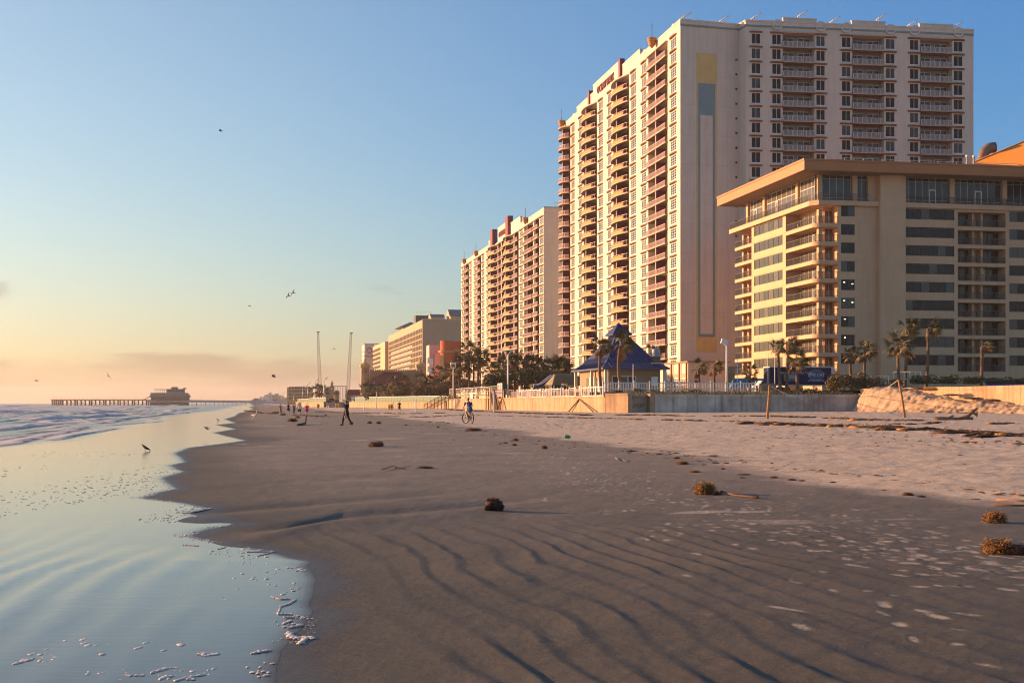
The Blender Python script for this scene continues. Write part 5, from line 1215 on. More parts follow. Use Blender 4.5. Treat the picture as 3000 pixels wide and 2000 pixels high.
def far_town():
    Ms = mat('coquina_stone',(0.36,0.27,0.165)); 
    def Zr(D): return lambda py: zof(py,D)-GZ
    D0 = 620; k = D0/F; Z = Zr(D0)
    o = P(953,0,D0); r = thing('gatehouse', 'small stone gatehouse with a peaked top at the beach ramp', 'building', (o.x,o.y,GZ))
    MB().box(0,14*k,0,3,-2,Z(1137)).build('wall', Ms, r); m = MB(); m.add([(-.2,-.2,Z(1137)),(14*k+.2,-.2,Z(1137)),(14*k+.2,3.2,Z(1137)),(-.2,3.2,Z(1137)),(7*k,1.5,Z(1131))],[(0,1,4),(1,2,4),(2,3,4),(3,0,4)]); m.build('roof', Ms, r); MB().box(5*k,8*k,-.06,-.004,Z(1145),Z(1139)).build('opening', M_dark, r)
    o = P(966,0,D0+20); r = thing('clock_tower', 'stone clock tower with stepped top and a small white clock face', 'tower', (o.x,o.y,GZ)); c = 6*k
    m = MB(); m.box(0,2*c,0,2*c,-2,Z(1128)); m.lathe([(c*.62,Z(1128)),(c*.6,Z(1121)),(c*.75,Z(1120)),(c*.3,Z(1117)),(c*.2,Z(1113)),(.02,Z(1108))],(c,c,0),8,0,False); m.build('shaft', Ms, r)
    MB().lathe([(.05,-.1),(.42,-.1),(.42,0)],n=12).xform(Matrix.Translation((c,-.01,Z(1137)))@Matrix.Rotation(math.pi/2,4,'X')).build('clock_face', M_white, r)
    o = P(977,0,D0-20); r = thing('stone_kiosk', 'round stone kiosk with arched openings in front of the clock tower', 'building', (o.x,o.y,GZ)); c = 8*k; Z2 = Zr(D0-20)
    MB().lathe([(c,-2),(c,Z2(1147)),(c*1.1,Z2(1146)),(c*.5,Z2(1142.5)),(.05,Z2(1142))],(c,c,0),10,0,False).build('wall', Ms, r)
    for q in range(5): th = math.pi*(1.1+.2*q); MB().box(-.22,.22,-.1,.1,Z2(1155),Z2(1149)).xform(Matrix.Translation((c+c*math.cos(th),c+c*math.sin(th),0))@Matrix.Rotation(th+math.pi/2,4,'Z')).build('opening', M_dark, r)
    o = P(979,0,D0+60); r = thing('steel_gantry', 'long pale steel gantry on thin legs between the two lattice masts', 'structure', (o.x,o.y,GZ)); k2 = (D0+60)/F; Z3 = Zr(D0+60)
    MB().box(0,38*k2,0,1,Z3(1131),Z3(1129.5)).build('beam', M_steel, r)
    for i in range(9): MB().box(i*38*k2/8-.1,i*38*k2/8+.1,.3,.6,0,Z3(1131)).build('leg', M_steel, r)
    # mid-rise block
    D1 = 1020; k = D1/F; Z = Zr(D1); o = P(841,0,D1); r = thing('apartment_block', 'plain yellowish apartment block standing alone beyond the walkers', 'building', (o.x,o.y,GZ))
    Mk = mat('ochre_block',(0.33,0.26,0.135),.9,.1,.2)
    MB().box(0,67*k,0,15,-2,Z(1135)).build('wall', Mk, r); MB().box(27*k,38*k,2,10,Z(1135),Z(1132)).build('roof_house', Mk, r); MB().box(-.3,67*k+.3,-.3,15.3,Z(1135),Z(1134.3)).build('parapet', M_tan2, r)
    wm = MB().box(0,1.6,-.1,-.004,0,1.5).mesh('window', M_gl[1]); 
    for i in range(8):
        for j in range(4): obj('window', wm, r, (1.5+i*2.05,0,2+j*2.6))
    # distant towers along the shore
    for nm,px0,px1,py,D,lab,mm in (('apartment_tower',770,782,1161,1900,'leftmost pale tower on the far shore, lit on its sea side',M_cream),('apartment_tower',782,795,1155,2000,'pale blue-grey stepped tower on the far shore right of the lit one',M_grey),('apartment_tower',797,818,1158,1600,'brownish block on the far shore right of the stepped tower',M_concr),
                                ('apartment_tower',757,768,1166,2300,'low hazy block farthest left on the far shore',M_grey),('beach_house',735,757,1171,1250,'long low grey pavilion where the pier meets the shore',M_concr),('apartment_tower',812,832,1164,1300,'low tan houses just left of the yellowish block',M_tan)):
        k = D/F; o = P(px0,0,D); r = thing(nm, lab, 'building', (o.x,o.y,GZ)); w = (px1-px0)*k; h = zof(py,D)-GZ
        MB().box(0,w,0,20,-2,h).box(w*.3,w*.7,2,12,h,h+5*k).build('wall', mm, r)
        fm = MB().box(0,w*.8,-.15,-.004,0,1.4).mesh('window_band', M_gl[1])
        for j in range(int(h/5)): obj('window_band', fm, r, (w*.1,0,2+j*5))
far_town()
def mast(px_b, px_t, py_t, label, D0=640):
    b = P(px_b,0,D0); top = P(px_t, py_t, D0+8); root = thing('lattice_mast', label, 'mast', (b.x,b.y,GZ))
    t = top - Vector((b.x,b.y,GZ)); w0, w1 = 1.7, 0.8; Mm = mat('mast_paint',(0.28,0.25,0.22),.6,.1,1)
    n = 24; cor = []
    for i in range(n+1):
        f = i/n; w = w0+(w1-w0)*f; c = t*f; cor.append([c+Vector((sx*w/2,sy*w/2,0)) for sx,sy in ((-1,-1),(1,-1),(1,1),(-1,1))])
    for q in range(4): MB().tube([c[q] for c in cor], .065, 4, smooth=False).build('leg', Mm, root)
    s = MB()
    for i in range(n):
        for q in range(4):
            a, b_, c, d = cor[i][q], cor[i][(q+1)%4], cor[i+1][q], cor[i+1][(q+1)%4]
            s.tube([a,d],.03,3,smooth=False); s.tube([b_,c],.03,3,smooth=False); s.tube([a,b_],.035,3,smooth=False)
    tag(s.build('bracing', Mm, root), kind='stuff')
    MB().box(-.5,.9,-.3,.3,-.2,.3).build('head', Mm, root, t)
mast(939,931,973,'left steel lattice mast standing behind the shore palms')
mast(1018,1028,976,'right steel lattice mast leaning right, beside the castle')
# ------------------------------------------------------------------ pier
def pier():
    A = Vector((P(150,0,1100).x,1100)); L = 178.0; root = thing('pier', 'long wooden fishing pier on piles running out to sea', 'pier', (A.x,A.y,0), RZ_CAM)
    Mp = mat('pier_wood',(0.13,0.09,0.07),.9,.2,.5); Mw = mat('pier_boards',(0.58,0.53,0.50),.8,.1,.4)
    xb0, xb1 = 77.0, 110.0
    MB().box(0,xb0,0,6,3.6,4.3).build('deck', Mp, root)
    m = MB(); m.add([(xb0-2,-1,1.9),(xb1,-1,1.9),(xb1,-1,4.1),(xb0-2,-1,4.1),(L+30,-1,.9),(L+30,-1,2.9)],[(0,1,2,3),(1,4,5,2)]); m.add([(xb0-2,5,1.9),(xb1,5,1.9),(xb1,5,4.1),(xb0-2,5,4.1),(L+30,5,.9),(L+30,5,2.9)],[(3,2,1,0),(2,5,4,1)]); m.add([(xb0-2,-1,4.1),(xb1,-1,4.1),(L+30,-1,2.9),(L+30,5,2.9),(xb1,5,4.1),(xb0-2,5,4.1)],[(0,1,4,5),(1,2,3,4)]); m.build('deck', Mw, root)
    pm = MB().tube([(0,0,-3),(0,0,3.6)],.33,6).mesh('pile', Mp); pm2 = MB().tube([(0,0,-3),(0,0,2.0)],.2,6).mesh('pile', Mp)
    x = 0.5; k = 0
    while x < xb0:
        for y in (.5,5.5): obj('pile', pm, root, (x,y,0))
        if k%3 != 2: MB().tube([(x,.4,3.2),(x+3.0,.4,.4)],.13,4).build('brace', Mp, root); MB().tube([(x+3,.4,3.2),(x,.4,.4)],.13,4).build('brace', Mp, root)
        x += 1.6 if (k < 4 or k%4==0) else 3.2; k += 1
    x = xb1+.5; 
    while x < L+20:
        for y in (.5,3.5): obj('pile', pm2, root, (x,y,0))
        x += 3.6
    rp = MB().box(-.07,.07,-.07,.07,0,1.0).mesh('rail_post', Mp)
    for i in range(38): obj('rail_post', rp, root, (i*2.0,.1,4.3))
    MB().box(0,xb0,.05,.15,5.2,5.35).build('hand_rail', Mp, root)
    lp = MB().tube([(0,0,0),(0,0,4.2)],.06,4).mesh('lamp_post', M_steel)
    for i in range(13): obj('lamp_post', lp, root, (2+i*11.5,3,4.2 if i*11.5 < xb1 else 3.3))
    # restaurant on the pier
    o = Fr(root,(0,0,0),0).w(0,0,0)
    b = A + v2*xb0; r = thing('pier_restaurant', 'grey multi-level restaurant building standing on the pier', 'building', (b.x,b.y,4.1), RZ_CAM)
    Mg = mat('faded_blue_grey',(0.155,0.175,0.175),.8,.15,.4); Mg2 = mat('brown_lower',(0.14,0.095,0.07),.9,.1,.4)
    w = xb1-xb0
    MB().box(1,w-2,-4,14,-.02,2.1).build('lower_floor', Mg2, r); MB().box(0.2,w-1.2,-4.6,15,2.1,2.6).build('awning', M_dark, r)
    m = MB(); m.loft([[(0,-5,2.6),(w-.8,-5,2.6),(w-.8,15,2.6),(0,15,2.6)],[(1,-4,5.2),(w-2.5,-4,5.2),(w-2.5,14,5.2),(1,14,5.2)]]); m.build('upper_floor', Mg, r)
    MB().box(.6,w-3,-4.2,13,5.2,5.8).build('parapet', mat('pale_band',(.25,.27,.27),.8), r)
    MB().box(13.5,w-5.5,-2,12,5.8,9.0).build('top_floor', Mg, r); MB().box(17,22,0,8,9.0,10.6).box(26.5,28.8,0,6,9.0,9.9).build('roof_house', Mg2, r)
    cp = MB().box(-.12,.12,-.12,.12,0,2.5).mesh('column', M_dark)
    for i in range(7): obj('column', cp, r, (4.2+i*1.5,-1.5,5.8))
    MB().box(3.6,14,-2,8,8.3,8.8).build('canopy', Mg2, r)
    wm = MB().box(0,1.3,-5.15,-4.9,0,.9).mesh('window', M_gl[1])
    for i in range(14): obj('window', wm, r, (2+i*1.95,.55,3.0))
    for i in range(6): obj('window', cached('pw2', lambda: MB().box(0,1.2,-2.1,-2.004,0,1.1).mesh('window', M_gl[2])), r, (14.2+i*2.2,0,7.0))
    MB().tube([(-4.5,0,.2),(0.5,0,3.2)],.3,4).build('stair', Mg2, r)
    t = textmesh("EAT AT JOE'S", 1.5, .05); t.materials.append(M_dark); obj('lettering', t, r, (10,-1.1,-1.15))
    lw = MB().box(0,w-2,-.9,4,-4.8,-2.2).build('lower_screen', Mg2, r)
    return root
pier()
# ------------------------------------------------------------------ palms, shrubs
M_leaf = [mat('palm_green',(0.075,0.080,0.022),.6,.3,1.5), mat('palm_olive',(0.14,0.11,0.030),.6,.3,1.5), mat('palm_dry',(0.30,0.165,0.05),.8,.25,1.5)]
M_bark = mat('palm_bark',(0.16,0.095,0.06),.95,.3,4,.6,14)
M_stem = mat('shrub_stem',(0.09,0.06,0.04),.95,.2,4)
def frond_mesh(k, mi):
    def f():
        rr = random.Random(100+k); m = MB(); L = rr.uniform(.75,.95)
        m.tube([(0,0,0),(L*.5,0,.03),(L,0,-.05)],[.035,.028,.02],4,0,False)
        n = 15
        for i in range(n):
            a = -1.25+2.5*i/(n-1); ln = (1.05-.28*abs(a)**1.4)*rr.uniform(.85,1.08); dr = .16+.30*abs(a)+rr.uniform(-.05,.2)
            b = Vector((L+rr.uniform(-.04,.04),0,-.04)); d = Vector((math.cos(a),math.sin(a),0)); n_ = Vector((-d.y,d.x,0))
            w = .072; q = b+d*ln*.5+Vector((0,0,-dr*.22)); e = b+d*ln+Vector((rr.uniform(-.05,.05),0,-dr*ln))
            up = Vector((0,0,.03))
            m.add([b, q+n_*w, q+up, q-n_*w, e], [(0,1,2),(0,2,3),(1,4,2),(2,4,3)])
        return m.mesh('frond', M_leaf[mi])
    return cached(('frond',k,mi), f)
def palm(label, px, D, zb, crown_px, crown_py, size=1.0, nf=22, wind=0.5, lean_mid=0.0, skirt=True, dry=.25, group=None, r0=.2, seed=None, base_px=None):
    rr = random.Random(hash((px,crown_px))%9999 if seed is None else seed)
    b = P(px,0,D); b.z = zb; root = thing('palm_tree', label, 'palm tree', tuple(b), 0, group)
    c = P(crown_px, crown_py, D)-b
    m = MB(); n = 14; pts = []; rs = []
    for i in range(n+1):
        t = i/n; pts.append(Vector((c.x*t+lean_mid*math.sin(math.pi*t), .05*math.sin(5*t+px), c.z*t))); rs.append(r0*(1.25-.4*t)*(1+.06*(i%2))*(1.25 if t > .82 else 1))
    m.tube(pts, rs, 9); m.build('trunk', M_bark, root)
    if skirt:                                               # old leaf bases under the crown
        s = MB()
        for i in range(20):
            t = .80+.18*rr.random(); p = Vector((c.x*t,0,c.z*t)); a = rr.uniform(0,6.28); d = Vector((math.cos(a),math.sin(a),0))
            s.tube([p+d*.15, p+d*.33+Vector((0,0,.28))],[.06,.035],4,0,False)
        s.build('leaf_bases', mat('leaf_base_tan',(.24,.15,.08),.95,.2,4), root)
    wv = Vector((wind,.25*wind,0.0))
    for i in range(nf):
        az = i*2.39996+rr.uniform(-.3,.3); el = math.radians(80-125*((i+.5)/nf)**.9+rr.uniform(-8,8))
        d = Vector((math.cos(az)*math.cos(el), math.sin(az)*math.cos(el), math.sin(el))); d = (d+wv*(.6+.5*rr.random())).normalized()
        side = d.cross(Vector((0,0,1))); side = Vector((0,1,0)) if side.length < 1e-3 else side.normalized()
        up = side.cross(d)*1.0
        M = Matrix((d, -side, up)).transposed(); M = M @ Matrix.Rotation(rr.uniform(-.5,.5),3,'X')
        mi = 2 if (i > nf*(1-dry)) else (1 if rr.random() < .45 else 0)
        o = obj('frond', frond_mesh(rr.randint(0,4), mi), root, c+Vector((0,0,.05))); o.rotation_euler = M.to_euler(); s_ = 1.22*size*rr.uniform(.8,1.1); o.scale = (s_,s_,s_)
    return root
def bush_mesh(k, n, lw, mats, gaps=.0):
    def f():
        rr = random.Random(k); m = MB(); lobes = [(Vector((rr.uniform(-.55,.55),rr.uniform(-.5,.5),rr.uniform(.2,.72))), rr.uniform(.28,.48)) for _ in range(9)]
        for i in range(n):
            c, r = rr.choice(lobes); a = rr.uniform(0,6.28); z = rr.uniform(-1,1); q = math.sqrt(1-z*z); rad = r*rr.uniform(.72,1.05)
            p = c+Vector((q*math.cos(a),q*math.sin(a),z))*rad
            if p.z < 0: p.z = abs(p.z)*.3
            t = Vector((rr.gauss(0,1),rr.gauss(0,1),rr.gauss(0,.7)+.3)).normalized(); s = t.orthogonal().normalized(); s = (Matrix.Rotation(rr.uniform(0,6.28),3,t) @ s); w = lw*rr.uniform(.6,1.3)
            b = s.cross(t); m.add([p-s*w*.45, p+b*w*.9, p+s*w*.45, p-b*w*.6], [(0,1,2,3)], rr.randrange(len(mats)))
        for i in range(7):
            c, r = lobes[i]; m.tube([(c.x*.15,c.y*.15,0),(c.x*.6,c.y*.6,c.z*.5),(c.x,c.y,c.z)],[.035,.022,.01],4,len(mats))
        return m.mesh('foliage', mats+[M_stem])
    return cached(('bush',k,n,lw,mats[0].name), f)
M_bush = [mat('shrub_dark',(0.055,0.060,0.020),.7,.3,2), mat('shrub_olive',(0.13,0.105,0.032),.7,.3,2), mat('shrub_rust',(0.20,0.11,0.04),.7,.3,2)]
M_bushg = [mat('hedge_green',(0.06,0.085,0.026),.7,.3,2), mat('hedge_dark',(0.035,0.050,0.017),.7,.3,2), M_bush[1]]
def shrub(label, px0, px1, py0, py1, D, k=1, n=1500, lw=.09, mats=None, group=None, depth=None):
    w = (px1-px0)/F*D; h = (py1-py0)/F*D; b = P((px0+px1)/2, py1, D)
    o = obj('shrub', bush_mesh(k, n, lw, mats or M_bush), None, b, R.uniform(-3,3)); s = w/1.75
    o.scale = (s, s if depth is None else depth, h/1.08); tag(o, label, 'shrub', group); return o
def plants():
    PL = palm
    # by the blue roofed pavilion
    PL('windblown palm in front of the sunlit corner of the blue roofed pavilion', 1764,188,2.5, 1760,1020, .92, 24, .55, -.25)
    PL('windblown palm in front of the middle of the blue pyramid roof', 1828,184,2.5, 1818,1012, 1.05, 26, .9, -.5)
    PL('palm top showing behind the right slope of the blue roof', 1915,216,2.5, 1908,1036, 1.0, 20, .9)
    g = 'dark palms before the grey base of the tallest tower'
    PL('left dark palm against the grey base of the tallest tower', 2052,226,2.5, 2046,1082, .85, 20, .9, dry=.4)
    PL('right dark palm against the grey base of the tallest tower', 2093,222,2.5, 2092,1078, .85, 22, .8, dry=.4)
    PL('small round palm left of the blue trailer', 2196,204,2.9, 2196,1094, .78, 18, .15, skirt=False)
    PL('tall left palm in front of the blue trailer', 2287,193,2.9, 2278,1018, .72, 22, .35)
    PL('palm behind and right of the tall one at the blue trailer', 2303,199,2.9, 2310,1010, .85, 24, .8)
    PL('bushy palm before the middle of the blue trailer', 2337,189,2.9, 2334,1056, .95, 26, .25)
    PL('smaller rusty palm against the hotel left of the green-headed one', 2494,197,3.0, 2490,1040, .70, 20, .35, dry=.7)
    PL('green-headed palm with a skirt of dead fronds beside the smaller rusty palm', 2531,195,3.0, 2534,1030, .95, 24, .6, dry=.4)
    PL('left palm of the trio right of the shrubs, with a wide open head', 2636,190,3.0, 2631,1014, 1.15, 24, .1, -.1)
    PL('middle palm of the trio, tall with a ragged windblown head', 2650,194,3.0, 2655,965, 1.0, 26, .85, .1)
    PL('right palm of the trio, tall, its head swept hard to the right', 2711,192,3.0, 2719,962, 1.05, 26, 1.5, .15)
    PL('lone rusty palm stripped by the wind in front of the balcony column', 2874,188,3.0, 2878,1016, .85, 12, 1.6, dry=.6)
    # by the shore park on the left
    gp = 'palms of the shore park'
    for lab,px,cx,cy,s,n,w in (('tallest park palm left of the second condominium tower',1376,1374,1034,1.5,22,.3),('tall park palm just right of the tallest park palm',1399,1403,1050,1.5,22,.5),('lower park palm between the two tall ones',1386,1388,1068,1.3,18,.3),
                     ('park palm behind the double arm lamp post',1345,1346,1070,1.4,22,.2),('park palm right behind the leftmost white lamp post',1333,1330,1092,1.3,20,.2)):
        PL(lab,px,300,2.4,cx,cy,s,n,w,group=gp,r0=.22,skirt=False)
    for i,(cx,cy,s) in enumerate(((1148,1118,1.0),(1184,1115,1.0),(1158,1138,1.0),(1198,1138,1.0),(1136,1144,.9),(1234,1116,1.35),(1262,1122,1.3),(1287,1095,1.4),(1250,1138,1.3),(1284,1130,1.35),(1312,1118,1.3))):
        labs = ('upper left of the clump of palms before the red castle roof','upper right of the clump of palms before the red castle roof','lower left palm of the clump before the red castle roof','lower right palm of the clump before the red castle roof','leftmost low palm before the red castle roof',
                'palm right of the castle roof, left of the orange drum building','round palm at the foot of the arched hall','tallest palm in front of the orange drum building','low palm below the wavy sign boards','low palm below the orange drum building','palm at the right foot of the orange drum building')
        PL(labs[i], cx-2, 385, 2.0, cx, cy, s, 18, .2, group=gp, skirt=False, r0=.22, dry=.4)
    for i,(cx,cy) in enumerate(((1070,1140),(1083,1138),(1108,1140))):
        PL(('left small palm before the castle','second small palm before the castle','small palm by the white van before the castle')[i], cx, 430,2.0,cx,cy,1.3,14,.2,group=gp,skirt=False)
    for i,(cx,cy) in enumerate(((928,1147),(936,1143),(942,1146))):
        PL(('left of three far palms at the foot of the left mast','middle of three far palms at the foot of the left mast','right of three far palms at the foot of the left mast')[i], cx, 600,2.0,cx,cy,1.7,12,.2,group=gp,skirt=False)
    for i,(cx,cy,s) in enumerate(((1478,1074,1.5),(1508,1068,1.6),(1538,1072,1.6),(1566,1078,1.5),(1600,1082,1.5),(1630,1076,1.7),(1650,1090,1.5),(1440,1092,1.3))):
        PL(('first palm top from the left over the dark hedge','second palm top over the dark hedge','third palm top over the dark hedge','palm top over the dark hedge behind the slide','palm top over the hedge right of the slide','tallest palm top at the right end of the dark hedge','last palm top before the tallest tower','low palm at the left end of the dark hedge')[i], cx, 285,2.4,cx,cy,s,20,.25,group='palm tops over the dark hedge',skirt=False,dry=.3)
    # hedges and shrubs
    for i,(a,b,t,bo) in enumerate(((1405,1470,1096,1142),(1448,1520,1080,1138),(1500,1570,1078,1138),(1552,1620,1086,1136),(1600,1665,1084,1136))):
        shrub(('dark hedge bush at its left end','dark hedge bush second from the left','dark hedge bush in the middle behind the lamp','dark hedge bush behind the water slide','dark hedge bush at its right end')[i],a,b,t,bo,278,k=20+i%3,n=2600,lw=.085,mats=M_bushg,group='dark hedge behind the fences')
    for i,(a,b,t,bo) in enumerate(((1124,1210,1132,1166),(1215,1270,1122,1166),(1258,1325,1116,1166),(1320,1420,1108,1140),(1060,1120,1146,1172))):
        shrub(('undergrowth below the palms at the castle roof','undergrowth left of the orange drum building','undergrowth below the orange drum building','undergrowth behind the wire fence','low scrub by the small palms of the castle')[i],a,b,t,bo,380,k=30+i%3,n=2600,lw=.08,group='undergrowth of the shore park')
    shrub('large rusty shrub hiding the right end of the blue trailer',2412,2480,1092,1146,181,k=3,n=2600,lw=.075)
    shrub('dark sea grape shrub below the pair of palms',2460,2545,1090,1142,183,k=4,n=2600,lw=.075)
    shrub('shrub in front of the pierced cream wall',2530,2600,1102,1136,182,k=5,n=1800,lw=.075)
    shrub('low dark hedge left of the trio of palms',2595,2660,1108,1132,187,k=6,n=1600,lw=.08,mats=M_bushg)
    for i,(a,b) in enumerate(((2655,2740),(2725,2810),(2800,2885),(2875,2960),(2945,3040))):
        shrub(('hedge below the trio of palms','hedge right of the trio of palms','hedge below the lone rusty palm','hedge below the blue awning','hedge at the right edge of the photo')[i],a,b,1092+i*3,1124,189,k=7+i%3,n=1700,lw=.08,mats=M_bushg,group='low hedge before the hotel')
    for i,(a,b,t,bo) in enumerate(((1786,1828,1139,1156),(1850,1895,1136,1156),(1992,2062,1138,1156),(2040,2100,1146,1157),(1905,1940,1140,1155),(2120,2190,1148,1157),(2260,2330,1140,1152),(2330,2410,1136,1152))):
        shrub(('small bush at the foot of the two pavilion palms','dark plant at the left of the long white fence','round green bush in front of the long white fence','low plant right of the round green bush','light green tuft at the white fence','flat plant at the right end of the white fence','low green strip below the trailer, left part','low green strip below the trailer, right part')[i],a,b,t,bo,176,k=12+i%3,n=900,lw=.10,mats=M_bushg,group='plants along the white fence')
plants()
# dry beach grass and vines on the bank behind the shaded wall
def bank_grass():
    rr = random.Random(9); m = MB()
    for i in range(2600):
        t = rr.random(); p = W_C0 + v2*(.5+30*t) + u2*(1.2+abs(rr.gauss(0,2.2)))
        z = 2.42+.12*(p-W_C0).dot(u2); h = rr.uniform(.1,.4); a = rr.uniform(0,3.14)
        m.add([(p.x-.05*math.cos(a),p.y-.05*math.sin(a),z),(p.x+.05*math.cos(a),p.y+.05*math.sin(a),z),(p.x+rr.uniform(-.2,.3),p.y,z+h)],[(0,1,2)],rr.choice((0,0,1,2)))
    for i in range(1200):
        p = W_D1+u2*rr.uniform(5,54)+v2*rr.uniform(.6,5); h = rr.uniform(.1,.35); z = 3.2
        m.add([(p.x-.06,p.y,z),(p.x+.06,p.y,z),(p.x+rr.uniform(-.2,.3),p.y,z+h)],[(0,1,2)],rr.choice((0,2,2)))
    tag(m.build('dune_grass', M_bush), 'sparse dune grass and creepers on the bank behind the shaded sea wall', 'grass', kind='stuff')
bank_grass()
# ------------------------------------------------------------------ poles, lamps, trailer, signs
def pole(name, label, cat, px, D, zb, py_top, r=.06, mm=None, group=None, px_top=None):
    b = P(px,0,D); b.z = zb; root = thing(name, label, cat, tuple(b), 0, group)
    t = P(px_top or px, py_top, D)-b; MB().tube([(0,0,-.1),t],[r*1.15,r],8).build('shaft', mm or M_white, root); return root, t
def double_lamp(label, px, D, zb, py_top, w=1.0, group='white lamp posts of the shore park'):
    r, t = pole('lamp_post', label, 'lamp post', px, D, zb, py_top, .11, None, group)
    for s in (-1,1):
        a = [Vector((s*w*.08,0,0)),Vector((s*w*.35,0,.06)),Vector((s*w*.55,0,.45)),Vector((s*w*.5,0,.85))]
        MB().tube([t+p for p in a],.055,6).build('arm', M_white, r)
        MB().ball(t+Vector((s*w*.32,0,.95)),(.36,.25,.22),8).build('lamp_head', M_white, r)
double_lamp('leftmost white lamp post with two curled arms by the wire fence',1328,292,2.45,1078)
double_lamp('white lamp post with two curled arms behind the park palms',1347,318,2.4,1056)
double_lamp('white lamp post with two curled arms beyond the dark hedge',1578,292,2.4,1082)
r, t = pole('lamp_post','tall white lamp post with two flood heads left of the water slide','lamp post',1488,250,2.45,1040,.14,None,'white lamp posts of the shore park')
for s in (-1,1): MB().tube([t+Vector((0,0,0)),t+Vector((s*.5,0,.55))],.06,6).build('arm',M_white,r); MB().box(-.4,.4,-.2,.2,-.1,.12).xform(Matrix.Translation(t+Vector((s*.6,0,.65)))@Matrix.Rotation(-s*.25,4,'Y')).build('lamp_head',M_white,r)
MB().box(0,.5,-.1,.1,-.08,.08).xform(Matrix.Translation((.1,0,t.z*.56))).build('side_lamp',M_white,r)
r, t = pole('lamp_post','white lamp post with one big box floodlight between tower and hotel','lamp post',2129,189,2.6,1008,.13)
MB().box(-.5,.42,-.35,.35,-.25,.40).xform(Matrix.Translation(t+Vector((-.3,0,.25)))@Matrix.Rotation(.3,4,'Y')).build('lamp_head',M_white,r)
MB().box(-.25,.25,-.2,.2,-.12,.03).xform(Matrix.Translation(t)).build('bracket',M_white,r)
for px,D,pt,lab in ((1855,176,1066,'plain white pole standing at the seaward corner of the stained wall'),(2160,196,1053,'slim white pole left of the small round palm'),(2250,191,1034,'slim white pole at the left end of the trailer'),(2270,186,1039,'slim white pole in front of the left end of the trailer')):
    pole('flag_pole',lab,'pole',px,D,2.6,pt,.045,None,'bare white poles')
for px,D,py0,pt,lab,tilt in ((1334,0,1202,1166,'short white post on the sand left of the cyclist',0),(1218,0,1209,1171,'white post on the sand between the woman in black and the cyclist',0),(1447,0,1209,1150,'leaning white post before the wrecked stair',1),(1639,0,1205,1132,'tilted white post in front of the sunlit sea wall',-6),(1103,0,1197,1148,'tall post on the sand near the small stair',0),(1066,0,1203,1178,'thin grey stake on the sand left of the woman in black',0),(1153,0,1203,1175,'thin stake just left of the woman in black',0)):
    g = G(px,py0); D = g.y
    r,t = pole('beach_post',lab,'post',px,D,g.z-.05,pt,.09,None,'white posts on the sand',px+tilt*-1)
def rope_posts():
    Mo = mat('orange_timber',(0.36,0.17,0.055),.85,.2,3,.4,10)
    tops = []
    for (bx,by,tx,ty,lab) in ((2248,1226,2254,1128,'left timber post with a rope tied to its top, standing on the sand'),(2652,1222,2632,1112,'right timber post leaning left, with a rope tied to its top')):
        g = G(bx,by); r = thing('timber_post', lab, 'post', tuple(g)); t = P(tx,ty,g.y)-g
        MB().tube([Vector((0,0,-.2)),t*.3,t*.62+Vector((.03,0,0)),t],[.105,.10,.095,.085],8).build('shaft',Mo,r); MB().tube([t*.66+Vector((-.12,-.05,0)),t*.67+Vector((.16,-.05,.1))],.03,5).build('cleat',M_dark,r)
        tops.append(g+t)
    a = tops[0]; b = Vector((*(W_C0+v2*22.5-u2*.3),2.55)); c = tops[1]; d = Vector((*(W_C1-v2*.25+u2*1.0-u2*5),2.75))
    e = P(2520,1151,W_C1.y-3); e = Vector((W_C1.x-.25, W_C1.y-2.0, 2.9))
    for p,q,lab in ((a,P(2396,1161,170.5),'white rope drooping from the left timber post to the top of the stained wall'),(c,P(2516,1154,170.5),'white rope drooping from the right timber post to the sunlit wall end')):
        pts = []
        for i in range(15):
            t = i/14; x = p.lerp(q,t); x.z -= (p-q).length*.009*4*t*(1-t); pts.append(x-p)
        m = MB(); m.tube(pts,.030,5); o = m.build('rope', mat('rope_grey',(.45,.42,.38),.8), None, p); tag(o,lab,'rope')
rope_posts()
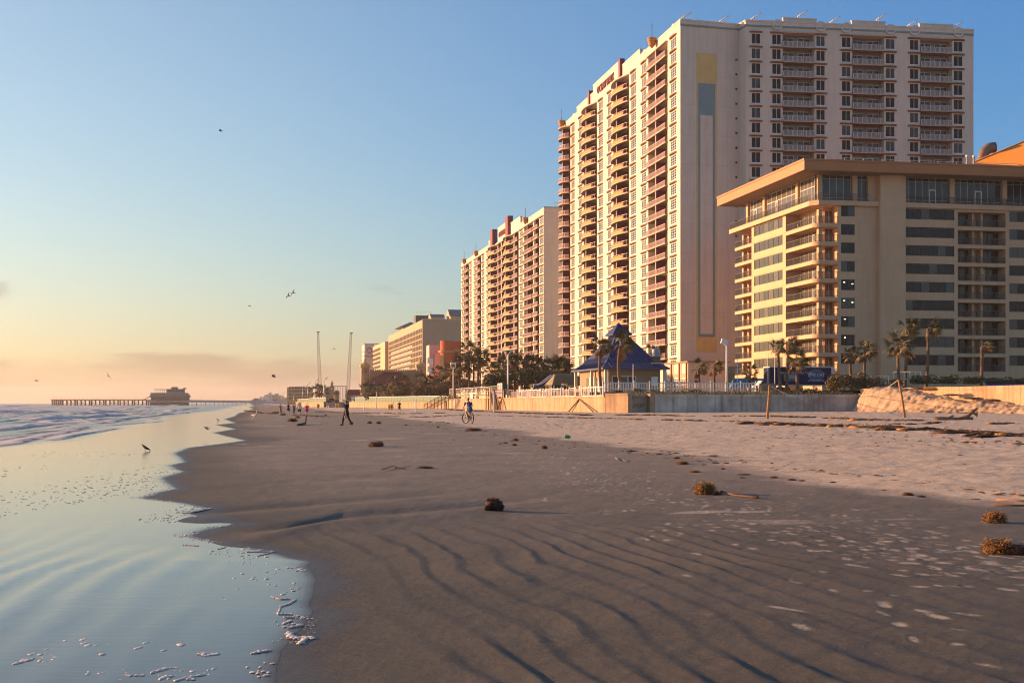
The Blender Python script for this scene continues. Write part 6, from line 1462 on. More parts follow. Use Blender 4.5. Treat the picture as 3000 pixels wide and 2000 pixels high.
def trailer():
    D0 = 199; a = P(2256,0,D0); r = thing('box_trailer','dark blue disaster response box trailer parked in front of the hotel','trailer',(a.x,a.y,3.0),RZ_CAM)
    k = D0/F; L = 198*k; zt = zof(1076,D0)-3.0; zb = zof(1131,D0)-3.0+.25
    Mb = mat('trailer_blue',(0.010,0.020,0.075),.5,.08,.4,spec=.12)
    MB().box(0,L,0,2.6,zb,zt).build('box_body',Mb,r); MB().box(-.05,L+.05,-.05,2.65,zt,zt+.14).box(L-.35,L+.06,-.06,2.66,zb,zt-.002).build('edge_trim',M_white,r); MB().box(-.02,L+.02,-.03,2.63,zb-.15,zb-.002).build('chassis',M_steel,r)
    wm = MB().lathe([(.02,-.15),(.5,-.15),(.52,0),(.5,.15),(.02,.15)],n=14).xform(Matrix.Rotation(math.pi/2,4,'X')).mesh('wheel',M_dark)
    for x in (1.5,2.7): 
        for y in (.25,2.35): obj('wheel',wm,r,(x,y,.5))
    MB().box(L-1.6,L-1.4,.2,.4,0,zb-.15).build('landing_leg',M_steel,r)
    for t,sz,x,z in (('Disaster Response Team',.52,.18,.62),('',0,0,0)):
        if t: me = textmesh(t,sz,.008,'LEFT'); me.materials.append(M_white); obj('lettering',me,r,(L*.135,-.012,zb+(zt-zb)*.70))
    Mp = mat('print_white',(.6,.6,.62),.5)
    ln = MB()
    for i in range(5): ln.box(L*.215,L*.215+L*(.20 if i%2==0 else .225),-.010,-.004,zb+(zt-zb)*(.575-.052*i),zb+(zt-zb)*(.575-.052*i)+.07)
    ln.build('print_line',Mp,r)
    me = textmesh('888.432.2948',.34,.006,'LEFT'); me.materials.append(M_white); obj('lettering',me,r,(L*.215,-.012,zb+(zt-zb)*.27))
    def ell(a_,b_,y0,y1): 
        n = 28; m = MB(); m.add([(a_*math.cos(i*2*math.pi/n),y0,b_*math.sin(i*2*math.pi/n)) for i in range(n)],[tuple(range(n))][::1]); return m
    cx, cz = L*.725, zb+(zt-zb)*.57
    m = ell(L*.127,.78,-.006,0); m.build('emblem_rim',M_steel,r,(cx,0,cz)); m = ell(L*.121,.72,-.012,0); m.build('emblem',mat('emblem_blue',(.02,.07,.22),.4),r,(cx,0,cz))
    me = textmesh('BMS CAT',.62,.01,'CENTER',.3); me.materials.append(M_white); obj('lettering',me,r,(cx,-.03,cz)); me = textmesh('www.bmscat.com',.36,.006); me.materials.append(M_white); obj('lettering',me,r,(cx,-.012,zb+(zt-zb)*.25))
    # white cab truck partly hidden at the left
    a = P(2216,0,204); t = thing('white_truck','white truck cab half hidden left of the blue trailer','truck',(a.x,a.y,3.0),RZ_CAM)
    MB().loft([[(0,0,.5),(2.9,0,.5),(2.9,2,.5),(0,2,.5)],[(0,0,1.2),(2.9,0,1.2),(2.9,2,1.2),(0,2,1.2)],[(.5,.1,1.25),(2.9,.1,1.25),(2.9,1.9,1.25),(.5,1.9,1.25)],[(1.0,.2,1.95),(2.8,.2,1.95),(2.8,1.8,1.95),(1.0,1.8,1.95)]]).build('body',M_white,t)
    MB().add([(.75,.08,1.3),(1.6,.08,1.3),(1.6,.17,1.85),(1.05,.17,1.85)],[(0,1,2,3)]).add([(1.75,.08,1.3),(2.6,.08,1.3),(2.6,.17,1.85),(1.75,.17,1.85)],[(0,1,2,3)]).build('window',M_gl[0],t)
    for x in (.6,2.3): obj('wheel',wm,t,(x,.1,.5))
    # blue awnings of the hotel
    Mt = mat('turquoise_canvas',(.035,.19,.31),.7,.1,.5)
    a = P(2134,0,214); aw = thing('blue_awning','turquoise rounded awning over the hotel entrance left of the trailer','awning',(a.x,a.y,3.0),RZ_CAM)
    k = 214/F; m = MB(); n = 6; Lw = 122*k
    rings = [[(x,-1.2*math.cos(i*math.pi/2/n)+0.0,1.0+1.45*math.sin(i*math.pi/2/n)) for x in (0 if i else 0,Lw)] for i in range(n+1)]
    m.loft([[(0+.9*(i/n),y,z) for (x,y,z) in [rg[0]]]+[rg[1]] for i,rg in enumerate(rings)],0,True,False,False); m.add([(0,-1.2,1.0),(.9,0,2.45),(0,0,1.0)],[(0,1,2)]); m.build('canvas',Mt,aw)
    for x in (.3,Lw*.5,Lw-.2): MB().box(x-.05,x+.05,-1.15,-1.05,0,1.0).build('post',M_steel,aw)
    a = P(2882,0,205); aw = thing('blue_awning','long bright blue tarpaulin hung along the hotel base at the right edge','awning',(a.x,a.y,3.0),RZ_CAM)
    m = MB(); m.add([(0,-1.0,1.05),(8,-1.0,1.0),(8,0,1.75),(0.2,0,1.75)],[(0,1,2,3)]); m.add([(0,-1.0,.85),(8,-1.0,.8),(8,-1.0,1.0),(0,-1.0,1.05)],[(0,1,2,3)]); m.build('canvas',mat('bright_blue_tarp',(.012,.07,.33),.5,.1,.6),aw)
    for x in (.3,4,7.7): MB().box(x-.05,x+.05,-.95,-.85,0,.9).build('post',M_steel,aw)
    # pierced cream screen walls catching the sun
    for px0,px1,py0,py1,lab in ((2542,2592,1100,1118,'cream pierced block screen among the shrubs, left one'),(2618,2682,1088,1106,'cream framed screen with openings behind the trio of palms')):
        D = 191; k = D/F; a = P(px0,0,D); s = thing('screen_wall',lab,'wall',(a.x,a.y,3.0),math.radians(-35)); w = (px1-px0)*k/.80; zz0,zz1 = zof(py1,D)-3.0-.3, zof(py0,D)-3.0; n = 5
        MB().box(0,w,0,.2,zz0,zz0+.14).box(0,w,0,.2,zz1-.14,zz1).build('frame',M_cream,s)
        for i in range(n+1): MB().box(w*i/n-.09,w*i/n+.09,.01,.19,zz0+.141,zz1-.141).build('pier',M_cream,s)
    # tan low wall right of the white fence
    a = P(2216,0,184); s = thing('garden_wall','short tan garden wall at the right end of the long white fence','wall',(a.x,a.y,2.5),RZ_CAM); MB().box(.1,.55,-.6,-.2,0,1.4).build('pier',M_tan,s); MB().box(.5,2.9,.2,.5,0,1.75).build('wall',M_tan2,s)
    # small notices on the fences
    Mr = mat('notice_red',(.30,.03,.03),.6)
    for i,(px,py,D,w,h,lab) in enumerate(((2040,1120,181.0,.52,.30,'red notice with white lower half on the long white fence'),(1648,1123,186,.34,.42,'red and white notice left of the pavilion'),(1523,1129,212,.40,.28,'red notice on the fence by the white gate'))):
        p = P(px,py,D); s = thing('notice_board',lab,'sign',tuple(p)); MB().box(-w/2,w/2,-.03,0,0,h).build('upper_panel',Mr,s); MB().box(-w/2,w/2,-.03,0,-h*.7,-.002).build('lower_panel',M_white,s)
    My = mat('notice_yellow',(.62,.40,.06),.6)
    for i,(px,py,D,lab) in enumerate(((1601,1130,205,'yellow notice on the fence below the water slide'),(1657,1126,186,'yellow notice beside the red and white one'),(1554,1130,210,'yellow notice nearest the white gate'))):
        p = P(px,py,D); o = MB().box(-.25,.25,-.03,0,-.16,.16).box(-.2,.2,-.036,-.031,-.03,.03).build('notice_board',My,None,p); tag(o,lab,'sign')
trailer()
def far_things():
    # street lights beyond the walkers
    for px,D,py,lab in ((901,640,1126,'first far street light, right of the yellowish block'),(923,620,1117,'second far street light, left of the left mast'),(949,560,1113,'third far street light, right of the left mast'),(861,900,1158,'short far street light before the yellowish block'),(886,880,1133,'far street light standing against the yellowish block')):
        b = P(px,0,D); b.z = 2.0; r = thing('street_light',lab,'street light',tuple(b),0,'far street lights'); t = P(px,py,D)-b
        MB().tube([(0,0,0),t],[.22,.15],6).build('shaft',M_steel,r); MB().tube([t,t+Vector((.75,0,.45))],.07,5).build('arm',M_steel,r); MB().box(-.6,.6,-.22,.22,-.12,.12).xform(Matrix.Translation(t+Vector((1.1,0,.75)))@Matrix.Rotation(-.7,4,'Y')).build('lamp_head',M_steel,r)
    pm = MB().tube([(0,0,0),(0,0,9)],[.16,.11],4).tube([(0,0,9),(1.2,0,9.3)],.08,4).mesh('street_light',M_steel)
    for i in range(9):
        D = 1000+i*95; o = obj('street_light',pm,None,(P(838-i*4.2,0,D).x,D,1.5)); tag(o,('nearest','second','third','fourth','fifth','sixth','seventh','eighth','farthest')[i]+' of the row of tiny street lights fading along the far shore road','street light','row of tiny far street lights')
    # ramp block, pick-up truck, bins
    D = 418; a = P(955,0,D); k = D/F; r = thing('beach_ramp','dark concrete ramp head with rubble where the road meets the beach','ramp',(a.x,a.y,0)); w = 72*k
    MB().box(0,w,0,14,-.5,1.75).build('ramp_wall',M_concr,r)
    rb = [MB().ball((0,0,0),(.5,.45,.35),7,0,.3,random.Random(q)).mesh('rubble',M_concr) for q in range(3)]
    for i in range(12): obj('rubble',rb[i%3],r,(R.uniform(0,w),R.uniform(-1.6,-.5),R.uniform(.3,.55)),R.uniform(0,6))
    a = P(955,0,D+2); t = thing('pickup_truck','dark red pick-up truck with its nose to the left on the beach ramp','pickup',(a.x,a.y,1.78)); Mr = mat('dark_red_paint',(.10,.015,.02),.3,.08,.5)
    s = 36*k/5.3
    m = MB(); y0,y1 = 0,1.9
    pr = [(0,.45),(0.05,.95),(1.2,1.05),(1.75,1.72),(3.3,1.75),(3.5,1.12),(5.3,1.1),(5.3,.45)]
    m.loft([[(x*s,y0,z*s) for x,z in pr],[(x*s,y1,z*s) for x,z in pr]]); m.build('body',Mr,t)
    MB().add([(1.5*s,-.01,1.12*s),(3.3*s,-.01,1.12*s),(3.2*s,-.01,1.62*s),(1.85*s,-.01,1.62*s)],[(0,1,2,3)]).build('window',M_gl[0],t)
    wm = MB().lathe([(.02,-.13),(.42*s,-.13),(.42*s,.13),(.02,.13)],n=12).xform(Matrix.Rotation(math.pi/2,4,'X')).mesh('wheel',M_dark)
    for x in (1.0,4.3): obj('wheel',wm,t,(x*s,0,.42*s)); obj('wheel',wm,t,(x*s,1.9,.42*s))
    a = P(1030,0,400); v = thing('white_van','small white van parked behind the green fence before the castle','van',(a.x,a.y,1.95)); 
    MB().loft([[(0,0,.4),(4.6,0,.4),(4.6,1.8,.4),(0,1.8,.4)],[(0,0,1.0),(4.6,0,1.0),(4.6,1.8,1.0),(0,1.8,1.0)],[(.7,.1,1.75),(4.4,.1,1.75),(4.4,1.7,1.75),(.7,1.7,1.75)]]).build('body',M_white,v); MB().add([(.6,-.0,1.1),(1.6,0,1.1),(1.6,.06,1.6),(.85,.06,1.6)],[(0,1,2,3)]).build('window',M_gl[0],v)
    for x in (.9,3.6): obj('wheel',wm,v,(x,.05,.4))
    a = P(1003,0,414); v = thing('grey_car','grey car behind the man in black, on the ramp head','car',(a.x,a.y,1.78)); pr = [(0,.35),(0,.8),(.9,.9),(1.4,1.35),(2.9,1.35),(3.5,.9),(4.2,.85),(4.2,.35)]
    MB().loft([[(x,0,z) for x,z in pr],[(x,1.7,z) for x,z in pr]]).build('body',M_steel,v); MB().add([(1.15,-.01,.92),(3.2,-.01,.92),(2.85,-.01,1.28),(1.5,-.01,1.28)],[(0,1,2,3)]).build('window',M_gl[0],v)
    for x in (.8,3.4): obj('wheel',wm,v,(x,.0,.4))
    My = mat('bin_yellow',(.50,.34,.05),.6)
    bn = MB().lathe([(.34,0),(.40,.95),(.43,.97),(.43,1.05),(.2,1.1),(.02,1.1)],n=10).mesh('drum',My)
    for px,py,lab in ((932,1195,'single yellow litter drum below the lit sea wall'),(986,1194,'left yellow litter drum at the foot of the ramp'),(994,1194,'right yellow litter drum at the foot of the ramp'),(1142,1200,'yellow litter drum before the tan wall by the thin stakes'),(1148,1200,'second yellow litter drum, touching a thin stake')):
        g = G(px,py); b = thing('litter_drum',lab,'bin',tuple(g),0,'yellow litter drums'); obj('drum',bn,b); MB().lathe([(.44,.5),(.44,.58)],n=10).build('hoop',M_dark,b)
far_things()
# ------------------------------------------------------------------ people
def remesh(mb, name, m_, parent, vox=.016, smooth=True):
    me = mb.mesh(name, m_); o = obj(name, me, parent)
    md = o.modifiers.new('r','REMESH'); md.mode = 'VOXEL'; md.voxel_size = vox; md.use_smooth_shade = smooth
    return o
SKIN = mat('skin',(.40,.22,.14),.6,.05,4)
def person(label, loc, rz, H=1.72, stride=.25, arms=(.12,-.12), elbow=.15, top=None, bottom=None, hair=(.05,.03,.02), legs='bare', dress=False, hat=None, hairlen=.1, shoes=None, sleeves=.5, wide=1.0, phase=1, hip=None, joints=None, root=None):
    "walking figure facing +y; joints lets a pose override"
    r = root or thing('person', label, 'person', tuple(loc), rz)
    s = H/1.75; V = Vector; J = {}
    J['hip'] = V((0,0,.93)); J['chest'] = V((0,.02,1.28)); J['neck'] = V((0,.02,1.50)); J['head'] = V((0,.04,1.635))
    for q,sg in (('l',-1),('r',1)):
        st = stride*sg*phase
        J['hip'+q] = V((sg*.095,0,.92)); J['knee'+q] = V((sg*.10,st*.55+.04,.49)); J['ank'+q] = V((sg*.10,st-(.10 if st<0 else 0),.085+(.05 if st < 0 else 0))); J['toe'+q] = J['ank'+q]+V((sg*.02,.17,-.045))
        J['sh'+q] = V((sg*.19*wide,0.01,1.43)); a = -arms[0 if sg<0 else 1]
        J['elb'+q] = J['sh'+q]+V((sg*.06,a*.9,-.30)); J['wri'+q] = J['elb'+q]+V((sg*.01,a*.6+elbow,-.24))
    if joints: J.update({k: V(v) for k,v in joints.items()})
    S = lambda v: v*s
    b = MB()
    def limb(ps, rs, n=8): b.tube([S(p) for p in ps],[x*s for x in rs],n)
    for q,sg in (('l',-1),('r',1)):
        limb([J['hip'+q]+V((0,0,.05)),J['hip'+q].lerp(J['knee'+q],.4),J['knee'+q],J['knee'+q].lerp(J['ank'+q],.35),J['ank'+q]],[.095*wide,.085*wide,.058,.058,.037])
        limb([J['ank'+q]+V((0,-.05,-.03)),J['ank'+q]+V((0,.04,-.03)),J['toe'+q]],[.040,.045,.03],7)
        limb([J['sh'+q],J['sh'+q].lerp(J['elb'+q],.5),J['elb'+q],J['elb'+q].lerp(J['wri'+q],.4),J['wri'+q]],[.058,.050,.040,.040,.027])
        h = J['wri'+q]; d = (h-J['elb'+q]).normalized(); x = V((1,0,0)); w = d.cross(x).normalized()
        limb([h,h+d*.05,h+d*.095],[.027,.040,.036],7)
        for f in range(4):                              # four curled fingers and a thumb
            o_ = h+d*.09+w*(-.03+.02*f); ln = (.065,.078,.073,.055)[f]; limb([o_,o_+d*ln*.55+x*(-sg*.008),o_+d*ln+x*(-sg*.028)],[.0095,.009,.008],5)
        limb([h+d*.03-w*.035,h+d*.06-w*.06-x*sg*.012,h+d*.095-w*.062-x*sg*.02],[.012,.011,.009],5)
    T = [J['hip']+V((0,0,-.06)),J['hip']+V((0,0,.04)),J['hip'].lerp(J['chest'],.5),J['chest'],J['chest'].lerp(J['neck'],.6),J['neck']+V((0,0,-.02))]
    R_ = [(.115,.14),(.12,.165),(.105,.135),(.115,.165),(.085,.145),(.055,.065)]
    b.tube([S(p) for p in T],[(a*s*wide,c*s*wide) for a,c in R_],12)
    limb([J['neck']+V((0,0,-.04)),J['neck'].lerp(J['head'],.6)],[.052,.05])
    hd = S(J['head']); b.ball(hd,(.075*s,.095*s,.115*s),12); b.ball(hd+V((0,.045,-.055))*s,(.055*s,.055*s,.06*s),8)
    b.tube([hd+V((0,.085,.01))*s,hd+V((0,.118,-.025))*s,hd+V((0,.088,-.03))*s],[.010*s,.017*s,.01*s],6)
    for sg in (-1,1): b.ball(hd+V((sg*.078,0,-.005))*s,(.014*s,.025*s,.034*s),6)
    b.ball(hd+V((0,.09,-.058))*s,(.025*s,.012*s,.012*s),6)
    remesh(b,'body',SKIN,r,.014)
    eb = MB()
    for sg in (-1,1): eb.ball(hd+V((sg*.032,.088,.018))*s,(.013*s,.008*s,.009*s),6)
    eb.build('eyes',M_dark,r)
    hm = mat('hair_%02d%02d%02d'%tuple(int(99*c) for c in hair),hair,.6,.2,8)
    h = MB(); h.ball(hd+V((0,-.02,.035))*s,(.085*s,.095*s,.10*s),12)
    if hairlen > .15: h.tube([hd+V((0,-.05,.04))*s,hd+V((0,-.085,-.08))*s,hd+V((0,-.08,-.08-hairlen))*s],[(.06*s,.085*s),(.045*s,.08*s),(.025*s,.06*s)],9)
    remesh(h,'hair',hm,r,.016)
    if top:
        t = MB(); e = .018
        if dress: TT = [J['hip']+V((0,0,-.40)),J['hip']+V((0,0,-.18))]+T[1:]; RR = [(.19,.22),(.16,.20)]+R_[1:]
        else: TT = [J['hip']+V((0,0,-.10))]+T[1:]; RR = [(.135,.175)]+R_[1:]
        t.tube([S(p) for p in TT],[((a+e)*s*wide,(c+e)*s*wide) for a,c in RR],12)
        for q in 'lr':
            k = sleeves; el = J['sh'+q].lerp(J['elb'+q],min(1,k*1.0))
            pts = [J['sh'+q]+V((0,0,.01)),el] if k <= 1 else [J['sh'+q]+V((0,0,.01)),J['elb'+q],J['elb'+q].lerp(J['wri'+q],k-1)]
            t.tube([S(p) for p in pts],[.074*s]+[.060*s]*(len(pts)-1),9)
        remesh(t,'dress' if dress else 'shirt',top,r,.018)
    if bottom:
        t = MB()
        for q in 'lr':
            k = .75 if legs == 'shorts' else 1.0
            pts = [J['hip'+q]+V((0,0,.06)),J['hip'+q].lerp(J['knee'+q],.5)]
            if legs == 'shorts': pts += [J['hip'+q].lerp(J['knee'+q],.85)]; rs = [.115,.11,.105]
            elif legs == 'skirt': pts += [J['hip'+q].lerp(J['knee'+q],.7)]; rs = [.12,.13,.14]
            else: pts += [J['knee'+q],J['knee'+q].lerp(J['ank'+q],.5),J['ank'+q]+V((0,0,.02))]; rs = [.115,.10,.078,.072,.062]
            t.tube([S(p) for p in pts],[x*s*wide for x in rs],9)
        t.tube([S(p) for p in T[:3]],[((a+.013)*s*wide,(c+.013)*s*wide) for a,c in R_[:3]],12)
        remesh(t,'skirt' if legs == 'skirt' else ('shorts' if legs == 'shorts' else 'trousers'),bottom,r,.018)
    if shoes:
        for q in 'lr': t = MB(); t.tube([S(J['ank'+q]+V((0,-.07,-.035))),S(J['ank'+q]+V((0,.04,-.03))),S(J['toe'+q]+V((0,.03,0)))],[.05*s,.055*s,.04*s],8); t.tube([S(J['ank'+q]+V((0,0,.10))),S(J['ank'+q]+V((0,-.01,-.03)))],[.05*s,.055*s],8); remesh(t,'boot',shoes,r,.016)
    if hat: t = MB(); t.lathe([(.02,.13),(.07,.125),(.09,.06),(.095,.0),(.15,-.01),(.155,.0),(.10,.02)],(0,-.02,0),14); t.xform(Matrix.Translation(hd+V((0,0,.06))*s)@Matrix.Rotation(hat[1],4,'Y')@Matrix.Scale(s,4)); t.build('hat',hat[0],r)
    return r, J, s
def people():
    cl = lambda n,c: mat('cloth_'+n,c,.9,.12,6)
    blk = cl('black',(.012,.012,.016)); 
    A = lambda px,py: G(px,py)
    wk = 'group of five walkers with their backs turned'
    def H(px,py,pt): g = G(px,py); return g,(py-pt)/F*g.y
    for lab,px,py,pt,kw in (
        ('woman in a blue-grey dress, leftmost of the five walkers',822,1214,1183,dict(top=cl('bluegrey',(.10,.14,.18)),dress=True,hair=(.10,.06,.04),stride=.12,elbow=.25)),
        ('person in a dark top and blue shorts, second of the five walkers',845,1214,1180,dict(top=cl('darktop',(.03,.025,.035)),bottom=cl('blueshorts',(.05,.06,.20)),legs='shorts',sleeves=.6,stride=.10)),
        ('woman in a dark red dress, third of the five walkers',861,1214,1183,dict(top=cl('darkred',(.14,.012,.03)),bottom=cl('greyleg',(.15,.13,.14)),legs='trousers',dress=False,hair=(.03,.02,.02),stride=.12,wide=1.1,arms=(.3,.1))),
        ('man in a white printed T-shirt and black shorts, fourth of the five walkers',877,1217,1179,dict(top=cl('whitetee',(.55,.55,.60)),bottom=blk,legs='shorts',stride=.22,wide=1.12,sleeves=.75)),
        ('person in a bright pink top, rightmost of the five walkers',899,1217.5,1182,dict(top=cl('pink',(.62,.02,.14)),stride=.1,wide=1.15,hair=(.15,.08,.04),sleeves=1.3,dress=False,bottom=cl('pinklow',(.60,.02,.14)),legs='skirt'))):
        g,h = H(px,py,pt); r,J,s = person(lab,g,.15,h,**kw); r['group'] = wk
    g,h = H(1170,1208.5,1174); person('woman in a short black dress with long fair hair standing by the thin stakes',g,.1,h,.05,top=blk,dress=True,hair=(.35,.22,.10),hairlen=.3,sleeves=.9)
    # the man in black with a turned up cap, carrying sandals
    g,h = H(1015,1246,1172)
    r,J,s = person('man in black clothes and a straw hat walking left with shoes in hand',g,math.radians(62),h,.27,top=blk,bottom=blk,legs='trousers',shoes=blk,arms=(.1,-.05),elbow=.03,hat=(cl('straw',(.5,.42,.30)),.25),hair=(.02,.015,.015),sleeves=.75,phase=-1)
    hand = J['wril']*s+Vector((0,0.0,-.14)); m = MB(); m.tube([hand,hand+Vector((0,.02,-.12)),hand+Vector((0,.06,-.24))],[.03,.055,.04],8); m.tube([hand+Vector((.05,.0,0)),hand+Vector((.05,.03,-.13)),hand+Vector((.05,.05,-.25))],[.03,.055,.04],8)
    o = m.build('sandals',mat('tan_leather',(.45,.26,.10),.7),None,Matrix.Rotation(math.radians(62),3,'Z')@Vector((0,0,0))+g); o.rotation_euler = (0,0,math.radians(62)); tag(o,'pair of tan sandals hanging from the hand of the man in black','shoes')
    # cyclist seen from behind on a blue beach bicycle
    g = G(1373,1241); rz = math.radians(24); b = thing('bicycle','beach bicycle with thick black tyres and a blue frame, ridden away','bicycle',tuple(g),rz)
    Mb = mat('bike_blue',(.03,.07,.16),.35,.05,3); Mt = mat('tyre_rubber',(.02,.02,.02),.8); Mchrome = mat('bike_chrome',(.20,.20,.20),.35,.05,4,metal=.9)
    Rw = .34
    def ring(R0,r,n=24): return [(0,R0*math.cos(i*2*math.pi/n),R0*math.sin(i*2*math.pi/n)) for i in range(n+1)]
    for y,turn in ((-.52,0),(.55,.30)):
        w = MB(); w.tube([(-.02,0,0),(.02,0,0)],.03,8); wh = w.build('wheel',Mchrome,b,(0,y,Rw+.035),turn)
        MB().tube(ring(Rw,.04),.042,6).build('tyre',Mt,wh); s_ = MB(); s_.tube(ring(Rw-.045,.02),.014,5)
        for i in range(14): a = i*math.pi/7; s_.tube([(0,0,0),(0,(Rw-.04)*math.cos(a),(Rw-.04)*math.sin(a))],.003,3)
        s_.build('rim',Mchrome,wh)
    f = MB(); bb = (0,-.08,.30); st = (0,-.22,.80); hdp = (0,.36,.86); hb = (0,.40,.72)
    for p,q in ((bb,st),(bb,hb),(st,hdp),((0.04,-.52,.375),bb),((-.04,-.52,.375),bb),((.04,-.52,.375),st),((-.04,-.52,.375),st)): f.tube([p,q],.02,6)
    f.build('frame',Mb,b); MB().tube([(.05,.55,.375),(.05,.43,.70),(0,.36,.90),(0,.34,1.02)],.017,6).tube([(-.05,.55,.375),(-.05,.43,.70),(0,.37,.86)],.017,6).build('fork',Mb,b)
    MB().tube([(-.32,.16,1.06),(-.22,.28,1.08),(0,.33,1.02),(.22,.28,1.08),(.32,.16,1.06)],.014,6).build('handlebar',Mchrome,b)
    MB().ball((0,-.25,.88),(.11,.14,.05),8).tube([(0,-.22,.78),(0,-.24,.87)],.014,5).build('saddle',Mt,b)
    MB().tube([(-.09,-.08,.30),(.09,-.08,.30)],.015,5).tube([(.09,-.08,.30),(.09,-.06,.14)],.012,5).tube([(-.09,-.08,.30),(-.09,-.10,.46)],.012,5).box(.09,.19,-.10,-.02,.125,.145).box(-.19,-.09,-.14,-.06,.455,.475).build('crank',Mchrome,b)
    jt = dict(hip=(0,-.24,.98),chest=(0,-.06,1.28),neck=(0,.05,1.50),head=(0,.10,1.63),hipl=(-.10,-.20,.96),hipr=(.10,-.20,.96),kneel=(-.13,.20,.83),kneer=(.13,.10,.58),ankl=(-.14,-.06,.55),ankr=(.14,-.06,.235),toel=(-.15,.09,.50),toer=(.15,.09,.20),
              shl=(-.20,.03,1.44),shr=(.20,.03,1.44),elbl=(-.30,.10,1.18),elbr=(.30,.10,1.18),wril=(-.30,.20,1.085),wrir=(.30,.20,1.085))
    r,J,s = person('cyclist in a blue T-shirt and pale shorts riding away on a beach bicycle',g,rz,1.75,top=cl('blueshirt',(.03,.05,.15)),bottom=cl('paleshorts',(.42,.38,.36)),legs='shorts',hair=(.12,.06,.03),sleeves=.7,joints=jt,wide=1.08)
people()
# ------------------------------------------------------------------ birds
def bird(name,label,loc,rz,span,dihedral=.35,bank=0,pitch=0,stand=False,dark=False,scale=1.0,group=None):
    r = thing(name,label,'bird',tuple(loc),rz,group); r.rotation_euler = (pitch,bank,rz); r.scale = (scale,)*3
    M1 = mat('gull_grey',(.18,.17,.17),.8,.1,6) if not dark else mat('bird_dark',(.035,.03,.03),.8,.1,6); M2 = mat('gull_white',(.6,.58,.55),.8,.06,6) if not dark else M1
    z0 = .20 if stand else 0; tl = .55 if stand else 0
    def q(y,z): return (0, y*math.cos(tl)-z*math.sin(tl), z0+y*math.sin(tl)+z*math.cos(tl))
    MB().tube([q(-.22,0),q(-.13,.0),q(0,0),q(.10,.005),q(.15,.02)],[.012,.045,.065,.05,.028],8).build('body',M2,r)
    hd = Vector(q(.175,.035)); MB().ball(hd,(.032,.04,.034),8).tube([hd+Vector((0,.03,0)),hd+Vector((0,.085,-.008))],[.012,.004],5).build('head',M2,r)
    MB().add([q(-.18,.01),(-.06,q(-.32,0)[1],q(-.32,0)[2]),(.06,q(-.32,0)[1],q(-.32,0)[2])],[(0,1,2)]).build('tail',M2,r)
    if stand:
        for sg in (-1,1):
            MB().tube([(sg*.06,.02,z0+.03),(sg*.065,-.10,z0-.03),(sg*.03,-.26,z0-.13)],[(.02,.05),(.02,.05),(.006,.015)],7).build('wing',M1,r); MB().tube([(sg*.025,0,z0-.03),(sg*.025,-.01,.005),(sg*.025,.035,.003)],.006,5).build('leg',mat('bird_leg',(.2,.12,.06),.8),r)
    else:
        h = span/2
        for sg in (-1,1):
            pts = [(.03,.03,0,.085),(.45,.10,dihedral*.9,.075),(.75,.02,dihedral*.75,.055),(1.0,-.12,dihedral*.45,.012)]
            top_ = [[(sg*h*x, y+c, h*z+.012),(sg*h*x, y-c, h*z)] for x,y,z,c in pts]
            m = MB(); m.loft([[a,b,(b[0],b[1],b[2]-.006),(a[0],a[1],a[2]-.012)] for a,b in top_],0,False,True); m.build('wing',M1,r)
    return r
def birds():
    g = G(425,1322); bird('wading_bird','small grey wading bird standing in the thin film of water',g+Vector((0,0,.0)),math.radians(80),.5,stand=True,scale=.7,dark=True)
    g = G(638,1233); bird('wading_bird','tiny wading bird standing far off at the water edge',g,math.radians(100),.5,stand=True,scale=.7,dark=True)
    fl = 'gulls in flight'
    for px,py,D,lab,kw in (((606,1256,62,'gull landing low over the wet sand with wings raised',dict(rz=1.2,span=.8,dihedral=.45,bank=.1))),
        ((745,1216,58,'pale gull gliding low over the sand before the walkers',dict(rz=-2.2,span=.9,dihedral=.05,bank=.9))),((647,384,95,'highest gull alone in the upper sky',dict(rz=1.7,span=.9,bank=-.4,dark=True))),
        ((846,867,100,'lower left gull of the pair in mid sky',dict(rz=1.0,span=1.0,bank=-.9,dark=True))),((860,858,100,'upper right gull of the pair in mid sky',dict(rz=1.0,span=1.0,bank=-.9,dark=True))),
        ((979,1021,90,'dark bird seen head on between the two masts',dict(rz=0,span=.6,dihedral=-.3,dark=True))),((803,1103,80,'dark bird flapping left of the left mast',dict(rz=1.4,span=.8,dihedral=.5,dark=True))),
        ((317,1101,90,'small dark bird diving above the pier',dict(rz=.6,span=.8,bank=1.0,dark=True))),((107,1115,90,'faint gull far left over the sea',dict(rz=1.5,span=.9,dihedral=.2))),((731,896,120,'tiny speck of a gull near the middle of the sky',dict(rz=1.5,span=.6,dihedral=.2))),
        ((1096,1121,150,'white gull crossing in front of the castle roof',dict(rz=1.4,span=1.4,dihedral=.3))),((1021,1113,130,'grey gull with long wings in front of the right mast',dict(rz=0.2,span=2.2,dihedral=.15))),((858,1153,140,'white gull in front of the yellowish block',dict(rz=0.2,span=1.6,dihedral=.12)))):
        bird('gull',lab,P(px,py,D),kw.pop('rz'),kw.pop('span'),group=fl,scale=.62,**kw)
birds()
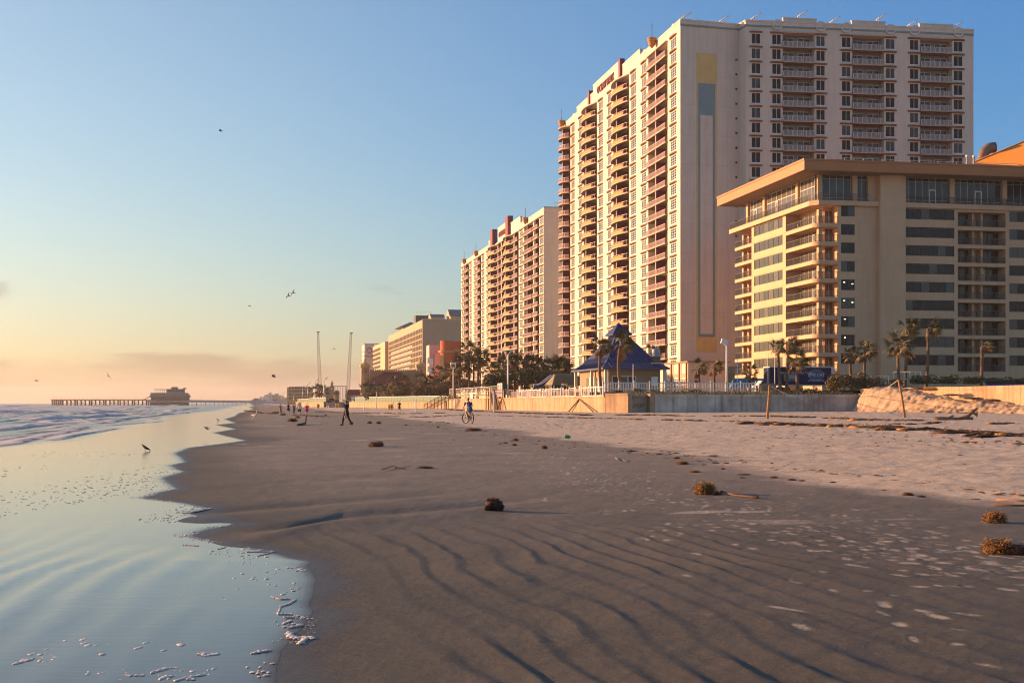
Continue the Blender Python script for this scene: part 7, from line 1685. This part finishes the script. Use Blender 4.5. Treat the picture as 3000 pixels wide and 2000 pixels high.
# ------------------------------------------------------------------ seaweed, wood and litter on the sand
M_weed = [mat('seaweed_gold',(0.36,0.16,0.022),.85,.3,6), mat('seaweed_brown',(0.080,0.036,0.015),.85,.3,6), mat('seaweed_dark',(0.032,0.017,0.010),.9,.3,6)]
def tangle(k, n, L, r, flat=.6, mats=(0,1), core=True):
    rr = random.Random(k); m = MB()
    if core: m.ball((0,0,flat*.42),(.40,.40,flat*.42),9,len(mats)-1,.22,rr)
    for i in range(n):
        a = rr.uniform(0,6.28); z = rr.uniform(.05,.95); q = .48*math.sqrt(max(.05,1-(z-.4)**2*2)); p = Vector((q*math.cos(a),q*math.sin(a),flat*z*.9))
        d = Vector((rr.gauss(0,1),rr.gauss(0,1),rr.gauss(0,.6))).normalized(); pts = [p]
        for j in range(3):
            d = (d+Vector((rr.gauss(0,.6),rr.gauss(0,.6),rr.gauss(0,.4)-.1))).normalized(); p = p+d*L/3; p = Vector((p.x,p.y,max(p.z,.01))); pts.append(p)
        m.tube(pts,[r,r*.9,r*.7,r*.35],3,rr.randrange(len(mats)),False)
    return m, [M_weed[i] for i in mats]
TNG = []
for k,(n,mt) in enumerate(((420,(0,0,1)),(420,(0,1,1)),(300,(1,1,2)),(420,(0,0,1)))):
    mb, ms = tangle(k+3, n, .24, .013, .8, mt); TNG.append(mb.mesh('seaweed_clump', ms))
def clump(label, px, py, wpx, k=0, hw=.6, rz=0, dep=1.0, group='seaweed clumps on the damp sand'):
    g = G(px,py); w = wpx/F*g.y; o = obj('seaweed_clump', TNG[k%4], None, (g.x,g.y,g.z-.01), rz); o.scale = (w*.95, w*dep*.95, w*hw/.8*1.0); tag(o,label,'seaweed',group); return o, w, g
def litter():
    clump('golden seaweed ball left of a trailing stem, midway to the dry sand',2066,1447,62,0,.65)
    clump('flatter brown lump joined to the right of the golden seaweed ball',2098,1449,40,2,.35)
    clump('round golden seaweed ball near the right edge',2914,1531,64,3,.62)
    clump('wide golden seaweed heap cut by the right edge, nearest the camera',2925,1620,90,0,.55,.4); clump('dark tail of the wide seaweed heap at the right edge',2990,1622,100,2,.35)
    clump('seaweed clump with a long shadow near the middle of the damp sand',1100,1309,38,1,.45); clump('small high lump on the seaweed clump in the middle of the damp sand',1112,1307,22,1,.8)
    clump('low flat seaweed strand right of two thin twigs',1245,1372,46,1,.2)
    clump('tall tangled seaweed pile in front of the walkers',857,1235,27,1,.42,.3); clump('small seaweed lump behind the tall pile',872,1224,14,0,.5); clump('seaweed lump beside the leftmost walker',829,1216,16,1,.4)
    clump('long low seaweed strand before the cyclist',1387,1262,44,1,.22); clump('round seaweed ball right of the green bottle line',1595,1315,16,1,.75)
    for i,(px,py,w,k,h) in enumerate(((1510,1291,18,0,.5),(1480,1298,16,0,.3),(1507,1305,13,1,.6),(1465,1300,12,2,.3),(1083,1240,13,1,.5),(1109,1241,14,1,.55),(1029,1240,12,1,.5),(929,1221,8,1,.6),(954,1217,7,1,.5),(1283,1252,8,1,.6),(1190,1246,10,2,.3),(1851,1322,30,2,.15))):
        labs = ('orange weed lump left of the green bottle','thin flat weed scrap in the middle distance','round weed ball below the thin flat scrap','dark flat scrap left of the round weed ball','left one of two weed balls right of the man in black','right one of two weed balls right of the man in black','weed ball at the heel of the man in black','tiny upright weed lump right of the walkers','tiny weed lump on the wrack line right of the walkers','small red-brown weed ball left of the cyclist','dark scrap between the man in black and the cyclist','long thin brown strand at the edge of the dry sand')
        clump(labs[i],px,py,w,k,h)
    for i,(px,py,w,k,h) in enumerate(((2000,1360,34,0,.35),(2036,1383,30,0,.25),(1983,1344,20,2,.4),(2118,1374,12,2,.5),(2062,1362,16,1,.3),(2268,1400,22,1,.35),(2180,1390,40,2,.12),(2320,1406,26,1,.25),(2350,1408,20,2,.25),(2660,1451,30,1,.4),(2175,1400,18,1,.3),(2700,1456,26,2,.3),(2440,1412,18,2,.25),(2090,1335,26,1,.15),(2590,1436,16,1,.3),(2860,1462,30,1,.15))):
        labs = ('bright orange weed tuft left of the larger golden ball','flat orange weed tuft behind the golden ball','dark weed knot farther up the sand from the orange tuft','dark small knot right of the orange tufts','thin brown weed right of the bright orange tuft','brown weed bit on the dry sand line','long dark strand on the dry sand line','brown weed pair on the dry line, left bit','brown weed pair on the dry line, right bit','weed scrap with twigs near the dry line','brown bit below the long dark strand','dark weed scrap right of the twigs','dark bit on the dry line right of the pair','thin strand at the top of the dry line','small brown knot left of the twigs','long thin strand near the right edge on the dry line')
        clump(labs[i],px,py,w,k,h,R.uniform(-.3,.3))
    # dark root ball with spikes
    g = G(1446,1494); w = 62/F*g.y; r = thing('root_ball','dark spiky root ball lying on the damp sand','root ball',tuple(g)); rr = random.Random(2)
    m = MB(); m.ball((0,0,w*.26),(w*.40,w*.38,w*.28),12,0,.18,rr); m.ball((w*.36,0,w*.14),(w*.16,w*.16,w*.15),8,0,.2,rr); m.ball((-w*.3,-.05,w*.12),(w*.2,w*.2,w*.14),8,0,.2,rr); m.build('root_core',mat('root_dark',(.05,.018,.012),.9,.4,12,.6,30),r)
    m = MB()
    for i in range(60):
        a = rr.uniform(0,6.28); q = rr.uniform(0,1); d = Vector((math.cos(a)*q*.9,math.sin(a)*q,rr.uniform(.3,1))).normalized(); p = Vector((0,0,w*.26))+Vector((d.x*w*.36,d.y*w*.34,d.z*w*.24)); m.tube([p,p+d*w*rr.uniform(.05,.17)+Vector((rr.gauss(0,.01),0,0))],[.010,.003],4,0,False)
    m.build('root_spikes',mat('root_red',(.13,.03,.012),.8,.3,9),r)
    # stems and twigs
    def stick(name,label,cat,pix,rad,mm,lift=.02,group=None):
        pts = [G(px,py)+Vector((0,0,lift+dz)) for px,py,dz in pix]; o = pts[0].copy(); m = MB(); m.tube([p-o for p in pts],rad,6); b = m.build(name,mm,None,o); tag(b,label,cat,group); return b
    Md = mat('drift_brown',(.13,.065,.03),.9,.25,6,.4,20)
    stick('weed_stem','long reddish stem trailing right from the golden seaweed ball','stem',[(2112,1447,.03),(2150,1453,.0),(2190,1457,0),(2220,1461,.01)],[.016,.014,.014,.02],Md)
    stick('twig','left of two thin twigs beside the flat seaweed strand','twig',[(1118,1378,0),(1150,1371,.03),(1185,1376,0)],[.012,.01,.008],Md); stick('twig','thin forked twig nearest the flat seaweed strand','twig',[(1160,1374,0),(1152,1362,.08)],[.01,.006],Md)
    stick('driftwood','dark driftwood branch with one end raised, before the walkers','driftwood',[(871,1247,.05),(885,1245,.05),(894,1244,.08),(896.5,1242,.35),(897.5,1242,.62)],[.05,.08,.08,.05,.035],mat('driftwood_dark',(.03,.02,.014),.9))
    stick('white_rope_end','short curled white rope lying on the damp sand','rope',[(1802,1342,0),(1812,1350,0),(1822,1349,.02),(1831,1353,0)],.008,mat('rope_grey',(.45,.42,.38),.8))
    stick('driftwood','short brown stick lying right of the twig group at the far right','driftwood',[(2920,1467,0),(2965,1469,.01),(3010,1472,0)],.012,mat('stick_orange',(.3,.13,.05),.8)); stick('driftwood','dark thin stick below the brown stick at the far right','driftwood',[(2905,1483,0),(2960,1484,0),(3012,1485,0)],.012,Md)
    # fallen palm trunk on the dry sand
    g = G(2740,1231); r = thing('driftwood_log','fallen branched tree trunk lying on the dry sand right of the leaning post','log',tuple(g)); Mlog = mat('log_bark',(.20,.11,.06),.9,.3,3,.5,12)
    k = g.y/F; B_ = lambda px,py,dy=0: Vector(((px-2740)*k,dy,(1236-py)*k))
    MB().tube([B_(2737,1228),B_(2760,1232),B_(2800,1235),B_(2850,1231)],[.10,.16,.20,.12],8).build('trunk',Mlog,r); MB().tube([B_(2805,1233),B_(2835,1224),B_(2853,1208),B_(2864,1200)],[.15,.13,.11,.05],8).tube([B_(2848,1212),B_(2862,1220),B_(2862,1226)],[.08,.1,.04],7).tube([B_(2853,1208),B_(2846,1204)],[.06,.03],6).build('branch',Mlog,r); MB().tube([B_(2772,1230),B_(2795,1222)],[.08,.04],6).build('branch',Mlog,r)
    # leaning pipe; its shadow on the sunlit wall is modelled as another arm
    p = at_c(1665,43.6); q0 = at_c(1697,43.9); q1 = at_c(1738,43.4); z0 = ground(p.x,p.y)
    a = thing('pipe_and_shadow','dark leaning pipe and its modelled shadow, like a roof against the sunlit sea wall','pipe',(p.x,p.y,z0)); MB().tube([(0,0,0),(q0.x-p.x,q0.y-p.y,1.75)],.10,6).build('left_arm',M_dark,a); MB().tube([(q0.x-p.x,q0.y-p.y,1.75),(q1.x-p.x,q1.y-p.y,.1)],.08,6).build('right_arm',Md,a)
    # green bottle
    g = G(1663,1285); b = thing('green_bottle','crushed bright green plastic bottle at the edge of the dry sand','bottle',tuple(g),.4); Mg = mat('green_plastic',(.02,.26,.08),.25,.15,20); w = 20/F*g.y
    MB().tube([(-w*.5,0,w*.28),(-w*.2,0,w*.33),(w*.05,.02,w*.30),(w*.3,0,w*.26),(w*.42,0,w*.22)],[w*.20,w*.30,w*.27,w*.22,w*.09],9).build('body',Mg,b); MB().tube([(w*.42,0,w*.22),(w*.52,0,w*.21)],w*.09,8).build('cap',Mg,b)
    # litter near the wall
    for i,(px,py,lab) in enumerate(((2046,1206,'white scrap at the foot of the stained wall'),(2502,1198,'white cup at the corner of the stained wall'))):
        g = G(px,py); m = MB(); m.lathe([(.06,0),(.10,.22),(.09,.22),(.05,.02)],n=8); m.xform(Matrix.Rotation(1.4,4,'Y')); o = m.build('paper_cup',M_white,None,g+Vector((0,0,.1))); tag(o,lab,'litter')
    g = G(2190,1203); o = obj('seaweed_clump',TNG[1],None,(g.x,g.y,g.z)); o.scale = (.9,.9,.5); tag(o,'tan weed heap with a stump at the foot of the stained wall','seaweed','seaweed clumps on the damp sand')
    for i,(px,py,w,hh,lab) in enumerate(((2688,1141,1.9,.45,'weed heap on the crest of the sand mound, left one'),(2724,1143,2.2,.5,'rusty weed heap on the crest where the bright wall begins'),(2790,1158,2.4,.3,'dark weed strip down the mound slope, upper part'),(2850,1168,2.4,.3,'dark weed strip down the mound slope, lower part'),(2905,1173,1.8,.3,'weed patch at the low end of the mound'))):
        t = (px-2600)/400; p = P(px,py,153-15*t); o = obj('seaweed_clump',TNG[(1,0,2,2,1)[i]],None,(p.x,p.y,p.z-.05),-1.2); o.scale = (w,w*.5,hh); tag(o,lab,'seaweed','weed on the sand mound')
    g = G(2443,1197); r = thing('broken_rail','bent white rail end sticking out of the sand by the stained wall','rail',tuple(g)); k = g.y/F; MB().tube([(1.0,0,0),(.1,0,.75),(-.1,0,1.0),(.1,0,1.35)],.05,6).build('rail',M_white,r); MB().tube([(-.05,0,1.0),(-.1,0,1.4)],.05,6).build('stub',M_white,r)
litter()
def wrack():
    rr = random.Random(21)
    bands = [([(930,1207),(1020,1209),(1180,1212),(1330,1209)],.7,'thin far wrack line below the tan sea wall',1.0),([(1060,1218),(1150,1219),(1240,1222),(1340,1216),(1480,1218)],.5,'wrack line behind the woman in black',.7),
             ([(1310,1199),(1400,1205),(1500,1209),(1600,1213),(1760,1217),(1900,1216),(2020,1220),(2200,1219),(2420,1224),(2520,1230),(2720,1234)],1.0,'long dark wrack line along the foot of the walls',1.25),
             ([(1480,1219),(1640,1223),(1850,1228),(2060,1233),(2200,1236)],.55,'second wrack line just nearer the camera',.9),
             ([(2215,1240),(2330,1247),(2430,1248),(2560,1251),(2650,1258),(2760,1264),(2880,1272),(3010,1283)],1.25,'thick wrack bank on the dry sand at the right',1.5),
             ([(2600,1242),(2700,1243),(2760,1236)],.6,'short wrack strip before the leaning post',.8),([(2880,1243),(2920,1240),(2970,1243)],.9,'dark weed heap near the right edge of the dry sand',1.1),([(2780,1296),(2900,1300),(3000,1302)],.5,'thin wrack strip low on the dry sand at the right',.7),
             ([(2395,1196),(2470,1200),(2560,1201),(2680,1200),(2800,1204),(2990,1196)],.6,'weed scraps at the foot of the mound and wall',.8),([(1180,1234),(1230,1233),(1290,1238),(1340,1240)],.4,'thin weed scraps between the man and the cyclist',.5),
             ([(880,1216),(960,1221),(1000,1220)],.7,'weed patch right of the walkers',.7),([(720,1202),(760,1210),(800,1212),(815,1206)],.8,'dark weed heaps left of the walkers',.9)]
    for pts,dens,lab,h in bands:
        m = MB(); w = [G(px,py) for px,py in pts]; o = w[0].copy()
        for a,b in zip(w[:-1],w[1:]):
            L = (b-a).length; n = int(L*9*dens)
            d = (b-a)/max(L,1e-6); nrm = Vector((-d.y,d.x,0))
            for i in range(n):
                t = rr.random()
                if vnoise(np.array([(a.x+d.x*L*t)*.35]),np.array([(a.y+d.y*L*t)*.35]),7)[0] < -.22: continue
                p = a+d*L*t+nrm*rr.gauss(0,.38*dens); z = a.z+(b.z-a.z)*t
                s = rr.uniform(.10,.30)*h; c = Vector((p.x-o.x,p.y-o.y,z-o.z)); k = rr.choices((0,1,2),(2,3,4))[0]
                if rr.random() < .45: m.ball(c+Vector((0,0,s*.03)),(s*rr.uniform(.8,2.2),s*rr.uniform(.5,1.1),s*.28),6,k,.3,rr)
                else:
                    e = Vector((rr.gauss(0,1),rr.gauss(0,1),rr.uniform(.05,.7)))*s*.8; m.tube([c-e*.5+Vector((0,0,.04)),c+Vector((0,0,s*.4)),c+e*.6],[.016,.015,.008],3,k,False)
        tag(m.build('seaweed_wrack',M_weed,None,o),lab,'seaweed',kind='stuff')
    # scattered scraps
    m = MB()
    for i in range(700):
        px = rr.uniform(900,3000); t = (px-900)/2100; py = 1212+t*60+abs(rr.gauss(0,28)) if rr.random() < .6 else 1215+t*235+rr.gauss(0,7)
        if py < 1206: continue
        g = G(px,py); s = rr.uniform(.015,.055)
        m.ball(g+Vector((0,0,s*.05)),(s*rr.uniform(.9,2.6),s,s*.3),5,rr.choices((0,1,2),(2,3,3))[0],.3,rr)
    tag(m.build('seaweed_scraps',M_weed),'tiny seaweed scraps strewn over the dry sand and its edge','seaweed',kind='stuff')
wrack()
def foam():
    rr = random.Random(4); m = MB()
    def blob(x,y,rx,ry,h,an=0.0,z=.004):
        n = 9; lo = []; hi = []; tp = []
        ph = rr.uniform(0,6.28); 
        for i in range(n):
            a = i*2*math.pi/n; q = 1+.28*math.sin(2*a+ph)+rr.uniform(-.16,.16); c, s = math.cos(a)*rx*q, math.sin(a)*ry*q; X_, Y_ = c*math.cos(an)-s*math.sin(an), c*math.sin(an)+s*math.cos(an)
            lo.append((x+X_,y+Y_,z)); hi.append((x+X_*.9,y+Y_*.9,z+h*.7)); tp.append((x+X_*.5,y+Y_*.5,z+h*rr.uniform(.9,1.15)))
        m.loft([lo,hi,tp],0,True,True)
    def W(px,py): D = CZ*F/(py-HY); return (px-CX)/F*D, D
    Z = lambda z,w: (z*.4252, 1400+w*.4252)
    def line(pts,wd,h=.007):
        wd *= .52
        ws = [W(*Z(*p)) for p in pts]
        for (a,b),(c,d) in zip(ws[:-1],ws[1:]):
            L = math.hypot(c-a,d-b); n = max(2,int(L/(wd*.5)))
            for i in range(n):
                t = i/n; blob(a+(c-a)*t+rr.gauss(0,wd*.12),b+(d-b)*t+rr.gauss(0,wd*.3),wd*rr.uniform(.6,1.1),wd*rr.uniform(.9,2.0),h*rr.uniform(.6,1.2),rr.uniform(-.4,.4))
    for pts,wd in (([(1870,820),(1930,838),(2000,835)],.012),([(2040,840),(1990,870),(1930,890)],.02),([(1930,905),(1915,940),(1960,940),(2020,940)],.017),([(1960,962),(2045,962)],.012),([(2010,985),(1955,1005)],.025),([(1990,1035),(2090,1015)],.018),([(1990,1070),(2000,1095),(2050,1105),(2130,1100),(2170,1107)],.05),([(2110,1105),(2060,1145)],.04),([(1385,1215),(1420,1225),(1510,1215)],.04),([(1745,1208),(1800,1198),(1870,1188)],.03),([(105,1285),(165,1268),(230,1250)],.035),
                   ([(1060,1340),(1110,1325),(1160,1312)],.035),([(1215,1400),(1290,1378),(1410,1358)],.028),([(1100,1392),(1150,1370),(1190,1372)],.035),([(1290,1380),(1340,1395)],.03),([(1700,512),(1790,508),(1880,505)],.018),([(1775,538),(1840,522),(1890,508)],.018),([(1500,492),(1550,480)],.02),([(1260,462),(1370,470)],.018),([(935,1365),(1000,1362)],.025),([(870,1358),(910,1368)],.022)):
        line(pts,wd)
    for cx,cy,sx,sy,n,lo,hi in ((1720,560,130,50,30,.008,.02),(1800,680,150,60,20,.008,.02),(1990,760,90,40,14,.008,.02),(2130,1000,50,70,40,.003,.009),(250,1230,230,60,34,.006,.022),(600,1130,120,50,10,.008,.03),(1000,1170,500,40,16,.006,.03),(1300,1340,300,40,22,.006,.018),(700,1360,300,50,14,.006,.02),(1100,700,600,120,26,.006,.014),(1550,520,160,30,26,.008,.022),(1560,800,250,150,12,.005,.012),(2000,1120,130,50,30,.003,.010)):
        for i in range(int(n*.65)):
            x,y = W(*Z(rr.gauss(cx,sx*.5),rr.gauss(cy,sy*.5))); r0 = rr.uniform(lo,hi); blob(x,y,r0*.7*rr.uniform(1,1.8),r0*.7*rr.uniform(1.2,2.6),r0*.25)
    # broken lace of foam along the edge of the film
    for i in range(520):
        y = 7.5*(34/7.5)**rr.random(); e = float(edge_c(np.array([y]))[0]); n_ = vnoise(np.array([y*2.2]),np.array([e*2.0]),77)[0]
        if n_ < .02: continue
        t = abs(rr.gauss(0,.10))+.015; r0 = rr.uniform(.003,.009)*(1+y/25); blob(e-t-TA*y,y,r0*rr.uniform(1,2),r0*rr.uniform(1.2,3.5),.003)
    # flecks on the bright part of the film (dark against the reflected sky)
    for i in range(900):
        py = 1322+rr.uniform(0,210); t = (py-1325)/190
        px = rr.gauss(430,170) if rr.random() < .55 else rr.uniform(0,540)
        x,y = W(px,py)
        if x+TA*y > float(edge_c(np.array([y]))[0])-.15: continue
        if vnoise(np.array([x*.5]),np.array([y*.16]),33)[0] < -.05: continue
        r0 = rr.uniform(.004,.013)*(1+.6*(1-t)); blob(x,y,r0*rr.uniform(1,2.6),r0*rr.uniform(1.5,4.5),.004,rr.uniform(-.3,.3),.005)
    Mf = mat('sea_foam',(.62,.57,.53),.7,.12,30,.5,120)
    tag(m.build('sea_foam',Mf),'patches, threads and flecks of foam on the thin film of water','foam',kind='stuff')
foam()
# ------------------------------------------------------------------ sea air
def haze():
    m = bpy.data.materials.new('sea_air'); m.use_nodes = True; nt = m.node_tree; N = nt.nodes; L = nt.links
    N.remove(N['Principled BSDF']); v = N.new('ShaderNodeVolumePrincipled'); v.inputs['Color'].default_value = (0.93,0.93,0.95,1); v.inputs['Density'].default_value = 0.00010; v.inputs['Anisotropy'].default_value = 0.3
    L.new(v.outputs[0], N['Material Output'].inputs['Volume'])
    tag(MB().box(-8800,8800,-8800,8800,-8,95).build('haze', m), 'thin warm haze of sea air over the beach and the far shore', 'haze', kind='stuff')
haze()
